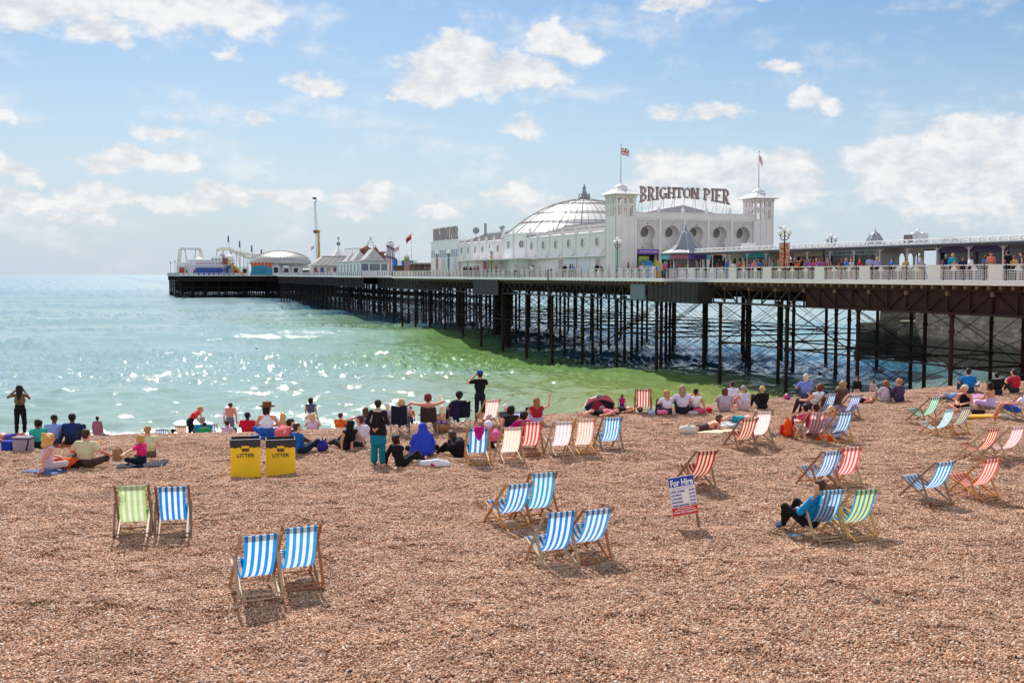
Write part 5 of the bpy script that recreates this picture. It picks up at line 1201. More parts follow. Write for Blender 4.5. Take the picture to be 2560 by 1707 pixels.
    for i in range(60):
        u = -2.6+i*.17; u2 = u+.17; z = hh(616)+(hh(655)-hh(616))*i/60; z2 = hh(616)+(hh(655)-hh(616))*(i+1)/60; ra = r1*1.1+(r0-r1)*i/60
        q.bar((ra*1.15*math.cos(u), ra*1.15*math.sin(u), z), (ra*1.15*math.cos(u2), ra*1.15*math.sin(u2), z2), .7, .35)
    q.build('slide', mat('slide_brown', (.16, .10, .09), .6), b)
    q = MB()
    for i in range(8): q.tube([(r1*1.2*math.cos(i*.785), r1*1.2*math.sin(i*.785), hh(613.5)), (r1*1.2*math.cos(i*.785), r1*1.2*math.sin(i*.785), hh(608))], .07, 4)
    q.lathe([(r1*1.3, hh(613.6)), (r1*1.3, hh(612.8))], 16); q.tube([(0, 0, hh(603)), (0, 0, hh(592))], .06, 4); q.build('balcony', MCR, b)
    # open cafe building standing out on the edge
    s0, s1 = s_at(981, 58.0), s_at(873, 57.6)
    b = pier_thing('seafront_cafe', 252, 57.3, label='white glazed cafe with gabled roofs projecting over the edge of the pier', cat='building'); Lc = 27; Wc = 6.8
    q = MB(); q.bx(0, .2, 0, Lc, 0, .95); q.bx(0, Wc, 0, .2, 0, 1.35); q.bx(Wc-.2, Wc, .2, Lc, 0, 3.5); q.bx(0, .2, 0, Lc, 2.95, 3.5); q.bx(.2, Wc, 0, .2, 2.95, 3.5); q.bx(.2, Wc-.2, Lc-.2, Lc, 0, 3.5)
    for y in np.arange(0, Lc+.1, Lc/7): q.bx(-.03, .22, max(0, y-.85), min(Lc, y+.85), .95, 2.95)
    for x in (0.1, 2.1, 4.9, Wc-.1): q.bx(x-.14, x+.14, -.03, .23, 1.35, 2.95)
    q.build('wall', MW, b)
    q = MB(); q.bx(.05, .12, .1, Lc-.2, .95, 2.95); q.bx(.1, Wc-.1, .08, .12, 1.35, 2.95); q.build('window', mat('cafe_glass', (.13, .16, .22), .12), b)
    q = MB()
    q.prism([(-.5, 3.5), (Wc+.6, 3.5), (Wc+.6, 3.7), (Wc*.5, 4.1), (-.5, 3.7)], 'y', -.6, Lc)
    q.prism([(1.2, 4.0), (Wc-.8, 3.9), (Wc*.5, 6.5)], 'y', .4, 5); q.prism([(.4, 3.9), (Wc-2.6, 4.0), (Wc*.3, 6.0)], 'y', 9, 14); q.prism([(.4, 3.9), (Wc-2.6, 4.0), (Wc*.3, 6.0)], 'y', 17, 21)
    q.build('roof', mat('cafe_roof', (.50, .47, .47), .5, vary=.2, vscale=.6), b)
    q = MB(); q.bx(-.56, -.5, -.6, Lc, 3.45, 3.68); q.bx(-.56, Wc+.6, -.66, -.6, 3.45, 3.68); q.build('gutter', MG, b)
    # striped awning stall, turret, flags
    b = far_thing('awning_stall', 1012, 236, 'stall with a blue and white striped awning right of the cafe', 'stall'); D2 = 236; hh = lambda y: fz(y, D2)-DZ
    for i in range(6):
        x = W_(-28+i*10, D2); q = MB(); q.bx(x, x+W_(10, D2), 0, 2.5, hh(664), hh(651)); q.build('awning', mat('awning_blue', (.02, .14, .5), .6) if i % 2 == 0 else M_WHITE, b)
    q = MB(); q.bx(W_(-26, D2), W_(30, D2), .5, 2.4, 0, hh(664)-.01); q.build('counter', mat('stall_dark', (.12, .07, .06), .7), b)
    b = far_thing('lantern_kiosk', 1017, 230, 'narrow green and pink kiosk with a crown of lamps', 'kiosk'); D2 = 230; hh = lambda y: fz(y, D2)-DZ; r = W_(6.3, D2)
    q = MB(); q.lathe([(r, 0), (r, hh(655)), (r*1.05, hh(647)), (r*1.1, hh(646))], 8); q.build('drum', mat('kiosk_pink', (.42, .2, .2), .6, vary=.5, vscale=2), b)
    q = MB(); q.lathe([(r*1.12, hh(655)), (r*1.12, hh(646)), (r*.9, hh(645))], 8); q.build('band', mat('kiosk_olive', (.2, .26, .09), .6), b)
    q = MB()
    for i in range(8): q.ball((r*.8*math.cos(i*.785), r*.8*math.sin(i*.785), hh(641)), .22, 6, 4); q.tube([(r*.8*math.cos(i*.785), r*.8*math.sin(i*.785), hh(645)), (r*.4*math.cos(i*.785), r*.4*math.sin(i*.785), hh(637))], .05, 4)
    q.tube([(0, 0, hh(645)), (0, 0, hh(633))], .06, 4); q.build('crown', MCR, b)
    for nm, px, D2, yt, yb, cols, lb, kd in (('flagpole', 1029, 228, 582, 690, [mat('flag_gold', (.7, .4, .05), .7), mat('flag_red', 'c8202e', .8), mat('flag_black', (.03, .03, .03), .8)], 'tall pole with a black, red and gold flag left of the theatre', 'tri'),
                               ('flagpole', 998, 300, 613, 690, UJ, 'thin pole with a small red and white flag by the striped awning', 'union'), ('flagpole', 786, 400, 612, 690, UJ, 'thin pole with a faded flag beside the yellow booster column', 'union')):
        x, y = fx(px, D2); s, t = -ST*x+CT*y, CT*x+ST*y
        flag_thing(nm, s, t, DZ, fz(yt, D2)-DZ, cols, lb, kd, fs=(1.9, 1.1), droop=2.3 if px != 998 else 2.4)
    b = far_thing('long_canopy', 1062, 205, 'low grey canopy beside the sea end of the theatre', 'canopy'); D2 = 205; hh = lambda y: fz(y, D2)-DZ
    q = MB(); q.bx(W_(-30, D2), W_(30, D2), 0, 4, hh(660), hh(657)); q.build('roof', MG, b)
    q = MB()
    for p in (-28, -14, 0, 14, 28): q.bx(W_(p, D2)-.06, W_(p, D2)+.06, 0, .12, 0, hh(660))
    q.bx(W_(-30, D2), W_(30, D2), 3.8, 4, 0, hh(660)-.01); q.build('support', mat('canopy_brown', (.2, .13, .12), .7), b)
head_things()
# ---------------------------------------------------------------- stone groyne behind the landward end of the pier
def stone_material():
    m = bpy.data.materials.new('stone_blocks'); m.use_nodes = True; nt = m.node_tree; N = nt.nodes; L = nt.links; b = N['Principled BSDF']; b.inputs['Roughness'].default_value = .85
    geo = N.new('ShaderNodeNewGeometry'); sep = N.new('ShaderNodeSeparateXYZ'); L.new(geo.outputs['Position'], sep.inputs[0])
    ad = N.new('ShaderNodeMath'); ad.operation = 'ADD'; L.new(sep.outputs[0], ad.inputs[0]); L.new(sep.outputs[1], ad.inputs[1])
    cb = N.new('ShaderNodeCombineXYZ'); L.new(ad.outputs[0], cb.inputs[0]); L.new(sep.outputs[2], cb.inputs[1])
    br = N.new('ShaderNodeTexBrick'); L.new(cb.outputs[0], br.inputs['Vector']); br.inputs['Scale'].default_value = .5; br.inputs['Brick Width'].default_value = .62; br.inputs['Row Height'].default_value = .26; br.inputs['Mortar Size'].default_value = .015
    br.inputs['Color1'].default_value = (.13, .105, .075, 1); br.inputs['Color2'].default_value = (.24, .20, .15, 1); br.inputs['Mortar'].default_value = (.07, .06, .05, 1)
    ns = N.new('ShaderNodeTexNoise'); L.new(geo.outputs['Position'], ns.inputs[0]); ns.inputs['Scale'].default_value = .7; ns.inputs['Detail'].default_value = 6
    z = N.new('ShaderNodeMapRange'); L.new(sep.outputs[2], z.inputs[0]); z.inputs[1].default_value = 3.0; z.inputs[2].default_value = 2.3     # weed line: wet and dark below
    mx = N.new('ShaderNodeMix'); mx.data_type = 'RGBA'; L.new(z.outputs[0], mx.inputs[0]); L.new(br.outputs[0], mx.inputs[6]); mx.inputs[7].default_value = (.035, .032, .022, 1)
    mr = N.new('ShaderNodeMapRange'); L.new(ns.outputs[0], mr.inputs[0]); mr.inputs[1].default_value = .3; mr.inputs[2].default_value = .7; mr.inputs[3].default_value = .6; mr.inputs[4].default_value = 1.3
    sc = N.new('ShaderNodeVectorMath'); sc.operation = 'SCALE'; L.new(mx.outputs[2], sc.inputs[0]); L.new(mr.outputs[0], sc.inputs[3]); L.new(sc.outputs[0], b.inputs['Base Color'])
    return m
def groyne():
    m = stone_material()
    g = empty('stone_groyne', (0, 0, 0), 0, 'weathered stone block groyne wall standing in the water behind the pier legs', 'wall')
    q = MB()
    def slab(p0, p1, th, z0, z1, batter=.4):
        a, b = Vector((*p0, 0)), Vector((*p1, 0)); d = (b-a).normalized(); n = Vector((-d.y, d.x, 0))
        vs = []
        for z, k in ((z0, batter), (z1, 0)):
            for p in (a-n*k-d*k, b-n*k+d*k, b+n*(th+k)+d*k, a+n*(th+k)-d*k): vs.append((p.x, p.y, z))
        q.add(vs, ((0, 3, 2, 1), (4, 5, 6, 7), (0, 1, 5, 4), (1, 2, 6, 5), (2, 3, 7, 6), (3, 0, 4, 7)))
    A = fx(2292, 133, 3); B = fx(2720, 100, 3)
    slab(A, B, 4, -1.5, 8.55); A2 = fx(2247, 134, 3); slab(A2, (A[0]-.2, A[1]+.2), 5, -1.5, 4.4, .6)
    o = q.build('wall', m, g)
    q = MB(); C1, C2 = fx(2205, 141, 3), fx(2290, 139.5, 3)
    slab(C1, C2, 3, -1.5, 8.4, .8); C3, C4 = fx(2150, 142, 3), fx(2207, 140.5, 3); slab(C3, C4, 3.5, -1.5, 3.9, .8)
    q.build('outer_wall', m, g)
groyne()
# ---------------------------------------------------------------- deck chairs
def stripe_mat(c1, c2, n=9, trans=.5, hem=None):
    key = ('stripe', c1, c2, n, trans)
    if key in _mats: return _mats[key]
    m = bpy.data.materials.new('striped_canvas'); m.use_nodes = True; nt = m.node_tree; N = nt.nodes; L = nt.links; b = N['Principled BSDF']
    b.inputs['Roughness'].default_value = .85; b.inputs['Specular IOR Level'].default_value = .15
    at_ = N.new('ShaderNodeAttribute'); at_.attribute_name = 'across'
    f = N.new('ShaderNodeMath'); f.operation = 'MULTIPLY'; L.new(at_.outputs['Fac'], f.inputs[0]); f.inputs[1].default_value = n/2
    fr = N.new('ShaderNodeMath'); fr.operation = 'FRACT'; L.new(f.outputs[0], fr.inputs[0])
    lt = N.new('ShaderNodeMath'); lt.operation = 'LESS_THAN'; L.new(fr.outputs[0], lt.inputs[0]); lt.inputs[1].default_value = .5
    mx = N.new('ShaderNodeMix'); mx.data_type = 'RGBA'; L.new(lt.outputs[0], mx.inputs[0]); mx.inputs[6].default_value = (*hx(c2), 1); mx.inputs[7].default_value = (*hx(c1), 1)
    tc = N.new('ShaderNodeTexCoord'); ns = N.new('ShaderNodeTexNoise'); L.new(tc.outputs['Object'], ns.inputs[0]); ns.inputs['Scale'].default_value = 6; ns.inputs['Detail'].default_value = 4
    r = N.new('ShaderNodeMapRange'); L.new(ns.outputs[0], r.inputs[0]); r.inputs[1].default_value = .3; r.inputs[2].default_value = .7; r.inputs[3].default_value = .86; r.inputs[4].default_value = 1.04
    sc = N.new('ShaderNodeVectorMath'); sc.operation = 'SCALE'; L.new(mx.outputs[2], sc.inputs[0]); L.new(r.outputs[0], sc.inputs[3]); L.new(sc.outputs[0], b.inputs['Base Color'])
    tr = N.new('ShaderNodeBsdfTranslucent'); L.new(sc.outputs[0], tr.inputs[0]); ms = N.new('ShaderNodeMixShader'); ms.inputs[0].default_value = trans
    L.new(b.outputs[0], ms.inputs[1]); L.new(tr.outputs[0], ms.inputs[2]); L.new(ms.outputs[0], N['Material Output'].inputs[0])
    _mats[key] = m; return m
def strip_mesh(prof, w, m, name, parent, th=.004, xr=0):
    """canvas strip along the profile (y, z), width w, with an 'across' value for its stripes"""
    n = 18; vs = []; ac = []; k = len(prof)
    for y, z in prof:
        for i in range(n+1): vs.append((w*(i/n-.5), y, z)); ac.append(i/n)
    fs = [(i*(n+1)+j, i*(n+1)+j+1, (i+1)*(n+1)+j+1, (i+1)*(n+1)+j) for i in range(k-1) for j in range(n)]
    me = bpy.data.meshes.new(name); me.from_pydata(vs, [], fs); me.materials.append(m)
    a = me.attributes.new('across', 'FLOAT', 'POINT'); a.data.foreach_set('value', ac)
    me.polygons.foreach_set('use_smooth', [True]*len(me.polygons)); me.update()
    return link(name, me, parent)
WOODS = [('a5683a', .25), ('c48a4a', .25), ('8f7058', .3), ('b89a78', .25), ('cda05c', .25)]
def chair(label, rx, ry, head, c1, c2, n=9, rec=.0, wood=0, trans=.5, sag=.0, pos=None, torn=False, dark=None):
    p = pos or on_beach(rx*2560/2352, ry*2560/2352)
    head = head-5 if head > 12 else head
    h = R(head); fwd = Vector((-math.sin(h), math.cos(h), 0)); o = p+fwd*.42
    gx, gy = o.x, o.y
    z0 = (bz(gx, gy)+bz(gx+fwd.x*.4, gy+fwd.y*.4)+bz(gx-fwd.x*.4, gy-fwd.y*.4))/3
    t = empty('deck_chair', (gx, gy, z0+.03), h, label, 'deck chair', 'striped deck chairs for hire on the beach')
    sl = (bz(gx+fwd.x*.45, gy+fwd.y*.45)-bz(gx-fwd.x*.45, gy-fwd.y*.45))/.9; t.rotation_euler = (math.atan(sl), 0, h)
    t.scale = (.93, .96, 1.0)
    H, run = .95-.14*rec, .90+.14*rec; yt = .5-run; W = .59; wd = mat('beech', hx(WOODS[wood][0]), .55, vary=WOODS[wood][1], vscale=7, spec=.4)
    A = lambda u: (.5-run*u, H*u)
    for sg in (-1, 1):
        q = MB(); x = sg*(W/2+.018); q.bar((x, .5, 0), (x, yt, H), .028, .05, up=(1, 0, 0)); q.build('back_rail', wd, t)
        q = MB(); x = sg*(W/2-.018); q.bar((x, -.5, .0), (x, .52, .40), .028, .048, up=(1, 0, 0)); q.build('seat_rail', wd, t)
        q = MB(); x = sg*(W/2+.05); a = A(.60); q.bar((x, a[0], a[1]+.02), (x, -.36, .02), .026, .045, up=(1, 0, 0)); q.lathe([(.012, 0), (.012, .05)], 6, (x-sg*.0, a[0], a[1]-.02)); q.build('prop_leg', wd, t)
    q = MB(); q.tube([(-W/2-.04, yt+.02, H-.035), (W/2+.04, yt+.02, H-.035)], .017, 8); q.build('top_bar', wd, t)
    for nm, y, z, a, b in (('front_bar', .50, .39, .03, .03), ('rear_slat', -.47, .015, .055, .022), ('prop_slat', -.375, .055, .05, .022), ('foot_slat', .46, .055, .05, .022)):
        q = MB(); q.bar((-W/2+(.02 if nm != 'prop_slat' else -.06), y, z), (W/2-(.02 if nm != 'prop_slat' else -.06), y, z), a, b, up=(0, .3, 1)); q.build(nm, wd, t)
    # canvas: hangs from the top bar to the front bar in a curve
    top = Vector((yt+.0, H-.012)); fr = Vector((.515, .405)); P1 = Vector((yt+.10, H*.42)); P2 = Vector((.02, -.05+.03*rec-sag))
    prof = []
    for i in range(23):
        u = i/22; v = (1-u)**3*top+3*(1-u)**2*u*P1+3*(1-u)*u*u*P2+u**3*fr; prof.append((v.x, v.y))
    m = stripe_mat(c1, c2, n, trans)
    cw = .50
    cv = strip_mesh(prof, cw, m, 'canvas', t)
    if torn:
        me = cv.data
        for v in me.vertices:
            if v.co.x < -.15 and v.co.z > .5: v.co.x += .05*math.sin((v.co.z-.5)*9)**2
    # hems: doubled canvas wrapped over the bars, too thick for the sun to shine through
    d = Vector((prof[2][0]-prof[0][0], prof[2][1]-prof[0][1])).normalized()
    hm = strip_mesh([(yt+.05, H-.05), (yt+.045, H-.02), (yt+.02, H-.012), (yt-.002, H-.02), (yt-.006+d.x*.03, H-.02+d.y*.05), (yt-.008+d.x*.075, H-.012+d.y*.095)], cw+.006, stripe_mat(c1, c2, n, .25), 'hem', t)
    strip_mesh([(.53, .375), (.54, .40), (.52, .415), (.46, .385)], cw+.006, stripe_mat(c1, c2, n, .25), 'hem', t)
    q = MB(); q.box((W*.1, -.475, .03), (.05, .03, .004)); 
    return t
W1c = 'e9e4e0'
chair('pale green and white deck chair with a torn left edge, leftmost on the beach', 303, 1238, 19, 'a6cc86', 'dcdcc8', wood=2, torn=True)
chair('bright blue and white deck chair right beside the pale green one', 397, 1238, 19, '0c83dc', W1c, wood=2)
chair('blue and white deck chair below the litter bins, left of the nearest pair', 603, 1381, 31, '1490e2', W1c, wood=3)
chair('blue and white deck chair below the litter bins, right of the nearest pair', 697, 1362, 28, '2b9bdd', W1c, wood=0)
chair('low blue and white chair with a royal blue hem, leftmost of the middle four', 1192, 1216, 34, '1590dc', W1c, rec=.6, wood=1)
chair('upright turquoise blue and white chair, farthest of the middle four', 1257, 1204, 30, '10a4dc', W1c, wood=0)
chair('blue and white chair on pale grey rails, nearest of the middle four', 1295, 1310, 29, '178be0', W1c, rec=.15, wood=3)
chair('blue and white chair on reddish rails, rightmost of the middle four', 1371, 1296, 31, '2e96da', W1c, rec=.2, wood=0)
chair('red and cream striped chair just behind the For Hire sign', 1621, 1130, 28, 'ae2a26', 'e2d0b4', rec=.2, trans=.35, wood=2)
chair('blue and white chair in which a boy in a blue jacket sits', 1911, 1250, 25, '1e93cf', 'dcdde0', n=11, rec=.1, wood=3)
chair('yellow and blue striped chair beside the boy in the blue jacket', 1989, 1244, 27, '2299d0', 'f0df5a', rec=.2, wood=4)
chair('blue and white chair with brown rails left of a coral one', 1910, 1128, 28, '3590d2', W1c, n=11, rec=.5, wood=0)
chair('coral red and white chair touching the blue one above the yellow chair', 1958, 1123, 24, 'e5504f', W1c, rec=.3, wood=3)
chair('empty deep red and cream chair in front of the sunbathers', 1721, 1037, 27, 'b8322c', 'e8dac4', rec=.3, trans=.38, wood=2)
chair('all pale pink chair with a red dashed hem behind the deep red chair', 1760, 1023, 30, 'eecfcf', 'f3e6e4', trans=.6, wood=2)
chair('small red and white chair facing straight to sea on the far ridge', 1477, 953, -6, 'c0383c', 'ecd9d2', wood=2)
chair('pink and white chair standing alone beside the man with the camera', 1134, 984, 33, 'eabcb4', 'efe2dc', trans=.6, wood=1, dark=1)
chair('blue chair with a magenta cloth over it, leftmost of the row of six', 1100, 1071, 8, '2689cf', W1c, n=7, wood=1)
chair('peach and white chair, second in the row of six', 1179, 1066, 21, 'f0c8b4', 'f0e4dc', n=11, trans=.6, wood=3)
chair('strong red and white chair in use, third in the row of six', 1225, 1051, 20, 'd8474c', 'f0dccb', wood=0)
chair('lilac grey and white chair, fourth in the row of six', 1297, 1048, 22, 'd9c3ca', 'f1eaea', rec=.3, trans=.6, wood=3)
chair('salmon and white chair with a red hem, fifth in the row of six', 1350, 1044, 22, 'f0ada0', 'f3e4dc', n=11, trans=.6, wood=1)
chair('vivid sky blue and white chair, rightmost of the row of six', 1409, 1037, 20, '149fe0', 'e6ebee', n=11, wood=2)
chair('blue and white chair with a floral topped woman in it', 1909, 966, 34, '3a78b4', 'e4e8ee', n=11, rec=.2, wood=0)
chair('cobalt blue and white chair right of the floral topped woman', 1964, 968, 30, '1a74d0', W1c, n=11, rec=.3, wood=0)
chair('dusty pink and white chair with a dark haired man in it', 1878, 1021, 12, 'c27a86', 'ead8da', rec=.1, wood=3)
chair('teal blue and white chair beside the woman in sunglasses', 1941, 1019, 24, '1a88bc', 'dedfe0', rec=.2, wood=1)
chair('green and white chair, farthest of the right hand group', 2146, 977, 38, '1fae78', 'e6f0ea', rec=.3, wood=2)
chair('pale aqua and white chair in front of the green one', 2179, 1006, 38, '8cc8d4', 'e8eef0', n=11, rec=.6, wood=1)
chair('yellow and royal blue chair touching the pale aqua one', 2215, 1001, 35, '2a6cc4', 'efd24a', rec=.4, wood=1)
chair('orange red and cream reclined chair near the right edge', 2279, 1058, 38, 'bc3f32', 'f2dcc0', rec=.8, wood=3)
chair('pale pink and white chair cut by the right edge', 2336, 1058, 32, 'ecaeb4', 'f3e6e6', rec=.5, wood=3)
chair('bright blue and white chair right of the empty stretch, by the coral red one', 2165, 1162, 32, '119ade', 'e8eaec', rec=.3, wood=2)
chair('coral red and white chair right of the bright blue one', 2275, 1152, 33, 'e8504c', 'f0dfd4', rec=.4, wood=1)
chair('yellow green and blue chair of the man in a white shirt at the right edge', 2350, 968, 52, '2c78b8', 'd8c860', n=11, rec=.4, wood=2)
for lb, px, yt, c1, hd in (('low blue and white chair at the water edge near the left group', 402, 1074, '2a80c4', 12), ('blue and white chair behind the man in the teal shirt', 521, 1062, '2a86c8', -5), ('blue and white chair half hidden behind the row of six', 1293, 1030, '1c6cc0', 20)):
    p = by_top(px, yt, .93); chair(lb, 0, 0, hd, c1, 'e8ecee', pos=p, wood=1)
chair('beige and cream chair behind the crest left of the woman in red', 0, 0, 10, 'c09a84', 'd8bca8', pos=by_top(452, 1066, .93), wood=3)

def box_with(q, fx): fx(q)
# ---------------------------------------------------------------- litter bins
def litter_bin(label, pxl, pxr, ybl, ybr, hgt):
    a = on_beach(pxl, ybl); w = .72; rz = R(13); b = a
    t = empty('litter_bin', (a.x, a.y, min(a.z, b.z)-.01), rz, label, 'litter bin', 'yellow litter bins on the shingle'); D_ = .55; H = hgt
    ym = mat('yellow_plastic', (.88, .55, .012), .45, vary=.08, vscale=3)
    q = MB(); 
    for x0, x1, y0, y1 in ((0, w, 0, .02), (0, w, D_-.02, D_), (0, .02, .02, D_-.02), (w-.02, w, .02, D_-.02)): q.bx(x0, x1, y0, y1, .0, H-.1)
    q.bx(.02, w-.02, .02, D_-.02, .0, .03); q.build('panel', ym, t)
    q = MB(); g = random.Random(3)
    n = 14
    for side in range(4):
        for i in range(n):
            u0, u1 = i/n, (i+1)/n
            def pt(u, z, off):
                x, y = ((u*w, -off), (w+off, u*D_), (w-u*w, D_+off), (-off, D_-u*D_))[side]
                return (x, y, z)
            zz = H-.20+.015*math.sin(i*2.1+side); z2 = H-.20+.015*math.sin((i+1)*2.1+side)
            q.add([pt(u0, zz, .018), pt(u1, z2, .018), pt(u1, H, .01+.006*math.sin(i)), pt(u0, H, .01)], ((0, 1, 2, 3),))
            q.add([pt(u0, H, .01), pt(u1, H, .01), pt(u1, H+.004, -.02), pt(u0, H+.004, -.02)], ((0, 1, 2, 3),))
            q.add([pt(u0, H+.004, -.02), pt(u1, H+.004, -.02), pt(u1, .2, -.06), pt(u0, .2, -.06)], ((0, 1, 2, 3),))
    q.build('liner', mat('black_bag', (.018, .018, .024), .35), t)
    q = MB(); q.bx(w/2-.09, w/2+.09, -.03, -.019, H-.215, H-.155); q.build('flap', ym, t)
    q = MB(); q.prism([(w/2-.09, H-.215), (w/2+.09, H-.215), (w/2+.09, H-.28), (w/2+.07, H-.305), (w/2-.07, H-.305), (w/2-.09, H-.28)], 'y', -.008, -.001); q.build('slot', mat('slot_brown', (.12, .07, .02), .6), t)
    text_obj('LITTER', .1, mat('bin_letters', (.03, .025, .02), .5), t, (w/2, -.004, H-.44), fit=w*.58, hfit=.095, bold=.002)
litter_bin('left yellow litter bin with a black bag liner reading LITTER', 577, 652, 1196, 1194, .95)
litter_bin('right yellow litter bin with a black bag liner reading LITTER', 666, 742, 1192, 1187, .94)
# ---------------------------------------------------------------- hire sign
def hire_sign():
    p = on_beach(1750, 1322)
    t = empty('hire_sign', (p.x, p.y, p.z-.05), R(9), 'For Hire price board in blue, white and red on a leaning wooden stake', 'sign')
    a = empty('board', (0, 0, 0), 0, parent=t); a.rotation_euler = (R(-4), R(-8), 0)
    wd = mat('stake_wood', (.22, .12, .07), .7)
    a0 = a; q = MB(); q.bar((.0, .03, 0), (.0, .03, 1.08), .045, .03); bpy.data.objects.remove(a)
    ld = Matrix.Rotation(R(-8), 4, 'Y') @ Matrix.Rotation(R(-3), 4, 'X')
    q.T = None; q.v = [tuple(ld @ Vector(v)) for v in q.v]; q.build('stake', wd, t)
    W, H, z0 = .49, .72, .36
    def T_(o): o.matrix_parent_inverse = Matrix.Identity(4); o.matrix_local = ld @ o.matrix_basis; return o
    x1 = .02; x0 = x1-W
    def plate(a, b, c, d, y, m, nm): q = MB(); q.bx(a, b, y, y+.003, c, d); return T_(q.build(nm, m, t))
    q = MB(); q.bx(x0-.01, x1+.01, 0, .012, z0-.01, z0+H+.01); bd = T_(q.build('board', mat('board_edge', (.62, .50, .47), .5), t))
    plate(x0, x1, z0+.0, z0+.165, -.004, mat('board_red', (.62, .012, .012), .4), 'red_panel')
    plate(x0, x1, z0+.165, z0+.545, -.004, mat('board_white', (.80, .77, .77), .4), 'white_panel')
    plate(x0, x1, z0+.545, z0+H, -.004, mat('board_blue', (.01, .04, .42), .4), 'blue_panel')
    lw = mat('board_letter_white', (.8, .8, .78), .5); lb = mat('board_letter_blue', (.03, .04, .30), .5)
    def tx(s, x, z, w, h, m, al='LEFT', bold=.0015):
        o = text_obj(s, h*1.2, m, t, (x, -.008, z), fit=w, hfit=h, bold=bold, align=al, ext=.001, name='lettering'); T_(o)
    tx('For Hire', (x0+x1)/2, z0+.565, W*.90, .125, lw, 'CENTER', .005)
    tx('Deckchairs now sun mats loungers etc', (x0+x1)/2, z0+.52, W*.84, .012, lb, 'CENTER', 0)
    tx('Please pay attendant conditions of hire below', (x0+x1)/2, z0+.500, W*.9, .012, lb, 'CENTER', 0)
    for i, (a_, b_, w_) in enumerate((('DECK CHAIRS', '£2.00', .27), ('SUN MATS', '£2.50', .20), ('LOUNGERS', '£3.50', .21), ('PARASOLS', '£3.50', .21), ('WIND BREAKERS', '£3.50', .33))):
        z = z0+.44-i*.066; tx(a_, x0+.012, z, w_, .036, lb); tx(b_, x1-.012, z, .115, .036, lb, 'RIGHT')
    tx('Please Take Yourself &', (x0+x1)/2, z0+.132, W*.62, .02, lw, 'CENTER', .001); tx('Return Items When Finished', (x0+x1)/2, z0+.096, W*.8, .02, lw, 'CENTER', .001)
    tx('Tickets NOT Transferable', (x0+x1)/2, z0+.050, W*.92, .03, lw, 'CENTER', .002); tx('Conditions Apply', (x0+x1)/2, z0+.022, W*.42, .014, lw, 'CENTER', 0)
hire_sign()
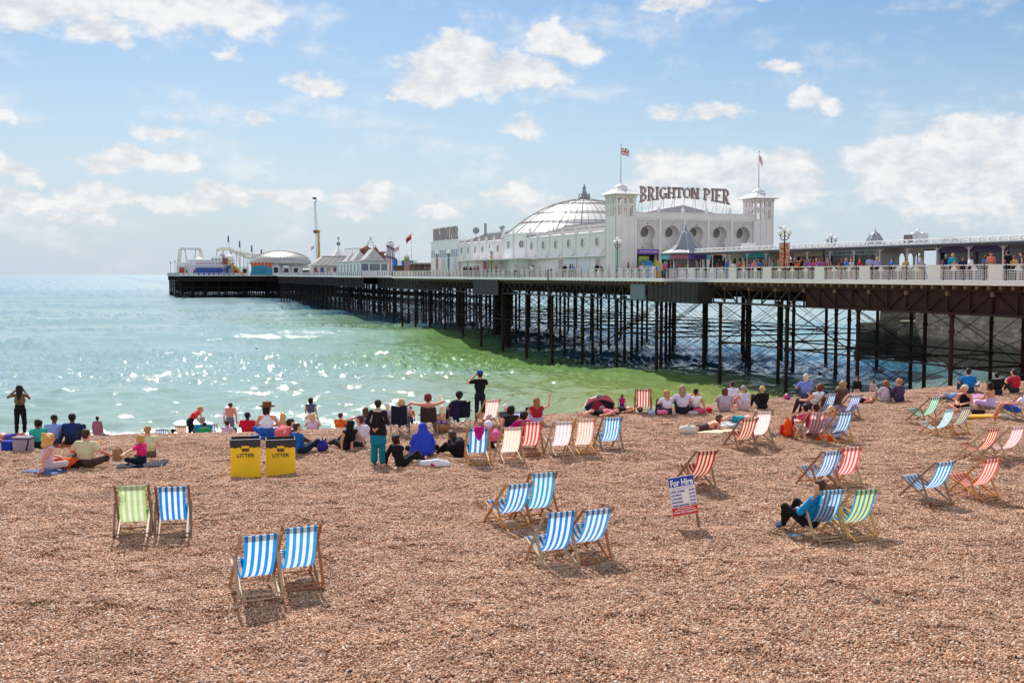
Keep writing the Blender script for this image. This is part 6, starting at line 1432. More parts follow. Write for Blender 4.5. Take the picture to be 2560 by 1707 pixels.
# ---------------------------------------------------------------- people: one smooth surface each, grown over a posed skeleton
def seg_sdf(P, a, b, ra, rb, flat=None):
    """distance to a tapering capsule; flat = (lateral direction, factor) widens its section"""
    ab = b-a; L2 = max(float(ab @ ab), 1e-9); ap = P-a
    t = np.clip((ap @ ab)/L2, 0, 1); q = ap-t[..., None]*ab
    r = ra+(rb-ra)*t
    if flat is not None:
        u, k = flat; lat = q @ u; q2 = (q*q).sum(-1)-lat*lat+(lat/k)**2
        return np.sqrt(np.maximum(q2, 0))-r
    return np.sqrt((q*q).sum(-1))-r
def nets(prims, h, k=.03):
    """surface nets over the smooth union of prims [(a, b, ra, rb, flat, tag)]; returns verts, quads, tag of each quad"""
    lo = np.min([np.minimum(p[0], p[1])-max(p[2], p[3])*(p[4][1] if p[4] else 1) for p in prims], 0)-2.2*h
    hi = np.max([np.maximum(p[0], p[1])+max(p[2], p[3])*(p[4][1] if p[4] else 1) for p in prims], 0)+2.2*h
    n = np.ceil((hi-lo)/h).astype(int)+1
    f = np.full(n, 1.0, np.float32); tg = np.zeros(n, np.int16); best = np.full(n, 9.0, np.float32)
    for a, b, ra, rb, flat, tag_ in prims:
        m = max(ra, rb)*(flat[1] if flat else 1)+k+2*h
        i0 = np.maximum(np.floor((np.minimum(a, b)-m-lo)/h).astype(int), 0); i1 = np.minimum(np.ceil((np.maximum(a, b)+m-lo)/h).astype(int)+1, n)
        ax = [lo[c]+h*np.arange(i0[c], i1[c]) for c in range(3)]
        P = np.stack(np.meshgrid(*ax, indexing='ij'), -1)
        d = seg_sdf(P, a, b, ra, rb, flat).astype(np.float32); sl = tuple(slice(i0[c], i1[c]) for c in range(3))
        o = f[sl]; hh = np.clip(.5+.5*(o-d)/k, 0, 1); f[sl] = o+(d-o)*hh-k*hh*(1-hh)
        w = d < best[sl]; bb = best[sl]; bb[w] = d[w]; best[sl] = bb; tt = tg[sl]; tt[w] = tag_; tg[sl] = tt
    ins = f < 0; c = ins[:-1, :-1, :-1].astype(np.int8)
    tot = sum(ins[x:n[0]-1+x, y:n[1]-1+y, z:n[2]-1+z].astype(np.int8) for x in (0, 1) for y in (0, 1) for z in (0, 1))
    act = np.argwhere((tot > 0) & (tot < 8))
    if not len(act): return None
    idx = np.full(tuple(n-1), -1, np.int64); idx[tuple(act.T)] = np.arange(len(act))
    s = np.zeros((len(act), 3)); cnt = np.zeros(len(act))
    cs = [(0,0,0),(1,0,0),(0,1,0),(1,1,0),(0,0,1),(1,0,1),(0,1,1),(1,1,1)]
    for i, j in ((0,1),(2,3),(4,5),(6,7),(0,2),(1,3),(4,6),(5,7),(0,4),(1,5),(2,6),(3,7)):
        A, B = np.array(cs[i]), np.array(cs[j]); fa = f[tuple((act+A).T)]; fb = f[tuple((act+B).T)]
        m = (fa < 0) != (fb < 0); t = np.where(m, fa/np.where(m, fa-fb, 1), 0)
        s += m[:, None]*(A+t[:, None]*(B-A)); cnt += m
    V = lo+h*(act+s/cnt[:, None])
    Q = []; T = []
    for ax in range(3):
        a1, a2 = [(1, 2), (2, 0), (0, 1)][ax]; e = np.zeros(3, int); e[ax] = 1
        sl0 = [slice(None)]*3; sl1 = [slice(None)]*3; sl0[ax] = slice(0, -1); sl1[ax] = slice(1, None)
        m = ins[tuple(sl0)] != ins[tuple(sl1)]; pts = np.argwhere(m); pts = pts[(pts[:, a1] > 0) & (pts[:, a2] > 0) & (pts[:, a1] < n[a1]-1) & (pts[:, a2] < n[a2]-1)]
        d1 = np.zeros(3, int); d1[a1] = 1; d2 = np.zeros(3, int); d2[a2] = 1
        q = np.stack([idx[tuple((pts-d1-d2).T)], idx[tuple((pts-d2).T)], idx[tuple(pts.T)], idx[tuple((pts-d1).T)]], -1)
        fl = ins[tuple(pts.T)]; q = np.where(fl[:, None], q, q[:, ::-1]); Q.append(q); T.append(tg[tuple(pts.T)])
    Q = np.concatenate(Q); T = np.concatenate(T); ok = (Q >= 0).all(1)
    return V, Q[ok], T[ok]
def sdf_mesh(name, prims, h, mats, parent, k=.03):
    r = nets(prims, h, k)
    V, Q, T = r; me = bpy.data.meshes.new(name); nv, nq = len(V), len(Q)
    me.vertices.add(nv); me.vertices.foreach_set('co', V.astype(np.float32).ravel())
    me.loops.add(nq*4); me.loops.foreach_set('vertex_index', Q.astype(np.int32).ravel())
    me.polygons.add(nq); me.polygons.foreach_set('loop_start', np.arange(nq, dtype=np.int32)*4); me.polygons.foreach_set('loop_total', np.full(nq, 4, np.int32))
    used = sorted(set(T.tolist())); 
    for t in used: me.materials.append(mats[t])
    mp = {t: i for i, t in enumerate(used)}; me.polygons.foreach_set('material_index', np.array([mp[t] for t in T.tolist()], np.int32))
    me.polygons.foreach_set('use_smooth', np.ones(nq, bool)); me.update(calc_edges=True); me.validate()
    return link(name, me, parent)
V3 = lambda *a: np.array(a, float)
def pose(kind):
    """joint positions, 1.7 m adult facing +y; pelvis p, chest c, neck n, head h, shoulders s, elbows e, wrists w, hips, knees k, ankles a, toes t (l = left, r = right)"""
    J = {}
    def legs(hl, kl, al, tl, hr, kr, ar, tr): J.update(hl=V3(*hl), kl=V3(*kl), al=V3(*al), tl=V3(*tl), hr=V3(*hr), kr=V3(*kr), ar=V3(*ar), tr=V3(*tr))
    def torso(p, c, n, h, sw=.185):
        J.update(p=V3(*p), c=V3(*c), n=V3(*n), h=V3(*h)); up = J['n']-J['p']; J['sl'] = J['n']+V3(-sw, 0, 0)-up/np.linalg.norm(up)*.05; J['sr'] = J['n']+V3(sw, 0, 0)-up/np.linalg.norm(up)*.05
    if kind in ('stand', 'walk'):
        torso((0, 0, .95), (0, .01, 1.22), (0, 0, 1.44), (0, .02, 1.60)); st = .0 if kind == 'stand' else .2
        legs((-.09, 0, .90), (-.11, st*.7+.02, .50), (-.12, st*.6-.02, .09), (-.14, st*.6+.13, .03), (.09, 0, .90), (.11, -st*.1+.02, .50), (.12, -st-.02, .09+st*.1), (.14, -st+.13, .03))
        arms = 'down'
    elif kind == 'bend':
        torso((0, -.08, .90), (0, .14, 1.13), (0, .33, 1.26), (0, .45, 1.34)); legs((-.09, -.08, .86), (-.12, .02, .48), (-.13, -.05, .09), (-.14, .1, .03), (.09, -.08, .86), (.12, .04, .48), (.13, 0, .09), (.14, .15, .03)); arms = 'hang'
    elif kind == 'hug':
        torso((0, 0, .11), (0, -.01, .36), (0, .05, .55), (0, .09, .70)); legs((-.1, .03, .10), (-.15, .40, .42), (-.13, .56, .08), (-.14, .70, .03), (.1, .03, .10), (.15, .40, .42), (.13, .56, .08), (.14, .70, .03)); arms = 'knees'
    elif kind == 'lean':
        torso((0, 0, .11), (0, -.10, .35), (0, -.14, .55), (0, -.12, .71)); legs((-.1, .03, .10), (-.12, .42, .20), (-.12, .82, .08), (-.14, .86, .18), (.1, .03, .10), (.14, .42, .30), (.1, .75, .08), (.1, .80, .16)); arms = 'back'
    elif kind == 'cross':
        torso((0, 0, .11), (0, .0, .36), (0, .03, .56), (0, .06, .71)); legs((-.1, .04, .10), (-.36, .26, .17), (-.05, .40, .08), (.06, .44, .06), (.1, .04, .10), (.36, .26, .17), (.05, .34, .08), (-.06, .38, .06)); arms = 'lap'
    elif kind == 'hunch':
        torso((0, 0, .11), (0, .06, .34), (0, .22, .47), (0, .34, .55)); legs((-.1, .03, .10), (-.12, .42, .30), (-.1, .74, .08), (-.1, .8, .14), (.1, .03, .10), (.16, .42, .22), (.12, .78, .08), (.12, .84, .14)); arms = 'lap'
    elif kind == 'chair':
        torso((0, 0, .33), (0, -.14, .56), (0, -.27, .75), (0, -.28, .91)); legs((-.1, .05, .33), (-.13, .42, .46), (-.12, .62, .09), (-.13, .76, .05), (.1, .05, .33), (.13, .42, .46), (.12, .60, .09), (.13, .74, .05)); arms = 'lap'
    elif kind == 'prone':
        torso((0, 0, .12), (0, .27, .17), (0, .46, .27), (0, .58, .40)); legs((-.1, -.04, .12), (-.12, -.42, .09), (-.13, -.82, .08), (-.14, -.93, .05), (.1, -.04, .12), (.12, -.42, .09), (.13, -.82, .08), (.14, -.93, .05)); arms = 'elbows'
    elif kind == 'supine':
        torso((0, 0, .12), (0, .27, .13), (0, .50, .13), (0, .68, .14)); legs((-.1, -.04, .12), (-.13, -.42, .13), (-.16, -.82, .08), (-.18, -.86, .20), (.1, -.04, .12), (.14, -.40, .22), (.13, -.74, .08), (.13, -.80, .2)); arms = 'sides'
    A = {'down': ((-.25, -.02, 1.14), (-.25, .08, .88), (.25, -.02, 1.14), (.25, .08, .88)),
         'hang': ((-.2, .36, .96), (-.14, .48, .72), (.2, .36, .96), (.14, .48, .72)),
         'knees': ((-.27, .16, .36), (-.10, .40, .38), (.27, .16, .36), (.10, .42, .36)),
         'back': ((-.27, -.28, .32), (-.30, -.42, .06), (.27, -.28, .32), (.30, -.42, .06)),
         'lap': ((-.27, .06, .32), (-.12, .24, .26), (.27, .06, .32), (.12, .24, .26)),
         'elbows': ((-.2, .52, .04), (-.06, .72, .06), (.2, .52, .04), (.06, .72, .06)),
         'sides': ((-.27, .24, .10), (-.30, -.02, .07), (.27, .24, .10), (.30, -.02, .07))}[arms]
    if kind == 'chair': A = ((-.27, -.02, .52), (-.2, .22, .50), (.27, -.02, .52), (.2, .22, .50))
    J.update(el=V3(*A[0]), wl=V3(*A[1]), er=V3(*A[2]), wr=V3(*A[3])); return J
ARM = {'photo': dict(el=(-.40, .10, 1.32), wl=(-.14, .24, 1.56), er=(.25, .18, 1.27), wr=(.07, .26, 1.50)),
       'hips_back': dict(el=(-.27, -.14, 1.16), wl=(-.08, -.17, .98), er=(.27, -.14, 1.16), wr=(.08, -.17, 1.0)),
       'reach_l': dict(el=(-.42, .08, .44), wl=(-.66, .16, .38)), 'prop_r': dict(er=(.30, -.18, .30), wr=(.34, -.20, .05)), 'prop_l': dict(el=(-.30, -.18, .30), wl=(-.34, -.20, .05)),
       'raise_r': dict(er=(.36, .06, .58), wr=(.40, .1, .82)), 'face': dict(er=(.26, .16, .44), wr=(.12, .2, .62)), 'phone': dict(el=(-.26, .22, .50), wl=(-.1, .34, .66)),
       'wide': dict(el=(-.34, .04, .36), wl=(-.34, .28, .28), er=(.34, .04, .36), wr=(.36, .28, .26))}
SKIN = {'p': 'e0a98c', 't': 'c58a63', 'r': 'd98f78', 'b': '6b4430', 'd': '3f2a20'}
def person(label, pos, head, kind, top='ffffff', bot='22242c', hair=('short', '3a2418'), skin='p', arms=None, scale=1.0, sleeve=.5, legs=1.0, shoes=None, h=.019, turn=0, look=0, extra=None, group='people on the beach', fem=False, hat=None, shirtless=False, shift=None, strap=False, zoff=0, tilt=0):
    t = empty('person', (pos[0], pos[1], pos[2]+zoff), R(head), label, 'person', group); t.scale = ((scale*1.1 if kind in ('hug', 'lean', 'cross', 'hunch', 'chair') else scale),)*3
    J = pose(kind)
    for a_ in (arms if isinstance(arms, (list, tuple)) else [arms] if arms else []): J.update({k: V3(*v) for k, v in ARM[a_].items()})
    if shift: J.update({k: V3(*v) for k, v in shift.items()})
    g = random.Random(label); 
    for k in ('el', 'er', 'wl', 'wr', 'kl', 'kr'): J[k] = J[k]+V3(g.uniform(-.02, .02), g.uniform(-.02, .02), g.uniform(0, .015))
    sm_, tm, bm_ = mat('skin', SKIN[skin], .55, vary=.08, vscale=8, spec=.35), cloth(top), cloth(bot)
    up = (J['n']-J['p']); up /= np.linalg.norm(up); X = V3(1, 0, 0)
    tm_tag = 0 if shirtless else 1
    mats = {0: sm_, 1: tm, 2: bm_, 3: mat('shoe', shoes or '2a2420', .6)}
    w = .96 if fem else 1.06
    hipw = 1.42 if fem else 1.28
    torso = [(J['p']-up*.0, J['p']+up*.10, .105, .098, (X, hipw), 2), (J['p']+up*.09, J['c'], .090*w, .112*w, (X, 1.34), tm_tag), (J['c'], J['n']-up*.07, .112*w, .085*w, (X, 1.48), tm_tag),
             (J['sl']+V3(.02, 0, 0), J['sr']-V3(.02, 0, 0), .062*w, .062*w, None, 0 if strap else tm_tag)]
    neck = [(J['n']-up*.05, J['h']-up*.06+0*X, .056, .050, None, 0)]
    hd = J['h']; ln = math.radians(look); fw = V3(-math.sin(ln), math.cos(ln), 0); 
    if kind == 'prone': fw = V3(0, .9, -.3)
    if kind == 'supine': fw = V3(0, .1, 1); 
    hu = V3(0, 0, 1) if kind not in ('supine',) else V3(0, 1, 0)
    side = np.cross(fw, hu); side /= np.linalg.norm(side)
    headp = [(hd-fw*.012+hu*.03, hd+fw*.022+hu*.02, .088, .080, None, 0), (hd+fw*.03-hu*.045, hd+fw*.045-hu*.075, .060, .042, None, 0), (hd+fw*.10-hu*.005, hd+fw*.112-hu*.03, .012, .017, None, 0),
             (hd+side*.088-hu*.005, hd+side*.088+hu*.02, .016, .018, None, 0), (hd-side*.088-hu*.005, hd-side*.088+hu*.02, .016, .018, None, 0)]
    limbs = []
    for s_ in 'lr':
        S_, E, Wr = J['s'+s_], J['e'+s_], J['w'+s_]; tagA = tm_tag if not strap else 0
        if sleeve >= .45 and tagA:
            m = S_+(E-S_)*min(1, sleeve/.5*.62) if sleeve <= .5 else E
            limbs += [(S_, m, .056*w, .050*w, None, 1), (m, E, .047*w, .040*w, None, 0 if sleeve <= .5 else 1)]
            limbs += [(E, Wr, .040*w, .028*w, None, 1 if sleeve > .8 else 0)]
        else: limbs += [(S_, E, .050*w, .040*w, None, 0), (E, Wr, .040*w, .027*w, None, 0)]
        d = Wr-E; d /= max(np.linalg.norm(d), 1e-6); 
        if J['w'+s_][2] < .1 and kind not in ('prone', 'supine'): d = V3(.2*(1 if s_ == 'r' else -1), -.8, -.15); 
        d = d/np.linalg.norm(d); n1 = np.cross(d, V3(0, 0, 1)); n1 = n1/max(np.linalg.norm(n1), 1e-6); n2 = np.cross(n1, d)
        palm = Wr+d*.07; limbs += [(Wr, palm, .026, .030, (n1, 1.25), 0)]
        for q_, (o_, l_) in enumerate(((-.030, .060), (-.010, .072), (.011, .068), (.031, .052))):
            a0 = palm+n1*o_; a1 = a0+d*l_*.55+n1*o_*.25; a2 = a1+d*l_*.35-n2*.02; limbs += [(a0, a1, .0105, .0095, None, 0), (a1, a2, .0095, .008, None, 0)]
        th = palm-d*.035+n1*(-.032 if s_ == 'l' else .032); limbs += [(th, th+d*.035+n1*(-.03 if s_ == 'l' else .03), .012, .009, None, 0)]
    lg = []
    for s_ in 'lr':
        H_, K, A_, T_ = J['h'+s_], J['k'+s_], J['a'+s_], J['t'+s_]; 
        t1 = 2 if legs > .15 else 0; mid = H_+(K-H_)*min(1, max(legs, .2)*2*.9)
        lg += [(H_, mid, .088, .088-.03*min(1, max(legs, .2)*2*.9), None, 2), (mid, K, .070 if legs < .5 else .058, .052, None, 2 if legs >= .5 else 0)]
        md = K+(A_-K)*.4; lg += [(K, md, .052, .050, None, 2 if legs >= .6 else 0), (md, A_, .050, .034, None, 2 if legs >= .9 else 0)]
        ft = 3 if shoes else 0; lg += [(A_, T_, .036, .030, None, ft), (A_, A_+(A_-T_)*.22-V3(0, 0, .01), .034, .028, None, ft)]
    sdf_mesh('body', torso+neck+headp+limbs+lg, h, mats, t, .022)
    # clothes as parts of their own, a little outside the body
    def grow(ps, tags, d, m, nm, drop=None):
        pp = [(a, b, ra+d, rb+d, fl, 1) for a, b, ra, rb, fl, tg in ps if tg in tags]
        if pp: return sdf_mesh(nm, pp, h, {1: m}, t, .03)
    if not shirtless: grow(torso+[l for l in limbs if l[5] == 1], (1,), .011, tm, 'shirt' if not strap else 'top')
    grow(torso+lg, (2,), .010, bm_, 'trousers' if legs >= .6 else ('shorts' if legs > .2 else 'swimwear'))
    # hair
    st, hc = hair; hm = mat('hair', hc, .6, vary=.35, vscale=25, spec=.3, bump=.5, bscale=60)
    c = hd-fw*.012+hu*.03; hp = [(c-fw*.018+hu*.018, c+fw*.02+hu*.022, .089, .080, None, 1)]
    if st != 'bald': hp += [(c-fw*.03-hu*.01, c-fw*.03-hu*.05, .078, .062, None, 1)]
    if st in ('long', 'longer', 'bob', 'curly'):
        ll = {'long': .30, 'longer': .48, 'bob': .12, 'curly': .15}[st]; dn = -up if kind not in ('prone',) else V3(0, -.2, -1); dn = dn/np.linalg.norm(dn)
        b0 = c-fw*.05; hp += [(b0, b0+dn*ll-fw*.02, .080, .05 if st != 'curly' else .09, (side, 1.25 if st != 'curly' else 1.4), 1)]
        for sg in (-1, 1): hp += [(c+side*.065*sg-fw*.01, c+side*.075*sg-fw*.02+dn*min(ll, .22), .038, .03, None, 1)]
        if st == 'curly':
            for q_ in range(26): u = g.uniform(0, 6.28); v = side*math.cos(u)*.14+hu*(g.uniform(-.2, .09))-fw*(.05+.08*math.sin(u)); hp += [(c+v, c+v*1.05, .042, .034, None, 1)]
    if st == 'bun': hp += [(c-fw*.08+hu*.07, c-fw*.09+hu*.08, .042, .04, None, 1)]
    if st == 'tail': hp += [(c-fw*.09+hu*.05, c-fw*.13+hu*.03, .035, .035, None, 1), (c-fw*.13+hu*.02, c-fw*.12-hu*.16, .032, .015, None, 1)]
    if st != 'none': sdf_mesh('hair' if not st == 'bald' else 'hair', [(a, b, ra*(1 if st != 'bald' else .93), rb*(1 if st != 'bald' else .93), fl, tg) for a, b, ra, rb, fl, tg in hp], min(h, .014), {1: hm}, t, .03)
    # face: eyes and mouth
    if h < .017 or look:
        for sg in (-1, 1):
            q = MB(); q.ball(tuple(hd+fw*.088+side*.034*sg+hu*.005), .012, 6, 4); q.build('eye', mat('eye', (.03, .02, .02), .2), t)
        q = MB(); m0 = hd+fw*.094-hu*.058; q.bar(tuple(m0-side*.024), tuple(m0+side*.024), .014, .010); q.build('mouth', mat('lip', (.35, .08, .07), .5), t)
    if hat:
        hk, hcx = hat; q = MB(); cc = c+hu*.055
        if hk == 'brim': q.lathe([(.21, -.005), (.215, .01), (.125, .02), (.118, .10), (.10, .125), (.0, .12)], 20, tuple(cc))
        elif hk == 'cap': q.lathe([(.106, -.03), (.112, -.01), (.105, .05), (.07, .09), (.0, .103)], 16, tuple(cc-hu*.02)); q.bar(tuple(cc+fw*.08-hu*.03), tuple(cc+fw*.19-hu*.04), .13, .012)
        elif hk == 'wrap': q.ball(tuple(c+hu*.035-fw*.01), (.118, .125, .105), 14, 9)
        q.build('hat', cloth(hcx), t, smooth=True)
    for e in (extra or []): e(t, J, mats, h)
    return t
def garment(nm, col, fn, k=.04):
    def f(t, J, mats, h): sdf_mesh(nm, [(a, b, ra, rb, fl, 1) for a, b, ra, rb, fl in fn(J)], h, {1: cloth(col)}, t, k)
    return f
# ---------------------------------------------------------------- who sits where on the beach
PB = on_beach; PT = by_top
Xa = V3(1, 0, 0)
def P_(label, pos, *a, **k): return person(label, pos, *a, **k)
# left group
P_('woman standing at far left raising her arms, long black hair, olive top, black leggings', PB(52, 1096), 8, 'stand', '6e5f3e', '15131a', ('longer', '14100f'), 'b', 'photo', sleeve=0, fem=True, h=.015, strap=True)
P_('woman in a turquoise patterned blouse leaning on one arm, dark ponytail', PB(98, 1124), 50, 'cross', '2fa89a', '1c2026', ('tail', '120f10'), 'b', 'prop_l', sleeve=.5, fem=True, look=15)
P_('bald man in a light blue shirt seen from behind beside the navy shirted man', PB(134, 1114), 0, 'hug', '8fa4dc', '3a4468', ('bald', '241a16'), 'b', sleeve=1, scale=1.06)
P_('man in a navy tee shirt sitting on an orange mat', PB(179, 1113), 0, 'hug', '1f3564', '20242e', ('short', '151011'), 'b', sleeve=.5, scale=1.08)
P_('figure in a dusty pink robe standing at the water edge', PT(243, 1043, 1.25), 0, 'stand', '9a6478', '9a6478', ('short', '15100f'), 'b', scale=.75, sleeve=1, extra=[garment('robe', '9a6478', lambda J: [(J['c'], V3(0, 0, .35), .16, .19, (Xa, 1.3))])])
P_('dark haired person low behind the crest below the pink robed figure', PT(249, 1072, .85), 0, 'hug', '2a2030', '2a2030', ('short', '181210'), 'b')
P_('woman with a mass of curly blonde hair and a pale pink top', PB(120, 1176), -48, 'cross', 'd6b6c0', 'c9b4bc', ('curly', 'd9a860'), 'r', 'prop_r', sleeve=0, fem=True, h=.015, scale=1.04)
P_('man in a cream polo shirt sitting cross legged by an orange rucksack', PB(214, 1170), -5, 'cross', 'ccc7a0', '4a3a30', ('short', '3a2a20'), 'r', 'wide', sleeve=.5, h=.015, scale=1.1)
P_('blonde girl in a bright pink waistcoat kneeling by a takeaway box', PB(355, 1160), 80, 'cross', 'e02a78', '1c2438', ('bob', 'c99a55'), 'p', 'reach_l', sleeve=.5, scale=.86, h=.015, fem=True)
P_('person in a cream shirt mostly hidden behind the girl in pink', PB(372, 1146), 30, 'hug', 'd8cfa8', '6a6050', ('short', 'b08a50'), 'p')
P_('person in a dark purple jacket low beside the water edge chair', PT(368, 1075, .85), 0, 'hug', '2a2038', '2a2038', ('short', '1a1414'), 'p')
P_('sunbather lying at the far left behind the cool bags', PB(24, 1103), 75, 'supine', 'c07a5a', '5a4aa0', ('short', 'a5784a'), 'r', legs=.2, shirtless=True, sleeve=0)
# behind the crest, left of centre
P_('small dark head behind the crest near the beige chair', PT(431, 1070, .85), 0, 'hug', '2a1a1a', '2a1a1a', ('short', '15100e'), 'd', scale=.9)
P_('person with auburn hair in a bun wearing white below the beige chair', PT(457, 1071, .86), 10, 'hug', 'e8dede', '4a4a5a', ('bun', '6a2c20'), 'p', look=-50)
P_('blonde woman in a red vest and black trousers bending forward', PT(478, 1025, 1.35), -45, 'bend', 'd8342e', '15151c', ('tail', 'b88a58'), 'p', sleeve=0, fem=True)
P_('heavy grey haired man in a teal shirt seen from behind', PT(504, 1050, .88), 0, 'hug', '1f86a4', '2a4a5a', ('short', '8c8482'), 'p', sleeve=.5, scale=1.12)
P_('child with dark hair in green beside the man in teal', PT(510, 1045, .9), 0, 'hug', '1f9a5a', '1f6a4a', ('short', '1a1210'), 'p', scale=.8)
P_('topless man in purple grey shorts with a white shirt on his shoulder', PT(574, 1012, 1.62), 0, 'stand', 'dcdce8', '76708c', ('short', '5a3626'), 'r', scale=1.05, legs=.5, sleeve=0, shirtless=True, shift=dict(h=(0, .14, 1.50), n=(0, .10, 1.40)), extra=[garment('shirt_over_shoulder', 'e2e2ee', lambda J: [(J['sl'], J['sl']+V3(-.05, 0, -.28), .07, .06, None)])])
P_('person in a pale pink shirt with short brown hair left of the red tee', PT(566, 1055, .84), -15, 'hug', 'dcb9cc', '4a4050', ('short', '3a2018'), 'p', sleeve=.5)
P_('man in a red tee shirt seen from behind among the crest sitters', PT(617, 1034, .93), 0, 'hug', 'c81c34', '2a2a34', ('short', '14100f'), 'd', sleeve=.5, scale=1.08)
P_('woman in a brown brimmed hat and white strapless top', PB(668, 1092), 0, 'cross', 'e9e6ee', '2c5aa8', ('bob', '241614'), 'r', sleeve=0, fem=True, scale=1.12, hat=('brim', '7a4a2a'), look=-35, h=.016, strap=True)
P_('slim blonde woman in a bikini right of the brown hat', PT(706, 1034, .88), 0, 'hug', '3a3450', '3a3450', ('long', 'd2ab74'), 't', sleeve=0, fem=True, legs=.1, shirtless=True)
P_('man in a pink shirt stooping forward behind the right litter bin', PB(696, 1118), -55, 'hunch', 'd4686c', '3c3c48', ('short', '2a1a14'), 'p', sleeve=.7, scale=1.12)
P_('boy in a blue hooded top with a red strap leaning on his hand', PB(753, 1136), -45, 'lean', '1d55a4', '1c2a40', ('short', '4a2e20'), 'p', 'prop_l', sleeve=1, legs=1, h=.015, scale=.98, extra=[garment('red_strap', 'b8203a', lambda J: [(J['sl']+V3(0, -.04, .05), J['c']+V3(.12, .06, 0), .03, .03, None)])])
P_('dark haired woman standing in a blue grey top and pale shorts', PT(777, 1004, 1.5), -10, 'stand', '4a5878', 'd8c8c4', ('bob', '1c1214'), 't', sleeve=0, legs=.3, fem=True, scale=.97)
P_('blonde woman in a lilac top sitting before the standing woman', PT(781, 1033, .9), 8, 'hug', 'd9c0dc', '6a5a78', ('long', 'd6b07a'), 'p', sleeve=0, fem=True)
P_('boy in an orange tee shirt behind the young couple', PT(849, 1033, .82), -20, 'hug', 'e4641c', '3a3a44', ('short', '4a2c1c'), 'p', scale=.92, sleeve=.5)
P_('girl in a lavender top stretching her arm to the left', PT(914, 1021, .86), 10, 'hug', 'b3a4cc', '8a7aa8', ('long', '5a3a2a'), 'p', 'reach_l', sleeve=.5, fem=True)
P_('woman in a black vest with long black hair sitting with legs out', PB(869, 1126), 42, 'lean', '15131a', '22202c', ('long', '130f12'), 't', 'prop_l', sleeve=0, fem=True, h=.015, legs=1)
P_('bearded man in a white tee shirt and sunglasses leaning beside her', PB(897, 1119), 25, 'lean', 'dcd2e6', '3a3c48', ('short', '5a3420'), 'r', 'prop_r', sleeve=.5, h=.015, look=40, scale=1.06)
P_('elderly woman standing in a dark tunic and teal trousers with a pale scarf', PB(946, 1164), -12, 'stand', '221c24', '0f7a90', ('short', '1c1616'), 't', 'hips_back', sleeve=1, h=.014, fem=True, shoes='4a3a34',
   extra=[garment('tunic', '221c24', lambda J: [(J['c']+V3(0, 0, -.05), V3(0, 0, .86), .125, .165, (Xa, 1.45))]), garment('skirt', '0f7a90', lambda J: [(V3(0, 0, .84), V3(0, 0, .62), .155, .165, (Xa, 1.35))]),
          garment('wide_trousers', '0f7a90', lambda J: [(V3(-.10, 0, .66), V3(-.12, 0, .12), .088, .092, None), (V3(.10, 0, .66), V3(.12, 0, .12), .088, .092, None)], .02),
          garment('scarf', 'b9b0a8', lambda J: [(J['sl']+V3(.06, 0, .04), J['sl']+V3(-.03, -.09, -.32), .04, .035, None), (J['sr']+V3(-.06, 0, .04), J['sr']+V3(.06, -.06, -.34), .04, .03, None), (J['n']+V3(-.06, -.03, 0), J['n']+V3(.06, -.03, 0), .06, .06, None)])])
P_('white haired person just left of the tall navy camping chair', PT(970, 1011, .93), 0, 'chair', 'a9b2cc', '50546a', ('short', 'd8d4d0'), 'p', zoff=-.1)
# camping chairs
def camp_chair(label, pos, head, col, hi=.98, coat=None):
    t = empty('camping_chair', tuple(pos), R(head), label, 'camping chair', 'folding camping chairs at the crest'); cm = cloth(col); fm = mat('steel_tube', (.33, .31, .30), .35, metal=.6)
    q = MB(); n = 8; m = 8; vs = []
    for i in range(n+1):
        u = i/n-.5
        for j in range(m+1): v = j/m; vs.append((u*.54*(1-.1*v), -.24-.14*v-.05*(1-(2*u)**2)*(1-v*.4), .40+(hi-.40)*v-.06*(1-(2*u)**2)*(v > .95)))
    q.add(vs, [(i*(m+1)+j, (i+1)*(m+1)+j, (i+1)*(m+1)+j+1, i*(m+1)+j+1) for i in range(n) for j in range(m)]); q.build('back_cloth', cm, t)
    q = MB(); q.add([(-.26, -.24, .40), (.26, -.24, .40), (.28, .24, .44), (-.28, .24, .44), (-.2, 0, .36), (.2, 0, .36)], ((0, 1, 5, 4), (4, 5, 2, 3), (0, 4, 3), (1, 2, 5))); q.build('seat_cloth', cm, t)
    for sx in (-1, 1):
        q = MB(); q.tube([(sx*.29, -.30, 0), (sx*.28, -.25, .42), (sx*.25, -.39, hi)], .012, 6); q.build('upright', fm, t)
        q = MB(); q.tube([(sx*.30, .27, 0), (sx*.30, .27, .62)], .012, 6); q.build('front_leg', fm, t)
        q = MB(); q.box((sx*.31, .0, .63), (.07, .56, .02)); q.build('armrest', cm, t)
        q = MB(); q.tube([(sx*.29, -.30, .02), (-sx*.27, -.26, .42)], .011, 6); q.build('cross_bar', fm, t)
        q = MB(); q.tube([(sx*.29, -.30, .02), (sx*.30, .27, .42)], .011, 6); q.build('side_bar', fm, t)
    if coat:
        sdf_mesh('coat', [(V3(-.30, -.40, hi-.05), V3(-.32, -.42, .42), .10, .07, None, 1), (V3(-.22, -.42, hi-.02), V3(-.2, -.42, .32), .07, .05, None, 1), (V3(-.36, -.38, hi-.1), V3(-.42, -.3, .5), .06, .05, None, 1)], .02, {1: cloth(coat)}, t, .05)
    return t
p = PB(1000, 1089); camp_chair('tall navy camping chair, leftmost of the three at the crest', p, 2, '1b2036', 1.06)
P_('blonde person sitting in the leftmost camping chair', (p.x+.07, p.y+.03, p.z+.08), 2, 'chair', 'c8b8b4', '3a3c50', ('bob', 'c8a070'), 'r', scale=1.03)
p = PB(1075, 1084); camp_chair('dark grey camping chair, middle of the three at the crest', p, -4, '3a3236', .94)
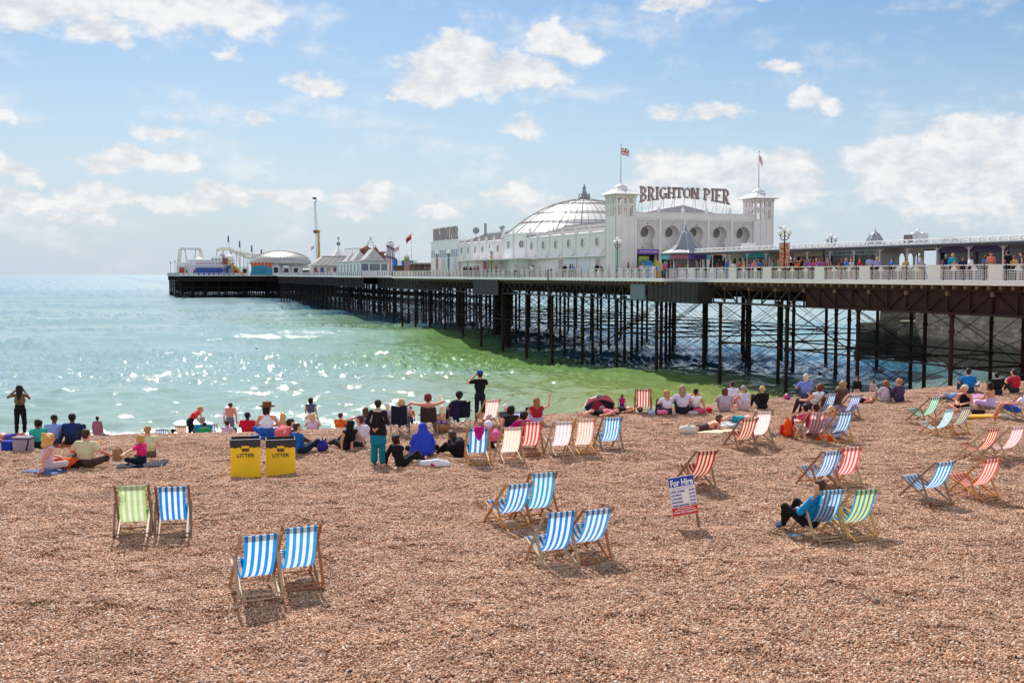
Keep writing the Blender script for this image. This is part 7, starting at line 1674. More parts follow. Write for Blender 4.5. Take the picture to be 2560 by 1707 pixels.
P_('woman with dyed red hair and a bare pink back in the middle camping chair', (p.x-.05, p.y+.03, p.z+.14), 2, 'chair', '3a3236', '3a3236', ('bob', '7c2430'), 'r', sleeve=0, fem=True, shirtless=True, scale=1.08, shift=dict(el=(-.46, -.05, .72), wl=(-.62, .16, .60), er=(.40, -.02, .76), wr=(.34, .2, .86)))
p = PB(1150, 1072); camp_chair('navy camping chair with a jacket hanging on it, rightmost of the three', p, 20, '161a30', .98, coat='211c3e')
P_('person in a dark cap sitting in the rightmost camping chair', (p.x-.12, p.y+.05, p.z+.12), 20, 'chair', '2a2434', '2a2434', ('short', '1c1818'), 'p', hat=('wrap', '2c2426'))
P_('child in an orange top standing between the camping chairs', PT(1026, 1017, 1.15), 0, 'stand', 'e8421c', '2a3a7a', ('short', '2a1a14'), 't', scale=.68, sleeve=.5)
P_('white blonde woman with a tanned back right of the middle camping chair', PT(1104, 1014, .95), -10, 'hug', '3a70a8', '3a5a88', ('long', 'dccdb0'), 't', sleeve=0, fem=True, shirtless=True, scale=1.05)
P_('girl in black sitting on the shingle leaning on her left hand', PB(1001, 1166), -42, 'lean', '1a1618', '1d1820', ('bob', '2a1c18'), 'p', 'prop_l', sleeve=1, h=.014, fem=True, scale=.92)
P_('person wrapped in a long royal blue hooded veil', PB(1058, 1142), 12, 'cross', '2f48c0', '18161c', ('none', '000000'), 'p', sleeve=1, h=.015, extra=[
   garment('veil', '3048c4', lambda J: [(J['h']+V3(0, -.01, .03), J['h']+V3(0, -.02, -.02), .112, .112, None), (J['n']+V3(0, -.03, .05), V3(0, -.03, .14), .10, .165, (Xa, 1.45)), (J['n']+V3(-.12, 0, -.06), V3(-.26, .10, .10), .08, .09, None), (J['n']+V3(.12, 0, -.06), V3(.24, .02, .14), .07, .08, None), (J['n']+V3(0, .04, -.05), V3(-.05, .22, .12), .08, .1, None)], .04)])
P_('brown haired woman in black crouching left of the blue chair', PB(1152, 1146), 50, 'hunch', '1c1a20', '17161b', ('bob', '4a2e20'), 'p', sleeve=1, h=.016)
# by the cameraman and the row of six
P_('man in a black tee and blue cap standing and taking a picture', PB(1200, 1057), 6, 'stand', '151418', '1a2030', ('short', '2a1c16'), 'r', 'photo', sleeve=.5, h=.015, scale=1.06, hat=('cap', '24489c'), shoes='2a2420', look=18,
   extra=[lambda t, J, m, h: (lambda q: (q.box((-.08, .34, 1.60), (.12, .04, .08)), q.build('camera', mat('camera_black', (.02, .02, .02), .3), t)))(MB())])
P_('person with a white head scarf sitting behind the row of six', PT(1263, 1010, .95), -5, 'hug', '5a5464', '5a5464', ('none', '000000'), 'r', hat=('wrap', 'e6e0e4'))
P_('woman with black hair in a cap just behind the second chair', PB(1275, 1090), 10, 'lean', '2a2226', '2a2226', ('bob', '17130f'), 't', sleeve=0, fem=True, scale=1.08)
P_('boy with dark hair in a white vest right of the black haired woman', PT(1318, 1019, .86), -8, 'hug', 'e8dfe2', '3a3448', ('short', '1d1413'), 't', sleeve=0, scale=.98)
P_('blonde girl in a dark red top raising her right arm', PB(1342, 1062), 5, 'hug', 'a32434', 'b8a4d0', ('long', '9a6c44'), 'p', 'raise_r', sleeve=0, fem=True, h=.016, scale=1.05)
P_('woman in magenta sitting in front of the strong red chair', PB(1300, 1120), 20, 'chair', 'b01a78', '6a1a4a', ('bob', '221418'), 't', sleeve=1, fem=True, scale=1.0)
P_('person in a pink shirt with a white and purple hat between the chairs', PB(1240, 1122), 40, 'hunch', 'e06a94', '2a2430', ('short', 'efe8f0'), 'p', scale=1.0, hat=('wrap', 'e4dcec'))
# the red umbrella group
P_('tanned person leaning behind the red umbrella', PT(1513, 985, .95), 0, 'hug', 'b87a50', '7a3a30', ('short', '4a2c20'), 't', shirtless=True, sleeve=0)
P_('child in a magenta swimsuit standing at the water edge', PT(1555, 988, 1.05), -5, 'stand', 'b41c6c', '5a2a80', ('bob', '5a3426'), 't', scale=.64, sleeve=0, legs=.2, fem=True)
P_('person in black shorts lying on one side left of the umbrella', PB(1500, 1040), -70, 'supine', 'e2798a', '1c1a20', ('short', '3a2418'), 'p', legs=.4, sleeve=.5)
P_('person lying face down beyond the umbrella', PB(1556, 1033), -80, 'supine', '4a2c24', '2a2024', ('short', '2a1a14'), 't', legs=.3, sleeve=0, shirtless=True)
# group of friends right of the lone red chair
P_('blonde girl in a white tee with a ponytail left in the friends group', PB(1668, 1037), 18, 'hug', 'ddd6ea', '3a3850', ('long', 'b98a58'), 'p', sleeve=.5, fem=True, scale=1.02)
P_('tall woman in a white tee with long blonde hair in the friends group', PB(1706, 1036), -4, 'hug', 'd5cbe6', '24242e', ('long', 'a08468'), 'p', sleeve=.5, fem=True, scale=1.2, h=.016)
P_('topless boy standing and photographing above the friends group', PT(1742, 973, 1.28), 12, 'stand', '76605c', '76605c', ('short', 'b8885a'), 't', 'photo', scale=.76, legs=.3, shirtless=True, sleeve=0)
P_('woman with a black bun in a white vest in the friends group', PB(1737, 1031), 0, 'lean', 'eae6ec', '2a2836', ('bun', '151113'), 't', sleeve=0, fem=True)
P_('brown haired person in a grey tee left of the grey haired woman', PB(1812, 1031), -3, 'hug', 'b5aab8', '9a8a94', ('bob', '5a3424'), 'p', sleeve=.5, scale=1.02)
P_('man in a white tee with black shorts sitting nearest the water', PB(1832, 1009), 8, 'hug', 'dbd5ea', '1d1a22', ('short', '3a2018'), 'p', sleeve=.5, scale=1.0)
P_('woman with long dark hair right of the man in the white tee', PT(1862, 966, .95), 15, 'hug', 'b88a78', '6a4a44', ('long', '1c1210'), 't', sleeve=0, fem=True)
P_('woman with short grey hair in a white striped vest, knees up', PB(1862, 1028), 25, 'hug', 'cfc6da', 'c9aeb0', ('short', '9c918c'), 'r', sleeve=0, fem=True, scale=1.06, h=.016)
P_('blonde person in a black jacket at the right of the friends', PB(1908, 1023), 20, 'hug', '18161b', '1c2030', ('short', 'd2b07e'), 'p', sleeve=1, scale=1.0, h=.016)
P_('woman in a brown bikini lying on her front reading', PB(1758, 1078), -75, 'prone', '5a4040', '4a3438', ('long', '5a3c28'), 'r', legs=.1, sleeve=0, shirtless=True, fem=True, h=.015, scale=1.02)
P_('sunbather in teal shorts lying with feet to the left', PB(1850, 1058), -78, 'supine', 'e0b090', '1498ae', ('short', '3a2418'), 'p', legs=.4, sleeve=0, shirtless=True, h=.016, scale=1.1)
# right hand crowd
P_('grey haired man in a blue shirt sitting beyond the chairs', PB(2016, 997), 6, 'hug', '7686cc', '40486a', ('short', 'cfc4b8'), 'p', sleeve=.5, scale=1.16)
P_('blond boy in a navy tee right of the man in blue', PT(2056, 960, .95), -6, 'hug', '2c3266', '2a2c48', ('short', 'd0a870'), 'p', sleeve=.5)
P_('woman with grey hair in a pink top behind the floral woman', PT(2097, 964, .95), 5, 'hug', 'c79ac8', '8a6a90', ('bob', '8a7a70'), 'p', sleeve=.5, fem=True)
P_('auburn woman in a black and white floral top sitting in a deck chair', PB(2052, 1052)+Vector((-.14, .62, .04)), 32, 'chair', 'e2dde4', '2a2a34', ('bob', '6a3420'), 'r', 'face', sleeve=0, fem=True, h=.016, scale=1.08)
P_('woman with long light brown hair in the cobalt chair', PB(2110, 1046)+Vector((-.1, .6, .1)), 20, 'chair', '5a4640', '5a4640', ('long', 'a8845c'), 'p', sleeve=.5, fem=True, scale=1.08)
P_('man in an open black jacket standing by the pier leg', PT(2143, 946, 1.6), 20, 'stand', '1a181c', 'c7a0a0', ('short', '3a201c'), 'r', sleeve=1, legs=.5, look=40)
P_('boy in a pale shirt standing right of the man in the black jacket', PT(2183, 951, 1.35), 25, 'stand', 'b8a49c', '7a6a64', ('short', '4a2420'), 'p', scale=.8, sleeve=.5)
P_('child holding up one arm near the pier leg', PT(2207, 963, 1.0), 10, 'stand', '8a2a50', '5a2a4a', ('short', '2a1c1c'), 't', scale=.6, sleeve=0)
P_('brown haired woman in a white lace top', PB(2217, 1006), 12, 'hug', 'c5b9cc', 'a89cac', ('bob', '8a5a38'), 'p', sleeve=.5, fem=True, scale=1.0)
P_('blonde woman in a navy and white striped top', PB(2250, 1005), 25, 'hug', '4a3c5c', '3a3050', ('tail', 'b08050'), 'p', sleeve=.7, fem=True, scale=1.05)
P_('person lying in a dark towel beyond the cobalt chair', PB(2154, 1008), -60, 'supine', '3a2030', '3a2030', ('short', '8a5a40'), 'r', legs=.3, shirtless=True, sleeve=0, scale=.9)
P_('dark haired man in a red checked shirt in the dusty pink chair', PB(2040, 1112)+Vector((-.05, .54, .02)), 15, 'chair', 'b83248', 'c9beb0', ('short', '231815'), 'r', 'face', sleeve=.5, legs=.5, h=.015, scale=1.04)
P_('girl with a dark bun hidden beside the man in the checked shirt', PB(2017, 1088), 20, 'hug', 'b84a64', '8a3a50', ('bun', '1a1210'), 'p', sleeve=.5, fem=True, scale=1.06)
P_('blonde woman in sunglasses facing the camera between two chairs', PB(2076, 1094), 165, 'cross', 'c0b0cc', 'd0c6dc', ('long', 'c9a272'), 'p', 'face', sleeve=0, fem=True, h=.014, strap=True, scale=1.06,
   extra=[lambda t, J, m, h: (lambda q: (q.ball((-.036, J['h'][1]+.092, J['h'][2]+.006), (.034, .02, .026), 8, 6), q.ball((.036, J['h'][1]+.092, J['h'][2]+.006), (.034, .02, .026), 8, 6), q.bar((-.09, J['h'][1]+.08, J['h'][2]+.012), (.09, J['h'][1]+.08, J['h'][2]+.012), .01, .01), q.build('sunglasses', mat('lens', (.03, .015, .02), .15), t)))(MB())])
P_('broad man in a bright blue tee sitting on the ridge', PB(2422, 984), 0, 'hug', '1c78c4', '3a4460', ('short', '2c1c18'), 'p', sleeve=.5, scale=1.22)
P_('man in blue plaid shorts lying beside the man in the blue tee', PB(2372, 1000), -65, 'supine', '8a98b8', '7c98c4', ('short', '3a2820'), 'r', legs=.5, sleeve=.5, scale=1.1)
P_('platinum haired woman in a black strapless top', PB(2412, 1030), 128, 'cross', '14121a', '14121a', ('short', 'e6d8b8'), 'r', sleeve=0, fem=True, h=.014, strap=True, look=-18, scale=1.12, legs=.3)
P_('dark haired woman with a bare back and lilac towel round her waist', PB(2476, 1020), 35, 'cross', 'c0a4dc', 'c4a8e0', ('bob', '171214'), 't', sleeve=0, fem=True, shirtless=True, h=.016, scale=1.06, extra=[garment('towel', 'c8aee2', lambda J: [(J['p']+V3(0, 0, .0), J['p']+V3(0, 0, .16), .14, .125, (Xa, 1.4))])])
P_('man in a black tee sitting beside a gull', PB(2493, 988), -3, 'hug', '1b1618', '2a242a', ('short', '17110f'), 't', sleeve=.5, scale=1.08)
P_('man in a red tee near the right edge', PB(2538, 983), 25, 'hug', 'b8283a', '30303c', ('short', '2c1a16'), 'p', sleeve=.5, scale=1.14)
P_('balding man in a white tee and blue swim shorts at the right edge', PB(2545, 1052)+Vector((0, .1, 0)), 60, 'chair', 'dfd9e6', '2456b4', ('bald', '8a7a70'), 'r', 'lap' if False else None, sleeve=.5, legs=.4, h=.015, scale=1.05)
P_('small figure swimming near the end of the beach', PT(2336, 960, .6), 70, 'supine', 'a06a4a', '7a4a3a', ('short', '3a2a20'), 't', shirtless=True, legs=.2, sleeve=0)
# the boy in the deck chair
bp_ = PB(2079.5, 1361); fv = Vector((-math.sin(R(25)), math.cos(R(25)), 0)); q0 = bp_+fv*.55
P_('boy in a blue jacket lounging in the blue and white chair', (q0.x, q0.y, q0.z-.01), 30, 'chair', '1284bc', '18171c', ('short', '4a2c1e'), 'p', 'face', sleeve=1, h=.0125, scale=.90, zoff=.03, shoes='34507c', look=22,
   shift=dict(p=(0, 0, .27), hl=(-.1, .04, .27), hr=(.1, .04, .27), kl=(-.26, .44, .50), al=(-.10, .62, .12), tl=(-.14, .75, .07), kr=(.05, .46, .56), ar=(-.02, .70, .13), tr=(-.04, .84, .09), c=(0, -.10, .54), n=(0, -.20, .80), h=(0, -.18, .98), sl=(-.18, -.19, .74), sr=(.18, -.19, .74), el=(-.30, -.02, .50), wl=(-.12, .2, .50), er=(.27, 0, .50), wr=(.1, .22, .52)))
# ---------------------------------------------------------------- bags, mats, umbrella and other things on the shingle
def soft(name, label, cat, pos, prims, col, head=0, k=.05, h=.018, parts=(), group=None):
    t = empty(name, tuple(pos), R(head), label, cat, group); sdf_mesh('bag_body' if 'bag' in name or 'sack' in name else 'cloth_body', [(V3(*a), V3(*b), ra, rb, fl, 1) for a, b, ra, rb, fl in prims], h, {1: cloth(col)}, t, k)
    for nm, c2, pp in parts: sdf_mesh(nm, [(V3(*a), V3(*b), ra, rb, fl, 1) for a, b, ra, rb, fl in pp], h*.8, {1: cloth(c2)}, t, .02)
    return t
N_ = None
soft('rucksack', 'orange rucksack lying between the curly blonde and the man in cream', 'rucksack', PB(163, 1173), [((-.22, 0, .14), (.22, .02, .15), .14, .15, N_)], 'd4581c', 0, parts=[('base_panel', '2a1a18', [((.24, 0, .12), (.30, 0, .12), .13, .12, N_)]), ('strap', '2a1a18', [((-.1, -.13, .1), (.1, -.15, .14), .02, .02, N_)])])
def cool(label, px, py, w, d, hh, col, handle=None, head=0):
    p = PB(px, py); t = empty('cool_bag', tuple(p), R(head), label, 'cool bag'); q = MB(); q.bx(-w/2, w/2, -d/2, d/2, 0, hh); q.build('bag_body', cloth(col), t, bevel=.04)
    q = MB(); q.bx(-w/2-.008, w/2+.008, -d/2-.008, d/2+.008, hh*.82, hh*.90); q.build('lid_band', cloth('3a3a60'), t)
    if handle: q = MB(); q.tube([(handle, 0, hh), (handle-.02, 0, hh+.5)], .012, 6); q.tube([(handle-.09, 0, hh+.5), (handle+.05, 0, hh+.5)], .014, 6); q.build('handle', mat('handle_grey', (.5, .48, .5), .4), t)
    q = MB(); q.tube([(w*.3, -d/2-.02, 0.02), (w*.42, -d/2-.03, hh*.5), (w*.45, -d/2, hh*.9)], .02, 6); q.build('strap', cloth('1c1c34'), t)
cool('deep blue cool bag at the far left edge', 24, 1127, .38, .3, .3, '1c3fb0'); cool('big grey trolley cool bag with a raised handle', 59, 1127, .50, .34, .42, '9a8f9c', 0.0)
def small(name, label, cat, pos, build, head=0): t = empty(name, tuple(pos), R(head), label, cat); build(t); return t
def bd(t, nm, m, fn, **k): q = MB(); fn(q); return q.build(nm, m, t, **k)
small('bottle', 'blue water bottle standing on the shingle', 'bottle', PB(267, 1154), lambda t: (bd(t, 'flask', mat('blue_plastic', (.02, .2, .6), .25), lambda q: q.lathe([(.045, 0), (.05, .02), (.05, .13), (.042, .15), (.05, .17), (.048, .2)], 12), smooth=True), bd(t, 'cap', mat('cap_blue', (.01, .1, .4), .4), lambda q: q.lathe([(.032, .2), (.034, .24), (.02, .25)], 10))))
small('paper_bag', 'brown paper carrier bag with handles by the girl in pink', 'bag', PB(294, 1148), lambda t: (bd(t, 'bag_body', mat('kraft', (.40, .21, .09), .8, vary=.2), lambda q: (q.bx(-.12, .12, -.07, -.065, 0, .26), q.bx(-.12, .12, .065, .07, 0, .26), q.bx(-.12, -.115, -.065, .065, 0, .26), q.bx(.115, .12, -.065, .065, 0, .26), q.bx(-.115, .115, -.065, .065, 0, .005))), bd(t, 'handle', mat('kraft', (.40, .21, .09), .8, vary=.2), lambda q: (q.tube([(-.07, -.07, .24), (-.05, -.07, .33), (.05, -.07, .33), (.07, -.07, .24)], .006, 5), q.tube([(-.07, .07, .24), (-.05, .07, .33), (.05, .07, .33), (.07, .07, .24)], .006, 5)))))
small('takeaway_box', 'open white takeaway box with chips in front of the girl in pink', 'food box', PB(300, 1163), lambda t: (bd(t, 'tray', mat('foam_white', (.72, .70, .64), .6), lambda q: (q.bx(-.14, .14, -.09, .09, 0, .012), q.bar((-.14, 0, .01), (-.16, 0, .05), .18, .008), q.bar((.14, 0, .01), (.16, 0, .05), .18, .008), q.bx(-.14, .14, -.1, -.09, 0, .05), q.bx(-.14, .14, .09, .1, 0, .05))), bd(t, 'chips', mat('chips', (.62, .42, .14), .6), lambda q: [q.bar((-.1+i*.02, -.05+.1*((i*7) % 5)/5, .03), (-.07+i*.02, -.02+.1*((i*3) % 5)/5, .05), .012) for i in range(11)])))
def mat_on(label, px, py, w, l, col, head, cat='towel', name='towel'):
    p = PB(px, py); t = empty(name, tuple(p), R(head), label, cat); n = 10; q = MB(); g = random.Random(label); vs = []
    for i in range(n+1):
        for j in range(n+1):
            x, y = (i/n-.5)*w, (j/n-.5)*l; c, s_ = math.cos(R(head)), math.sin(R(head)); vs.append((x, y, bz(p.x+c*x-s_*y, p.y+s_*x+c*y)-p.z+.035+g.uniform(0, .02)))
    q.add(vs, [(i*(n+1)+j, (i+1)*(n+1)+j, (i+1)*(n+1)+j+1, i*(n+1)+j+1) for i in range(n) for j in range(n)]); o = q.build('cloth_sheet', cloth(col), t, smooth=True); m = o.modifiers.new('thickness', 'SOLIDIFY'); m.thickness = .012
mat_on('orange red mat under the navy shirted man', 165, 1114, 2.0, 1.0, 'c86a48', 0)
mat_on('blue towel under the curly blonde woman', 112, 1180, .95, .6, '5a6f9c', -10)
mat_on('blue towel under the woman in the brown hat', 672, 1096, 1.2, .7, '2a62b8', 5)
mat_on('cream towel under the woman in the brown bikini', 1772, 1082, .9, 1.7, 'd8c8a8', -75)
mat_on('white mat under the sunbather in teal shorts', 1846, 1062, .8, 1.8, 'd8d8dc', -78)
mat_on('dark blue blanket under the girl in pink', 357, 1163, 1.25, .75, '1a2236', 10)
mat_on('floral pink and blue towel beside the man in the blue tee', 2446, 992, 1.4, .9, 'b87ea6', 15)
mat_on('pale pink towel in front of the bare backed woman', 2452, 1008, 1.3, .9, 'd8b0bc', 20)
soft('carrier_bag', 'crumpled white plastic carrier bag with a small red mark', 'bag', PB(1084, 1168), [((-.32, 0, .07), (.05, 0, .09), .09, .11, N_), ((.1, .02, .09), (.36, 0, .07), .12, .07, N_), ((-.3, .06, .1), (-.38, .04, .16), .03, .03, N_)], 'dcdce2', 0, parts=[('red_mark', 'c8244c', [((-.05, -.1, .08), (0, -.11, .05), .03, .035, N_)])])
soft('blue_bag', 'navy and violet drawstring bag at the young couple\'s feet', 'bag', PB(806, 1130), [((0, 0, .12), (.04, 0, .14), .15, .13, N_), ((-.05, 0, .24), (-.1, 0, .36), .035, .02, N_), ((.05, 0, .24), (.1, .02, .38), .035, .02, N_), ((0, 0, .24), (.0, .02, .40), .03, .015, N_)], '2c2a80')
small('basket', 'large round straw basket with dark handles by the camping chairs', 'basket', PB(1104, 1082), lambda t: (bd(t, 'basket_body', mat('straw', (.36, .20, .09), .8, vary=.3, vscale=12, bump=1, bscale=40), lambda q: q.lathe([(.20, 0), (.28, .15), (.33, .34), (.31, .34), (.26, .15), (.18, .02)], 20), smooth=True), bd(t, 'handle', mat('handle_dark', (.06, .03, .02), .6), lambda q: q.tube([(-.2, -.28, .3), (-.15, -.33, .46), (.15, -.33, .46), (.2, -.28, .3)], .012, 6)), bd(t, 'contents', cloth('6a4a8a'), lambda q: q.ball((0, 0, .3), (.25, .25, .12), 10, 6))))
soft('white_bag', 'big white canvas bag by the woman in the brown bikini', 'bag', PB(1720, 1086), [((-.14, 0, .14), (.14, 0, .13), .15, .16, N_), ((0, 0, .26), (.02, 0, .32), .06, .04, N_)], 'd8cfc4')
soft('pink_school_bag', 'pink and black bag by the blonde girl in the friends group', 'bag', PB(1655, 1038), [((-.14, 0, .15), (.14, 0, .15), .13, .13, N_)], '2a1c34', parts=[('front_panel', 'e07a9c', [((-.12, -.11, .13), (.12, -.11, .13), .09, .09, N_)])])
soft('bundle', 'white and blue rolled towel left of the pink and black bag', 'towel', PB(1634, 1038), [((-.1, 0, .1), (.12, 0, .12), .11, .1, N_)], 'b8c4dc')
soft('bundle', 'pink bundle of clothes in front of the white vest', 'bundle', PB(1748, 1034), [((-.14, 0, .09), (.12, 0, .1), .11, .11, N_)], 'd85a80')
soft('bundle', 'red bag at the right end of the friends group', 'bag', PB(1768, 1033), [((-.08, 0, .09), (.1, 0, .12), .10, .09, N_)], 'c01c30')
soft('bundle', 'pale grey clothes heaped before the tall blonde woman', 'bundle', PB(1728, 1037), [((-.15, 0, .06), (.18, 0, .06), .08, .07, N_)], 'c4bccc')
soft('rucksack', 'bright orange and red rucksack by the man in the checked shirt', 'rucksack', PB(1968, 1094), [((0, 0, .18), (.02, 0, .42), .17, .12, N_), ((0, 0, .52), (0, 0, .60), .04, .03, N_)], 'f0541c', parts=[('side_pocket', 'c81c28', [((-.17, -.02, .12), (-.17, -.02, .34), .07, .06, N_)])])
soft('carrier_bag', 'orange plastic bag on the ground between the pink and teal chairs', 'bag', PB(2062, 1104), [((-.12, 0, .1), (.14, 0, .1), .13, .12, N_)], 'f0501c')
soft('bundle', 'blue bag at the end of the umbrella sunbathers', 'bag', PB(1568, 1033), [((-.08, 0, .1), (.08, 0, .12), .11, .1, N_)], '3a8ad4')
soft('sunhat_heap', 'dark hat and clothes lying on the yellow board', 'hat', PB(2446, 1040)+Vector((0, 0, .09)), [((-.16, 0, .06), (.16, 0, .05), .1, .08, N_)], '2e1c1c')
soft('white_bundle', 'white shoes and cloth by the man in blue swim shorts', 'bundle', PB(2510, 1046), [((-.14, 0, .06), (.14, 0, .05), .09, .07, N_)], 'dcdade')
small('inflatable_board', 'yellow inflatable board lying beside the platinum haired woman', 'board', PB(2452, 1044), lambda t: (bd(t, 'board', mat('board_yellow', (.72, .38, .02), .45), lambda q: q.prism([(-.7, -.1), (-.62, -.24), (.5, -.28), (.68, -.15), (.68, .15), (.5, .28), (-.62, .24), (-.7, .1)], 'z', .01, .09), bevel=.03), bd(t, 'handle', mat('board_orange', (.7, .15, .02), .5), lambda q: q.tube([(-.5, -.1, .09), (-.45, 0, .14), (-.5, .1, .09)], .015, 6))), 8)
small('cup', 'small red paper cup near the yellow board', 'cup', PB(2487, 1053), lambda t: bd(t, 'cup_body', mat('cup_red', (.6, .08, .08), .5), lambda q: q.lathe([(.035, 0), (.05, .14), (.045, .14), (.03, .01)], 10)))
for lb, px, py, rz in (('left black sandal behind the pink chair', 1933, 1090, 20), ('right black sandal behind the pink chair', 1947, 1089, -20)):
    small('sandal', lb, 'sandal', PB(px, py), lambda t: (bd(t, 'sole', mat('sandal_black', (.02, .02, .02), .6), lambda q: q.prism([(-.05, -.14), (.05, -.14), (.055, .1), (0, .16), (-.055, .1)], 'z', .01, .04)), bd(t, 'strap', mat('sandal_black', (.02, .02, .02), .6), lambda q: q.tube([(-.06, .02, .03), (0, .04, .10), (.06, .02, .03)], .018, 6))), rz)
small('magazine', 'folded newspaper on the shingle by the boy\'s feet', 'newspaper', PB(1985, 1341), lambda t: (bd(t, 'cover', mat('newsprint', (.35, .45, .55), .6, vary=.5, vscale=12), lambda q: q.box((0, 0, .03), (.26, .19, .012), .3)), bd(t, 'pages', mat('paper', (.6, .6, .58), .7), lambda q: q.box((.01, -.01, .018), (.25, .18, .01), .3))), -30)
small('beach_ball', 'small pink and purple striped ball on the crest', 'ball', PB(1968, 1000), lambda t: (lambda q: (q.ball((0, 0, .14), .15, 12, 8), setattr(q, 'm', [i//12 % 2 if False else (i % 12)//3 % 2 for i in range(len(q.f))]), q.build('skin', [mat('ball_pink', (.6, .05, .2), .4), mat('ball_purple', (.12, .05, .3), .4)], t, smooth=True)))(MB()))
def umbrella():
    p = PB(1500, 1040); t = empty('umbrella', (p.x, p.y+.6, p.z+.0), 0, 'big maroon, black and white umbrella lying tilted on the beach', 'umbrella')
    cm = [cloth('8c1c34'), cloth('17171c'), cloth('c8c8cc')]; T = Matrix.Rotation(R(38), 4, 'X') @ Matrix.Rotation(R(-14), 4, 'Y')
    q = MB(); q.T = Matrix.Translation((0, 0, .28)) @ T; n = 8; m = 7; Rr = .62
    for i in range(n):
        for j in range(m):
            u0, u1 = 2*math.pi*i/n, 2*math.pi*(i+1)/n; v0, v1 = j/m, (j+1)/m
            q.mi = (0, 1, 0, 0, 1, 0, 0, 1)[i] if j < m-1 or i not in (3, 4) else 2
            if i in (2,) and j > 2: q.mi = 2
            f_ = lambda v: (Rr*v, .36*(1-v**2.0))
            (a, za), (b, zb_) = f_(v0), f_(v1); q.add([(a*math.cos(u0), a*math.sin(u0), za), (b*math.cos(u0), b*math.sin(u0), zb_), (b*math.cos(u1), b*math.sin(u1), zb_), (a*math.cos(u1), a*math.sin(u1), za)], ((0, 1, 2, 3),))
    q.build('canopy', cm, t)
    q = MB(); q.T = Matrix.Translation((0, 0, .28)) @ T; q.tube([(0, 0, .45), (0, 0, -.5)], .012, 6); q.build('shaft', mat('steel_tube', (.33, .31, .30), .35, metal=.6), t)
    for i in range(8):
        q = MB(); q.T = Matrix.Translation((0, 0, .28)) @ T; u = 2*math.pi*i/8; q.tube([(Rr*v*math.cos(u), Rr*v*math.sin(u), .36*(1-v*v)-.01) for v in (0, .4, .75, 1)], .005, 4); q.build('rib', mat('steel_tube', (.33, .31, .30), .35, metal=.6), t)
    q = MB(); q.T = Matrix.Translation((0, 0, .28)) @ T @ Matrix.Rotation(R(-68), 4, 'Z') @ Matrix.Translation((.40, 0, .255)) @ Matrix.Rotation(R(38), 4, 'Y'); q.tube([(.07*math.cos(u), .09*math.sin(u), 0) for u in np.linspace(0, 6.283, 14)], .008, 4, False); q.bar((-.03, -.05, 0), (.03, .05, 0), .02, .008); q.build('emblem', cloth('e8e8ee'), t)
umbrella()
sdf_cloth = garment
def hang():
    p = on_beach(1100*2560/2352, 1071*2560/2352); h = R(8); o = p+Vector((-math.sin(h), math.cos(h), 0))*.42
    t = empty('cloth_bag', (o.x, o.y, bz(o.x, o.y)+.03), h, 'magenta cloth bag slung over the top of the blue chair', 'bag'); t.scale = (.93, .96, 1.0)
    q = MB(); pts = [(-.13, -.43, .955), (.15, -.43, .955), (.14, -.40, .80), (.06, -.375, .62), (-.0, -.37, .58), (-.06, -.38, .66), (-.12, -.40, .82)]
    q.add(pts+[(x, y-.03, z) for x, y, z in pts], [tuple(range(7)), tuple(range(7, 14))[::-1]]+[(i, i+7, (i+1) % 7+7, (i+1) % 7) for i in range(7)]); q.build('pouch', cloth('b81086'), t)
    q = MB(); q.tube([(-.12, -.44, .955), (-.10, -.38, .99), (.12, -.38, .99), (.14, -.44, .955)], .012, 5); q.build('strap', cloth('b81086'), t)
hang()
# ---------------------------------------------------------------- birds, buoy
def gull(label, pos, sc=1, head=0, stand=True, dark=False, group=None):
    t = empty('gull', tuple(pos), R(head), label, 'gull', group); t.scale = (sc,)*3; wm = cloth('d8d6d4' if not dark else '3a3634'); gm = cloth('8a8c92' if not dark else '2a2624')
    z = .20 if stand else .04
    sdf_mesh('body', [(V3(0, -.16, z), V3(0, .08, z+.04), .045, .085, None, 1), (V3(0, .08, z+.05), V3(0, .16, z+.16), .06, .045, None, 1), (V3(0, .165, z+.18), V3(0, .19, z+.185), .045, .035, None, 1)], .016, {1: wm}, t, .03)
    for sx in (-1, 1): sdf_mesh('wing', [(V3(sx*.06, .06, z+.05), V3(sx*.035, -.26, z+.03), .045, .018, (V3(0, 0, 1), 1.3), 1)], .014, {1: gm}, t, .02)
    q = MB(); q.tube([(0, .22, z+.18), (0, .28, z+.17)], [.014, .004], 6); q.build('beak', mat('beak', (.5, .25, .03), .5), t)
    if stand:
        for sx in (-.03, .03): q = MB(); q.tube([(sx, .02, z-.05), (sx, .02, 0), (sx, .07, 0)], .008, 5); q.build('leg', mat('beak', (.5, .25, .03), .5), t)
gull('white gull standing beside the man in the blue tee', PB(2441, 979), 1.1, -60, group='gulls on the beach'); gull('white gull standing right of the man in the black tee', PB(2508, 973), 1.15, -70, group='gulls on the beach')
SP = [(642, 873, 'lone dark bird floating in front of the middle of the sea'), (572, 974, 'small bird on the water above the man in teal'), (797, 982, 'small bird on the water left of the cameraman'), (1029, 873, 'bird on the water left of the pier shadow')]
for px, py, lb in SP:
    d = ray(px, py); k = -EZ/d.z; gull(lb, (d.x*k, d.y*k, .02), .8, 80, False, True, group='birds floating on the sea')
g_ = random.Random(9)
BW = ['topmost bird of the loose flock on the green water', 'left bird of the touching pair low in the flock', 'bird just left of the touching pair in the flock', 'bird at the middle of the flock nearest the pier shadow', 'bird between the touching pair and the lowest bird', 'bird second from the bottom of the flock', 'bird between the topmost bird and the touching pair',
      'right hand bird of the flock on the green water', 'bird set apart left of the flock, highest above the umbrella', 'bird pressed close to the right hand bird of the flock', 'bird farthest right, floating above the friends group', 'bird straight above the child in magenta']
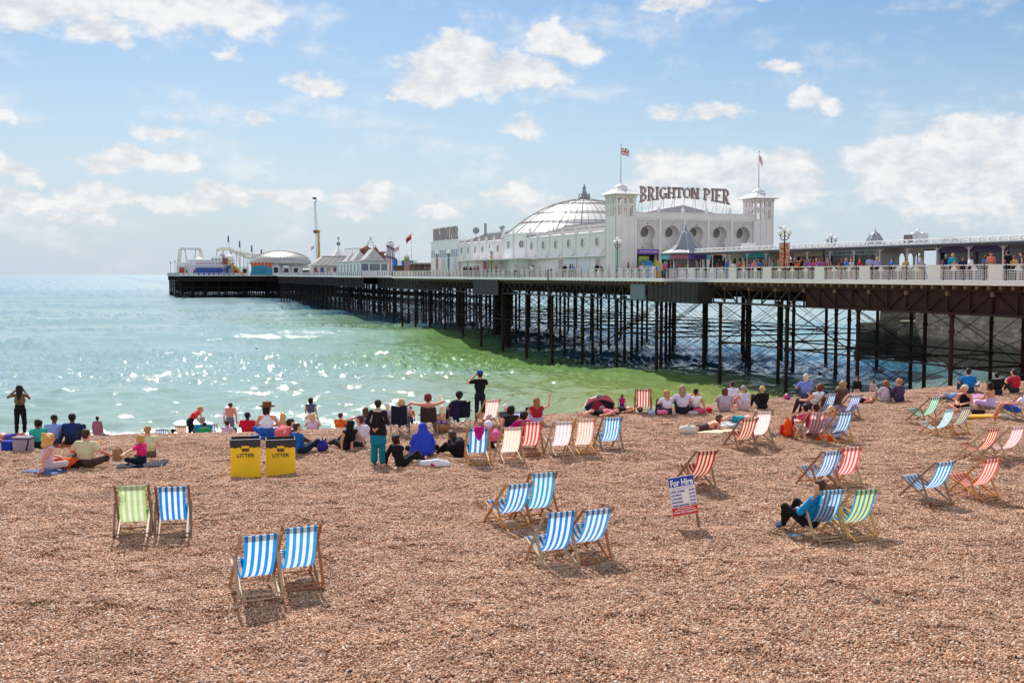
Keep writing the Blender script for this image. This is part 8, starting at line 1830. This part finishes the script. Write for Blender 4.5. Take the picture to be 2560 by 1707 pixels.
for i, (px, py) in enumerate(((1506, 911), (1516, 934), (1508, 937), (1549, 938), (1533, 944), (1540, 950), (1524, 922), (1590, 944), (1393, 907), (1591, 943), (1667, 957), (1530, 921))):
    d = ray(px, py); k = -EZ/d.z; gull(BW[i], (d.x*k, d.y*k, .05), .9, g_.uniform(0, 360), False, True, group='flock of birds on the green water')
def gull_on_lamp():
    x, y = S(s_at(1959, 53.6), 53.6); gull('small gull perched on the globe of the banner lamp', (x-ST*.62, y+CT*.62, DZ+4.17), .8, 90, True, False)
gull_on_lamp()
def buoy():
    d = ray(14, 765); k = -EZ/d.z; t = empty('buoy', (d.x*k, d.y*k, -.1), 0, 'small orange buoy floating far out at the left edge', 'buoy')
    bd(t, 'float', mat('buoy_orange', (.5, .2, .03), .5), lambda q: q.lathe([(.55, 0), (.6, .3), (.5, .9), (.2, 1.1), (0, 1.15)], 14)); bd(t, 'ring', mat('buoy_dark', (.1, .06, .03), .6), lambda q: q.lathe([(.63, .25), (.65, .35), (.6, .42)], 14))
buoy()
# ---------------------------------------------------------------- people on the pier, standing behind the railing
def pier_crowd():
    pos_ = []
    cols = {'w': 'e4e2ea', 'k': '1a181d', 'r': 'c22a34', 'b': '3a78c8', 't': '22a0b0', 'p': '8a5aa8', 'c': 'e08468', 'n': '262c50', 'g': '3aa070', 'y': 'd8b860', 'l': 'a8a8d8', 'o': 'e0663a', 'm': 'c8508c', 's': 'c89878', 'd': '5a3a3a'}
    hairs = ['2a1a14', '4a2c1c', '8a6238', 'c8a068', '151112', '9a9490']
    # px, distance behind the railing, colour, height, pose, hair, words
    L = [(1945, 2.2, 'g', .95, 's', 3, 'green top by the banner lamp'), (1972, 1.5, 'k', 1, 's', 0, 'black leaning at the rail right of the lamp'), (1984, 2.6, 'd', 1, 's', 1, 'dark red in the first queue'), (1991, 1.2, 'o', .92, 's', 2, 'coral red in the first queue'), (2003, 2.0, 'k', 1.08, 's', 4, 'tall and dark in the first queue'),
         (2014, 1.3, 'p', .97, 's', 0, 'purple top left of the pink shirt'), (2025, 2.1, 'p', 1.0, 's', 1, 'lilac shirt in the crowd'), (2040, 1.2, 'm', 1.02, 's', 2, 'pink shirt before the seafood stall'), (2056, 2.4, 'm', .98, 's', 4, 'rose top before the seafood stall'), (2090, 1.6, 'k', .95, 'b', 0, 'black stooping before the seafood stall'),
         (2113, 1.3, 'b', 1.0, 's', 3, 'bright blue tee before the seafood stall'), (2172, 1.5, 'l', 1.06, 's', 1, 'lavender shirt right of the seafood stall'), (2191, 1.3, 'l', 1.0, 's', 3, 'pale top and long blonde hair'), (2298, 1.4, 'l', 1.06, 's', 0, 'bald in a white and blue shirt by the arches'),
         (2362, 2.2, 'n', 1.06, 's', 5, 'navy with a white cap'), (2379, 1.8, 't', 1.1, 's', 3, 'turquoise top before the purple shop'), (2384, 1.0, 's', .82, 's', 0, 'topless and stout at the rail'), (2404, 2.2, 'n', .95, 's', 4, 'small and navy before the purple shop'), (2423, 1.4, 'w', .98, 's', 1, 'white tee before the purple shop'), (2474, 1.5, 'c', 1.1, 's', 0, 'coral top looking down'), (2461, 2.5, 'b', 1.0, 's', 1, 'blue shirt behind the coral top'),
         (2516, 1.5, 'k', 1.14, 's', 4, 'big and black shirted near the right edge'), (2532, 2.4, 'y', .95, 's', 2, 'pale yellow near the right edge'), (2550, 1.4, 'k', 1.08, 's', 4, 'black shirt at the very right of the pier'),
         (1606, 2.0, 'y', .98, 's', 3, 'yellow top left of the kiosk'), (1593, 1.4, 'r', .9, 's', 1, 'red seated by the railing'), (1602, 1.2, 'w', .9, 's', 2, 'white seated by the railing'), (1634, 1.2, 'w', .85, 's', 2, 'white child left of the kiosk'), (1661, 1.5, 'm', 1.0, 's', 5, 'magenta and white beside the kiosk'), (1655, 2.6, 'y', .9, 's', 3, 'yellow tee beside the kiosk'),
         (1797, 2.5, 'd', 1.05, 's', 0, 'brown behind the table right of the kiosk'), (1815, 1.6, 'b', 1.08, 's', 5, 'pale blue shirt and grey hair right of the kiosk'), (1884, 2.2, 'c', 1.0, 's', 2, 'peach top before the gift shop'), (1896, 1.5, 'b', 1.02, 's', 1, 'blue shirt before the gift shop'), (1872, 2.4, 'p', .9, 's', 1, 'mauve before the gift shop'), (1930, 2.4, 't', 1.0, 's', 0, 'teal left of the banner lamp'),
         (1492, 1.5, 'n', 1.0, 's', 3, 'navy at the foot of the left tower'), (1506, 1.4, 'd', .98, 'b', 0, 'brown leaning at the foot of the left tower'), (1412, .9, 'k', 1.0, 's', 3, 'blonde and dark dressed at the long wall'), (1425, .9, 'p', 1.0, 's', 2, 'purple top at the long wall'), (1431, 1.5, 'l', 1.0, 's', 5, 'pale top behind the purple one'), (1329, .9, 'w', .98, 's', 4, 'white and dark trousers before the drum'), (1333, 1.6, 'c', .97, 's', 2, 'pink top before the drum'),
         (1289, .9, 'w', 1.0, 's', 3, 'white tee with a pushchair before the drum'), (1240, 1.2, 'r', 1.1, 's', 5, 'all in red beside the shield banner'), (1161, 1.0, 'd', 1.0, 's', 0, 'brown, left in the far trio'), (1167, 1.7, 'd', 1.0, 's', 4, 'maroon, right in the far pair'), (1177, .9, 'k', .95, 's', 4, 'black in the far group'), (1186, 1.2, 'c', 1.0, 's', 2, 'peach in the far group'), (1195, 1.0, 'm', 1.0, 's', 0, 'rose in the far group')]
    L += [(1953, 3.2, 'r', .98, 's', 1, 'scarlet top deep in the first queue'), (1965, 3.4, 'w', 1.0, 's', 2, 'white top deep in the first queue'), (1978, 3.6, 'n', 1.03, 's', 4, 'navy top between two dark ones'), (1998, 3.3, 'c', .96, 's', 3, 'salmon top behind the tall dark one'), (2009, 3.0, 'k', 1.0, 's', 4, 'black top behind the purple one'),
          (2020, 3.4, 'w', .97, 's', 5, 'white shirt behind the lilac one'), (2033, 2.9, 'm', 1.0, 's', 0, 'deep pink top behind the pink shirt'), (2048, 3.3, 'b', 1.02, 's', 1, 'sky blue top at the corner of the seafood stall'), (2070, 2.6, 'n', 1.0, 's', 4, 'dark blue top at the seafood counter'), (2102, 2.8, 'd', .98, 's', 2, 'brown top behind the stooping one'),
          (2126, 2.5, 'w', .95, 's', 3, 'white top by the seafood menu'), (2148, 3.0, 'r', 1.0, 's', 1, 'red top at the far end of the seafood stall'), (2228, 2.6, 'b', 1.0, 's', 0, 'blue top among the arches'), (2262, 3.2, 'y', .96, 's', 2, 'straw coloured top among the arches'), (1832, 2.8, 'w', .98, 's', 4, 'white top between kiosk and gift shop'), (1848, 2.2, 'r', 1.0, 's', 0, 'crimson top by the toy display'), (1910, 3.0, 'k', 1.03, 's', 4, 'black top before the gift shop window'), (1860, 3.1, 'y', .94, 's', 3, 'gold top near the gift shop'),
          (1775, 3.0, 'k', 1.05, 's', 4, 'black coat right behind the kiosk'), (1570, 2.0, 'd', 1.0, 's', 1, 'tan top under the purple sign'), (1545, 2.4, 'm', .97, 's', 3, 'raspberry top below the left tower lamp')]
    cache = {}
    for px, off, c, sc, kd, hr, words in L:
        t0 = 53.05 if px > 1700 else 51.7
        t = t0+off; s = s_at(px, t); x, y = S(s, t); sk = 'ptr'[(px*7) % 3]; key = (kd, px % 2, hr % 3)
        person('pier visitor %s' % words, (x, y, DZ), [70, 20, -20, 100, 150][px % 5], 'stand' if kd == 's' else 'bend', cols[c], ['22242c', '5a6a88', 'b8b0a0', '3a3034'][px % 4], (['short', 'long', 'short', 'bob'][px % 4], hairs[hr]), sk, sleeve=[.5, .5, 0, 1][px % 4], scale=sc, h=.034, group='visitors behind the pier railing', legs=[1, 1, .5, 1][px % 4])
    # far visitors left of the theatre: small, copied
    pro = []
    for c, b in (('3a2a3a', '22242c'), ('c0503c', '2a2c38'), ('d8d0d0', '3a4050'), ('5a4a7a', '22242c')):
        pro.append((c, b))
    g = random.Random(12); words = ['dark jacketed', 'red topped', 'white topped', 'violet topped']
    base = {}
    spots = [(1044+i*6.5, 56.5+g.uniform(0, 3)) for i in range(8)]+[(1000+g.uniform(0, 30), 62.5) for i in range(4)]+[(712+i*12+g.uniform(-3, 3), 62.5+g.uniform(0, 3)) for i in range(13)]
    for i, (px, t) in enumerate(spots):
        if px > 1040: pass
        k = i % 4; s = s_at(px, t if px > 1040 else max(t, 62)); t_ = t if px > 1040 else max(t, 62)
        x, y = S(s, t_); far = 'by the long grey canopy' if px > 1040 else ('near the striped awning' if px > 990 else 'below the pavilion roofs')
        near = ['beside', 'behind', 'left of', 'right of', 'in front of']; 
        if px > 1040: wl_ = ['leftmost by the long grey canopy', 'second by the long grey canopy', 'third by the long grey canopy', 'fourth by the long grey canopy', 'fifth by the long grey canopy', 'sixth by the long grey canopy', 'seventh by the long grey canopy', 'last by the long grey canopy'][i]
        elif px > 990: wl_ = ['below the gold banded flag', 'beside the striped awning', 'left of the narrow lantern kiosk', 'right of the glazed cafe'][i-8]
        else: wl_ = ['under the silver dome edge', 'by the white arch booth', 'by the cream stall', 'between the cream stall and the barrel', 'left of the green barrel', 'in front of the green barrel', 'right of the green barrel', 'at the left of the white pavilion', 'below the yellow column', 'by the low white stall front', 'below the ball topped cone', 'by the cream arched stall', 'left of the glazed cafe'][i-12]
        lab = '%s visitor %s' % (words[k], wl_)
        if k not in base:
            base[k] = person(lab, (x, y, DZ), g.uniform(0, 360), 'stand', pro[k][0], pro[k][1], ('short', hairs[k]), 'p', h=.05, group='tiny visitors far along the pier')
        else:
            o = copy_tree(base[k]); o.location = (x, y, DZ); o.rotation_euler = (0, 0, g.uniform(0, 6.28)); o['label'] = lab
    # things on the deck
    x, y = S(s_at(1289, 52.7), 52.7); t = empty('pushchair', (x, y, DZ), TH, 'dark blue pushchair behind the rail before the drum', 'pushchair')
    bd(t, 'seat', cloth('22385c'), lambda q: (q.box((0, .3, .55), (.45, .1, .6)), q.box((0, .55, .4), (.45, .5, .1)))); bd(t, 'frame', M_POST, lambda q: (q.tube([(-.22, 0, 1.0), (-.22, .9, .1)], .02, 5), q.tube([(.22, 0, 1.0), (.22, .9, .1)], .02, 5), q.tube([(-.22, 0, 1.0), (.22, 0, 1.0)], .02, 5)))
    for sx in (-.25, .25):
        for yy in (.1, .85): bd(t, 'wheel', M_POST, lambda q: q.tube([(sx-.02, yy, .11), (sx+.02, yy, .11)], .11, 10))
    for px, w, hh, c, lb in ((1786, .8, .95, (.7, .68, .7), 'small white table with boxes right of the kiosk'), (1826, 1.1, .9, (.08, .2, .5), 'white and blue ice box at the railing right of the kiosk')):
        x, y = S(s_at(px, 54.0), 54.0); t = empty('stand', (x, y, DZ), TH, lb, 'stand')
        bd(t, 'cabinet', mat('cab', c, .5), lambda q: q.box((0, 0, hh/2), (.7, w, hh))); bd(t, 'top', M_WHITE, lambda q: q.box((0, 0, hh+.04), (.75, w+.06, .07)))
    for px, c, lb in ((1615, (.02, .22, .42), 'turquoise arcade machine under the purple sign'), (1640, (.6, .45, .05), 'yellow toy figure machine in the entrance')):
        x, y = S(S0-.6, t_at(px, S0-.6)); t = empty('arcade_machine', (x, y, DZ), TH, lb, 'arcade machine')
        bd(t, 'cabinet', mat('machine', c, .4), lambda q: (q.box((0, 0, .8), (1.7 if px < 1630 else .8, .8, 1.6)), q.prism([(-.8 if px < 1630 else -.4, 1.6), (.8 if px < 1630 else .4, 1.6), (.4 if px < 1630 else .2, 2.0), (-.4 if px < 1630 else -.2, 2.0)], 'y', -.3, .3))); bd(t, 'panel', mat('machine_panel', (.3, .5, .6), .2), lambda q: q.box((0, -.42, 1.1), (1.3 if px < 1630 else .5, .03, .7)))
pier_crowd()
